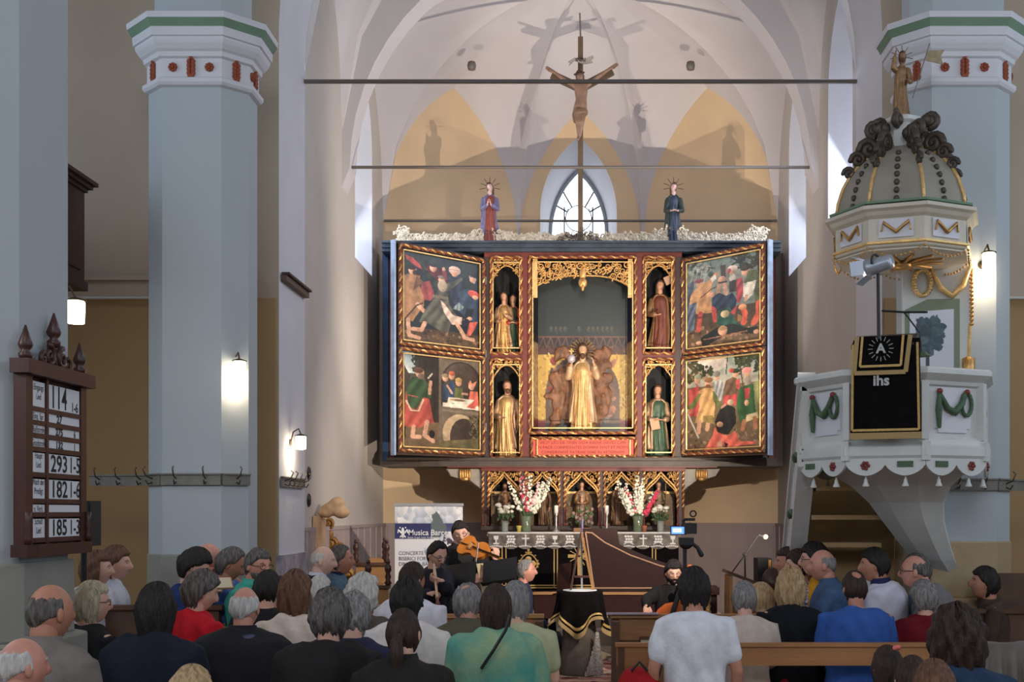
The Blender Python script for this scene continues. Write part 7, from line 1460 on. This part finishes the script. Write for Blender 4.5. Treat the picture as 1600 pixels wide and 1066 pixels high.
for (pt, lr_, _), lab in zip(mus, ('dark stool under the recorder player', 'dark stool under the violinist', 'dark stool under the man in the navy shirt', 'dark stool under the cellist')):
    c = Vector(pt.location); zs_ = c.z+pt.scale.z*(lr_.translation.z-.115); t = thing('music_stool', lab, 'stool', c); MB().lathe([(.15, zs_-.05), (.17, zs_-.04), (.17, zs_-.01), (.15, zs_)], (c.x, c.y, 0), 16).build('seat', M_mah, t, smooth=True)
    for k in range(4): a_ = k*math.pi/2+.78; MB().tube([(c.x+.11*math.cos(a_), c.y+.11*math.sin(a_), zs_-.04), (c.x+.16*math.cos(a_), c.y+.16*math.sin(a_), .165)], .014, 6).build('leg', M_mah, t)
M_viol = mat('violin_varnish', S(204, 122, 44), .25, var=.15, scale=8); M_cello = mat('cello_varnish', S(186, 92, 40), .25, var=.2, scale=5); M_ebony = mat('ebony', S(22, 18, 18), .35)
def fiddle(name, label, tail, scrollp, up, L, m, depth, endpin=0):
    """body outline in its own plane: tail -> scroll, up = direction the strings face"""
    a, b = Vector(tail), Vector(scrollp); ax = (b-a).normalized(); n = Vector(up); n = (n-ax*n.dot(ax)).normalized(); s = ax.cross(n); t = thing(name, label, name, a); bl = L*.60; w = L*.18
    prof = [(0, .0), (.02, .55), (.08, .86), (.18, 1.0), (.30, .95), (.38, .72), (.46, .62), (.54, .62), (.60, .76), (.70, .84), (.82, .78), (.93, .52), (1.0, .0)]
    pts = [(u*bl, v*w) for u, v in prof]+[(u*bl, -v*w) for u, v in prof[1:-1]][::-1]; mp = lambda u, v, d: a+ax*u+s*v+n*d
    o = MB().prism(pts, mp, -depth/2, depth/2).build('body', m, t, smooth=True, autosmooth=40); MB().prism([(u*1.0, v*1.04) for u, v in pts], mp, depth/2, depth/2+.006).build('belly', m, t)
    MB().bar(mp(bl*.48, 0, depth/2+L*.03), mp(L*.86, 0, depth/2+.012), w*.22, L*.018).build('fingerboard', M_ebony, t); MB().bar(mp(bl*.9, 0, 0), mp(L*.92, 0, 0), w*.2, L*.03).build('neck', m, t)
    MB().ell(mp(L*.97, 0, -.01), (L*.028, L*.028, L*.028), 10, 8).build('scroll', m, t, smooth=True); MB().bar(mp(bl*.03, 0, depth/2+.012), mp(bl*.26, 0, depth/2+L*.02), w*.18, .008).build('tailpiece', M_ebony, t); MB().bar(mp(bl*.38, -w*.28, depth/2+L*.025), mp(bl*.38, w*.28, depth/2+L*.025), .008, L*.05).build('bridge', M_oak, t)
    for sg in (-1, 1): MB().tube([mp(bl*.32, sg*w*.42, depth/2+.007), mp(bl*.40, sg*w*.36, depth/2+.007), mp(bl*.48, sg*w*.32, depth/2+.007)], .004, 5).build('sound_hole', M_ebony, t)
    if endpin: MB().tube([mp(0, 0, 0), mp(-endpin, 0, 0)], .006, 6).build('endpin', M_ebony, t)
    return t
fiddle('violin', 'amber violin held under the chin of the man in black', P(721, 850, 11.42), P(797, 879, 11.05), (-.15, -.8, .55), .60, M_viol, .035)
t = thing('violin_bow', 'thin violin bow held below the violin', 'bow', P(742, 905, 11.1)); MB().tube([P(738, 912, 11.05), P(747, 846, 11.15)], .005, 5).build('stick', M_oak, t); MB().bar(P(740, 912, 11.04), P(748, 848, 11.13), .006, .002).build('hair', M_card, t)
t = thing('recorder', 'wooden recorder played by the man in dark clothes', 'recorder', P(683, 941, 10.2)); a, b = P(678, 882, 10.42), P(684, 944, 10.15)
MB().tube([a, a+(b-a)*.15, a+(b-a)*.3], [.009, .013, .017], 10, True).build('head_joint', mat('boxwood', S(214, 172, 142), .4, var=.1), t, smooth=True); MB().tube([a+(b-a)*.3, a+(b-a)*.33, a+(b-a)*.8, a+(b-a)*.82, a+(b-a)*.84], [.015, .013, .0115, .017, .013], 10, True).build('middle_joint', mat('boxwood', (0, 0, 0)), t, smooth=True); MB().tube([a+(b-a)*.84, a+(b-a)*.93, b], [.013, .012, .021], 10, True).build('foot_joint', mat('dark_boxwood', S(120, 70, 50), .4), t, smooth=True)
fiddle('cello', 'orange-brown cello held by the bearded man', P(1030, 1042, 11.2), P(1080, 878, 11.7), (-.35, -.9, .25), 1.12, M_cello, .11, .35)
t = thing('cello_bow', 'cello bow lying across the strings', 'bow', P(1012, 955, 11.15)); MB().tube([P(1008, 958, 11.1), P(1075, 966, 11.15)], .006, 5).build('stick', M_mah, t)
# --- right hand rows
person('dark-haired man in a white T-shirt by the video camera', 1086, 891, 7.45, 0, (A(5), 0, 0), ('short', 'black'), thick=.028, kind='tee', col=S(224, 222, 228), arms=('side', 'side'), fat=1.06, skin='tan')
person('grey-haired woman in a pale beige vest', 1165, 910, 8.3, 0, (A(10), 0, 0), ('bob', 'grey'), hl=.0, thick=.018, kind='tee', col=S(202, 184, 170), fat=1.05)
person('woman with long dark-blond hair leaning to her grey neighbour', 1197, 911, 8.7, A(20), (A(40), 0, A(-6)), ('long', 'blond'), hl=.14, kind='tee', col=S(40, 32, 34))
person('woman with wavy blonde hair in a black top', 1238, 891, 8.5, 0, (A(-5), 0, 0), ('curly', 'blond'), hl=.10, thick=.022, kind='long', col=S(26, 28, 34), legs=S(150, 30, 44))
person('man in a royal blue shirt seen from behind', 1339, 892, 8.2, 0, (A(8), 0, 0), ('crown', 'dark'), thick=.014, kind='tee', col=S(52, 88, 158), fat=1.18, skin='tan')
person('person with white hair in a teal shirt behind the blue shirt', 1368, 898, 8.75, A(10), (A(15), 0, 0), ('short', 'white'), kind='tee', col=S(70, 132, 152), fat=1.08)
person('grey-haired person in a dark red sweater', 1448, 919, 8.25, 0, (A(5), A(20), 0), ('short', 'grey'), thick=.024, kind='long', col=S(104, 14, 26), H=.95)
person('woman with bushy dark curls in a denim jacket', 1503, 957, 5.15, 0, (A(-10), 0, 0), ('curly', 'dark'), hl=.10, thick=.030, kind='jacket', col=S(40, 58, 84))
person('girl with a pink hair tie', 1392, 1009, 5.5, 0, (A(5), 0, 0), ('long', 'dark'), hl=.10, kind='tee', col=S(74, 54, 56), H=.84)
tag(MB().ell(P(1399, 1013, 5.42), (.014, .012, .012), 8, 6).ell(P(1404, 1012, 5.42), (.014, .012, .012), 8, 6).build('hair_tie', mat('pink_plastic', S(232, 120, 110), .4), smooth=True), 'pink hair tie on the girl at the bottom right', 'hair tie')
person('brown-haired head beside the pink hair tie', 1432, 1012, 4.9, 0, (A(-10), 0, 0), ('bun', 'dark'), thick=.012, kind='tee', col=S(60, 46, 44), H=.86)
person('dark-brown haired head at the very bottom right', 1468, 1034, 4.35, 0, (A(-6), 0, 0), ('bob', 'brown'), hl=.06, kind='long', col=S(50, 42, 44))
# --- right side seats, facing the aisle
person('dark-haired woman half hidden behind the pulpit stair', 1246, 855, 9.4, A(85), (0, 0, 0), ('bob', 'dark'), hl=.02, kind='tee', col=S(196, 182, 184), base=.13, fine=True, skin='tan')
person('woman in a black and white patterned dress', 1263, 858, 9.25, A(82), (A(-4), A(6), 0), ('short', 'dark'), thick=.014, kind='tee', col=fabric('patterned_dress', S(24, 24, 44), scale=46, col2=S(206, 206, 216)), base=.13, fine=True)
person('black-haired man with glasses in a mustard shirt', 1288, 849, 9.1, A(80), (0, 0, 0), ('short', 'black'), thick=.022, kind='long', col=S(214, 150, 34), base=.13, fine=True, glasses=True)
person('bald man in a slate blue polo shirt', 1301, 857, 8.85, A(75), (A(5), 0, 0), ('fringe', 'grey'), thick=.008, kind='tee', col=S(74, 96, 130), base=.13, fine=True, skin='ruddy', fat=1.12, collar=True, arms=('desk', 'desk'))
person('dark-haired man in a white polo with crossed arms', 1390, 856, 8.7, A(60), (A(22), 0, 0), ('short', 'black'), thick=.018, kind='tee', col=S(210, 206, 218), base=.13, fine=True, skin='tan', fat=1.14, arms=('crossed', 'crossed'), collar=S(40, 46, 84), lean=.12)
person('woman with dark glasses in a light blue top', 1447, 867, 8.95, A(70), (0, A(4), 0), ('short', 'salt'), thick=.02, kind='tee', col=S(108, 140, 186), base=.13, fine=True, glasses=True)
person('balding man in a grey shirt leaning forward', 1480, 859, 8.6, A(72), (0, A(-6), 0), ('fringe', 'salt'), thick=.010, kind='long', col=S(120, 116, 116), base=.13, fine=True, glasses=True, lean=.30, arms=('desk', 'desk'), skin='ruddy', fat=1.08)
person('dark-haired boy resting his chin at the far right', 1553, 887, 8.9, A(75), (A(5), A(-8), 0), ('short', 'black'), thick=.022, kind='long', col=S(70, 56, 46), base=.05, fine=True, skin='tan')
# ------------------------------------------------------------------ video camera on its tripod
DV = 8.35; t = thing('video_tripod', 'black tripod holding the video camera behind the white T-shirt', 'tripod', P(1070, 1060, DV)-Vector((0, 0, 0))); t.location.z = 0; q = lambda a_, b_: P(a_, b_, DV); cx_ = q(1070, 0).x
MB().tube([(cx_, DV, .55), q(1070, 852)], .014, 8).build('column', M_lampblk, t); MB().box(tuple(q(1072, 846)), (.10, .10, .05)).ell(tuple(q(1072, 850)), (.05, .05, .04), 10, 6).build('pan_head', M_lampblk, t); MB().tube([q(1080, 848), q(1090, 856), q(1096, 867)], [.012, .014, .018], 8, True).build('pan_handle', M_lampblk, t)
for k in range(3): a_ = k*2.094+2.2; MB().tube([(cx_, DV, .95), (cx_+.42*math.cos(a_), DV+.30*math.sin(a_), .02)], .013, 6).build('leg', M_lampblk, t)
t = thing('video_camera', 'small video camera with a lit blue flip screen above the crowd', 'video camera', q(1072, 838)); MB().box(tuple(q(1078, 826)), (.085, .13, .075)).build('body', M_lampblk, t); MB().tube([q(1080, 824)+Vector((0, .07, 0)), q(1080, 824)+Vector((0, .13, 0))], .032, 12).build('lens', M_lampblk, t)
MB().box(tuple(q(1060, 829)), (.115, .012, .062)).build('screen_housing', M_lampblk, t); MB().box(tuple(q(1060, 829)-Vector((0, .008, 0))), (.10, .003, .05)).build('screen', mat('lit_screen', S(80, 130, 230), .3, emit=(S(90, 140, 240), 1.6)), t); MB().box(tuple(q(1058, 829)-Vector((0, .0105, 0))), (.06, .002, .026)).build('screen_image', mat('lit_screen_image', S(220, 226, 240), .3, emit=(S(220, 226, 240), 1.4)), t)
MB().bar(q(1068, 812), q(1086, 812), .02, .02).bar(q(1068, 812), q(1068, 820), .02, .02).build('top_handle', M_lampblk, t); MB().tube([q(1083, 803)+Vector((.03*math.cos(a_)*.7, 0, .03*math.sin(a_)*.7)) for a_ in np.linspace(0, 6.28, 13)[:-1]], .006, 6, closed=True).build('eyepiece_ring', M_lampblk, t)
# monopod and red bag by the white T-shirt
t = thing('monopod', 'black monopod leaning beside the white T-shirt', 'monopod', P(1008, 1066, 7.3)); MB().tube([P(1009, 1012, 7.3), P(1009, 1100, 7.3)], .014, 8).build('upper_tube', M_lampblk, t); MB().tube([P(1010, 1060, 7.25), P(1036, 960, 8.0)], .008, 6).build('leg', M_lampblk, t); t.location.z = .4
b = MB(); c = P(998, 1075, 7.45); b.ell((c.x, 7.45, .62), (.15, .10, .16), 14, 10).ell((c.x, 7.38, .54), (.10, .08, .09), 12, 8); t = thing('red_backpack', 'red backpack on the pew left of the white T-shirt', 'backpack', (c.x, 7.45, .45)); remesh(b, .016, 1, folds=.006).build('bag', fabric('red_nylon', S(170, 30, 34)), t, smooth=True); MB().tube([(c.x-.05, 7.36, .76), (c.x, 7.34, .82), (c.x+.05, 7.36, .76)], .010, 6).build('handle', M_lampblk, t)
# shoulder bag strap of the teal shawl, patterned scarf end
tag(MB().tube([P(798, 960, 6.36)+Vector((0, -.02, 0)), P(790, 985, 6.33), P(770, 1018, 6.33), P(752, 1045, 6.36)], .010, 6).build('bag_strap', M_lampblk), 'dark bag strap across the teal shawl', 'strap')
# small programmes and books held
for px_, py_, d_, rz_, lab in ((345, 912, 8.2, .5, 'open song book held up before the red jacket'), (330, 918, 8.35, .2, 'folded programme next to the song book')):
    t = thing('song_book', lab, 'book', P(px_, py_, d_)); MB().box(tuple(P(px_, py_, d_)), (.16, .01, .11), rz=rz_, rx=R(-50)).build('cover', M_oak, t); MB().box(tuple(P(px_, py_, d_)+Vector((0, -.01, .004))), (.15, .008, .10), rz=rz_, rx=R(-50)).build('pages', M_page, t)

# ornament and foliage whose pieces are too small to pick apart
for o in bpy.data.objects:
    b_ = o.name.split('.')[0]
    if b_ in ('tracery', 'cresting', 'centre_scrolls', 'white_blossom', 'pink_blossom', 'pale_pink_blossom', 'blossom', 'stem', 'leaf', 'dried_blossom', 'wreath', 'bead_festoon', 'gilded_drop', 'silver_rays', 'lead_came', 'cloud_scroll', 'embroidery', 'carved_scrolls', 'lace_corner') and o.parent is not None: o['kind'] = 'stuff'
GROUPS = {'wall_lamp': 'glass wall lamps', 'tie_rod': 'iron tie rods of the chancel', 'saint_statue': 'saints in the side niches', 'predella_figure': 'figures in the predella niches', 'mourning_figure': 'mourners on top of the altarpiece', 'flower_vase': 'flower vases on the altar', 'candlestick': 'candlesticks on the altar',
          'music_stand': 'music stands', 'music_stool': 'stools of the musicians', 'church_pew': 'pews', 'prayer_desk': 'front row desks', 'coat_rail': 'coat hook rails', 'octagonal_pillar': 'octagonal pillars', 'person': 'people at the concert', 'hymn_book': 'hymn books', 'choir_bench': 'choir benches', 'bench_finial': 'turned finials', 'vault_boss': 'vault bosses', 'floodlight': 'floodlights', 'side_stall': 'side stalls', 'black_horn': 'black wall loudspeaker horns', 'curtain_pole': 'aisle poles', 'cup': 'small cups on the altar'}
for o in bpy.data.objects:
    if o.parent is None and o.name.split('.')[0] in GROUPS and 'label' in o: o['group'] = GROUPS[o.name.split('.')[0]]
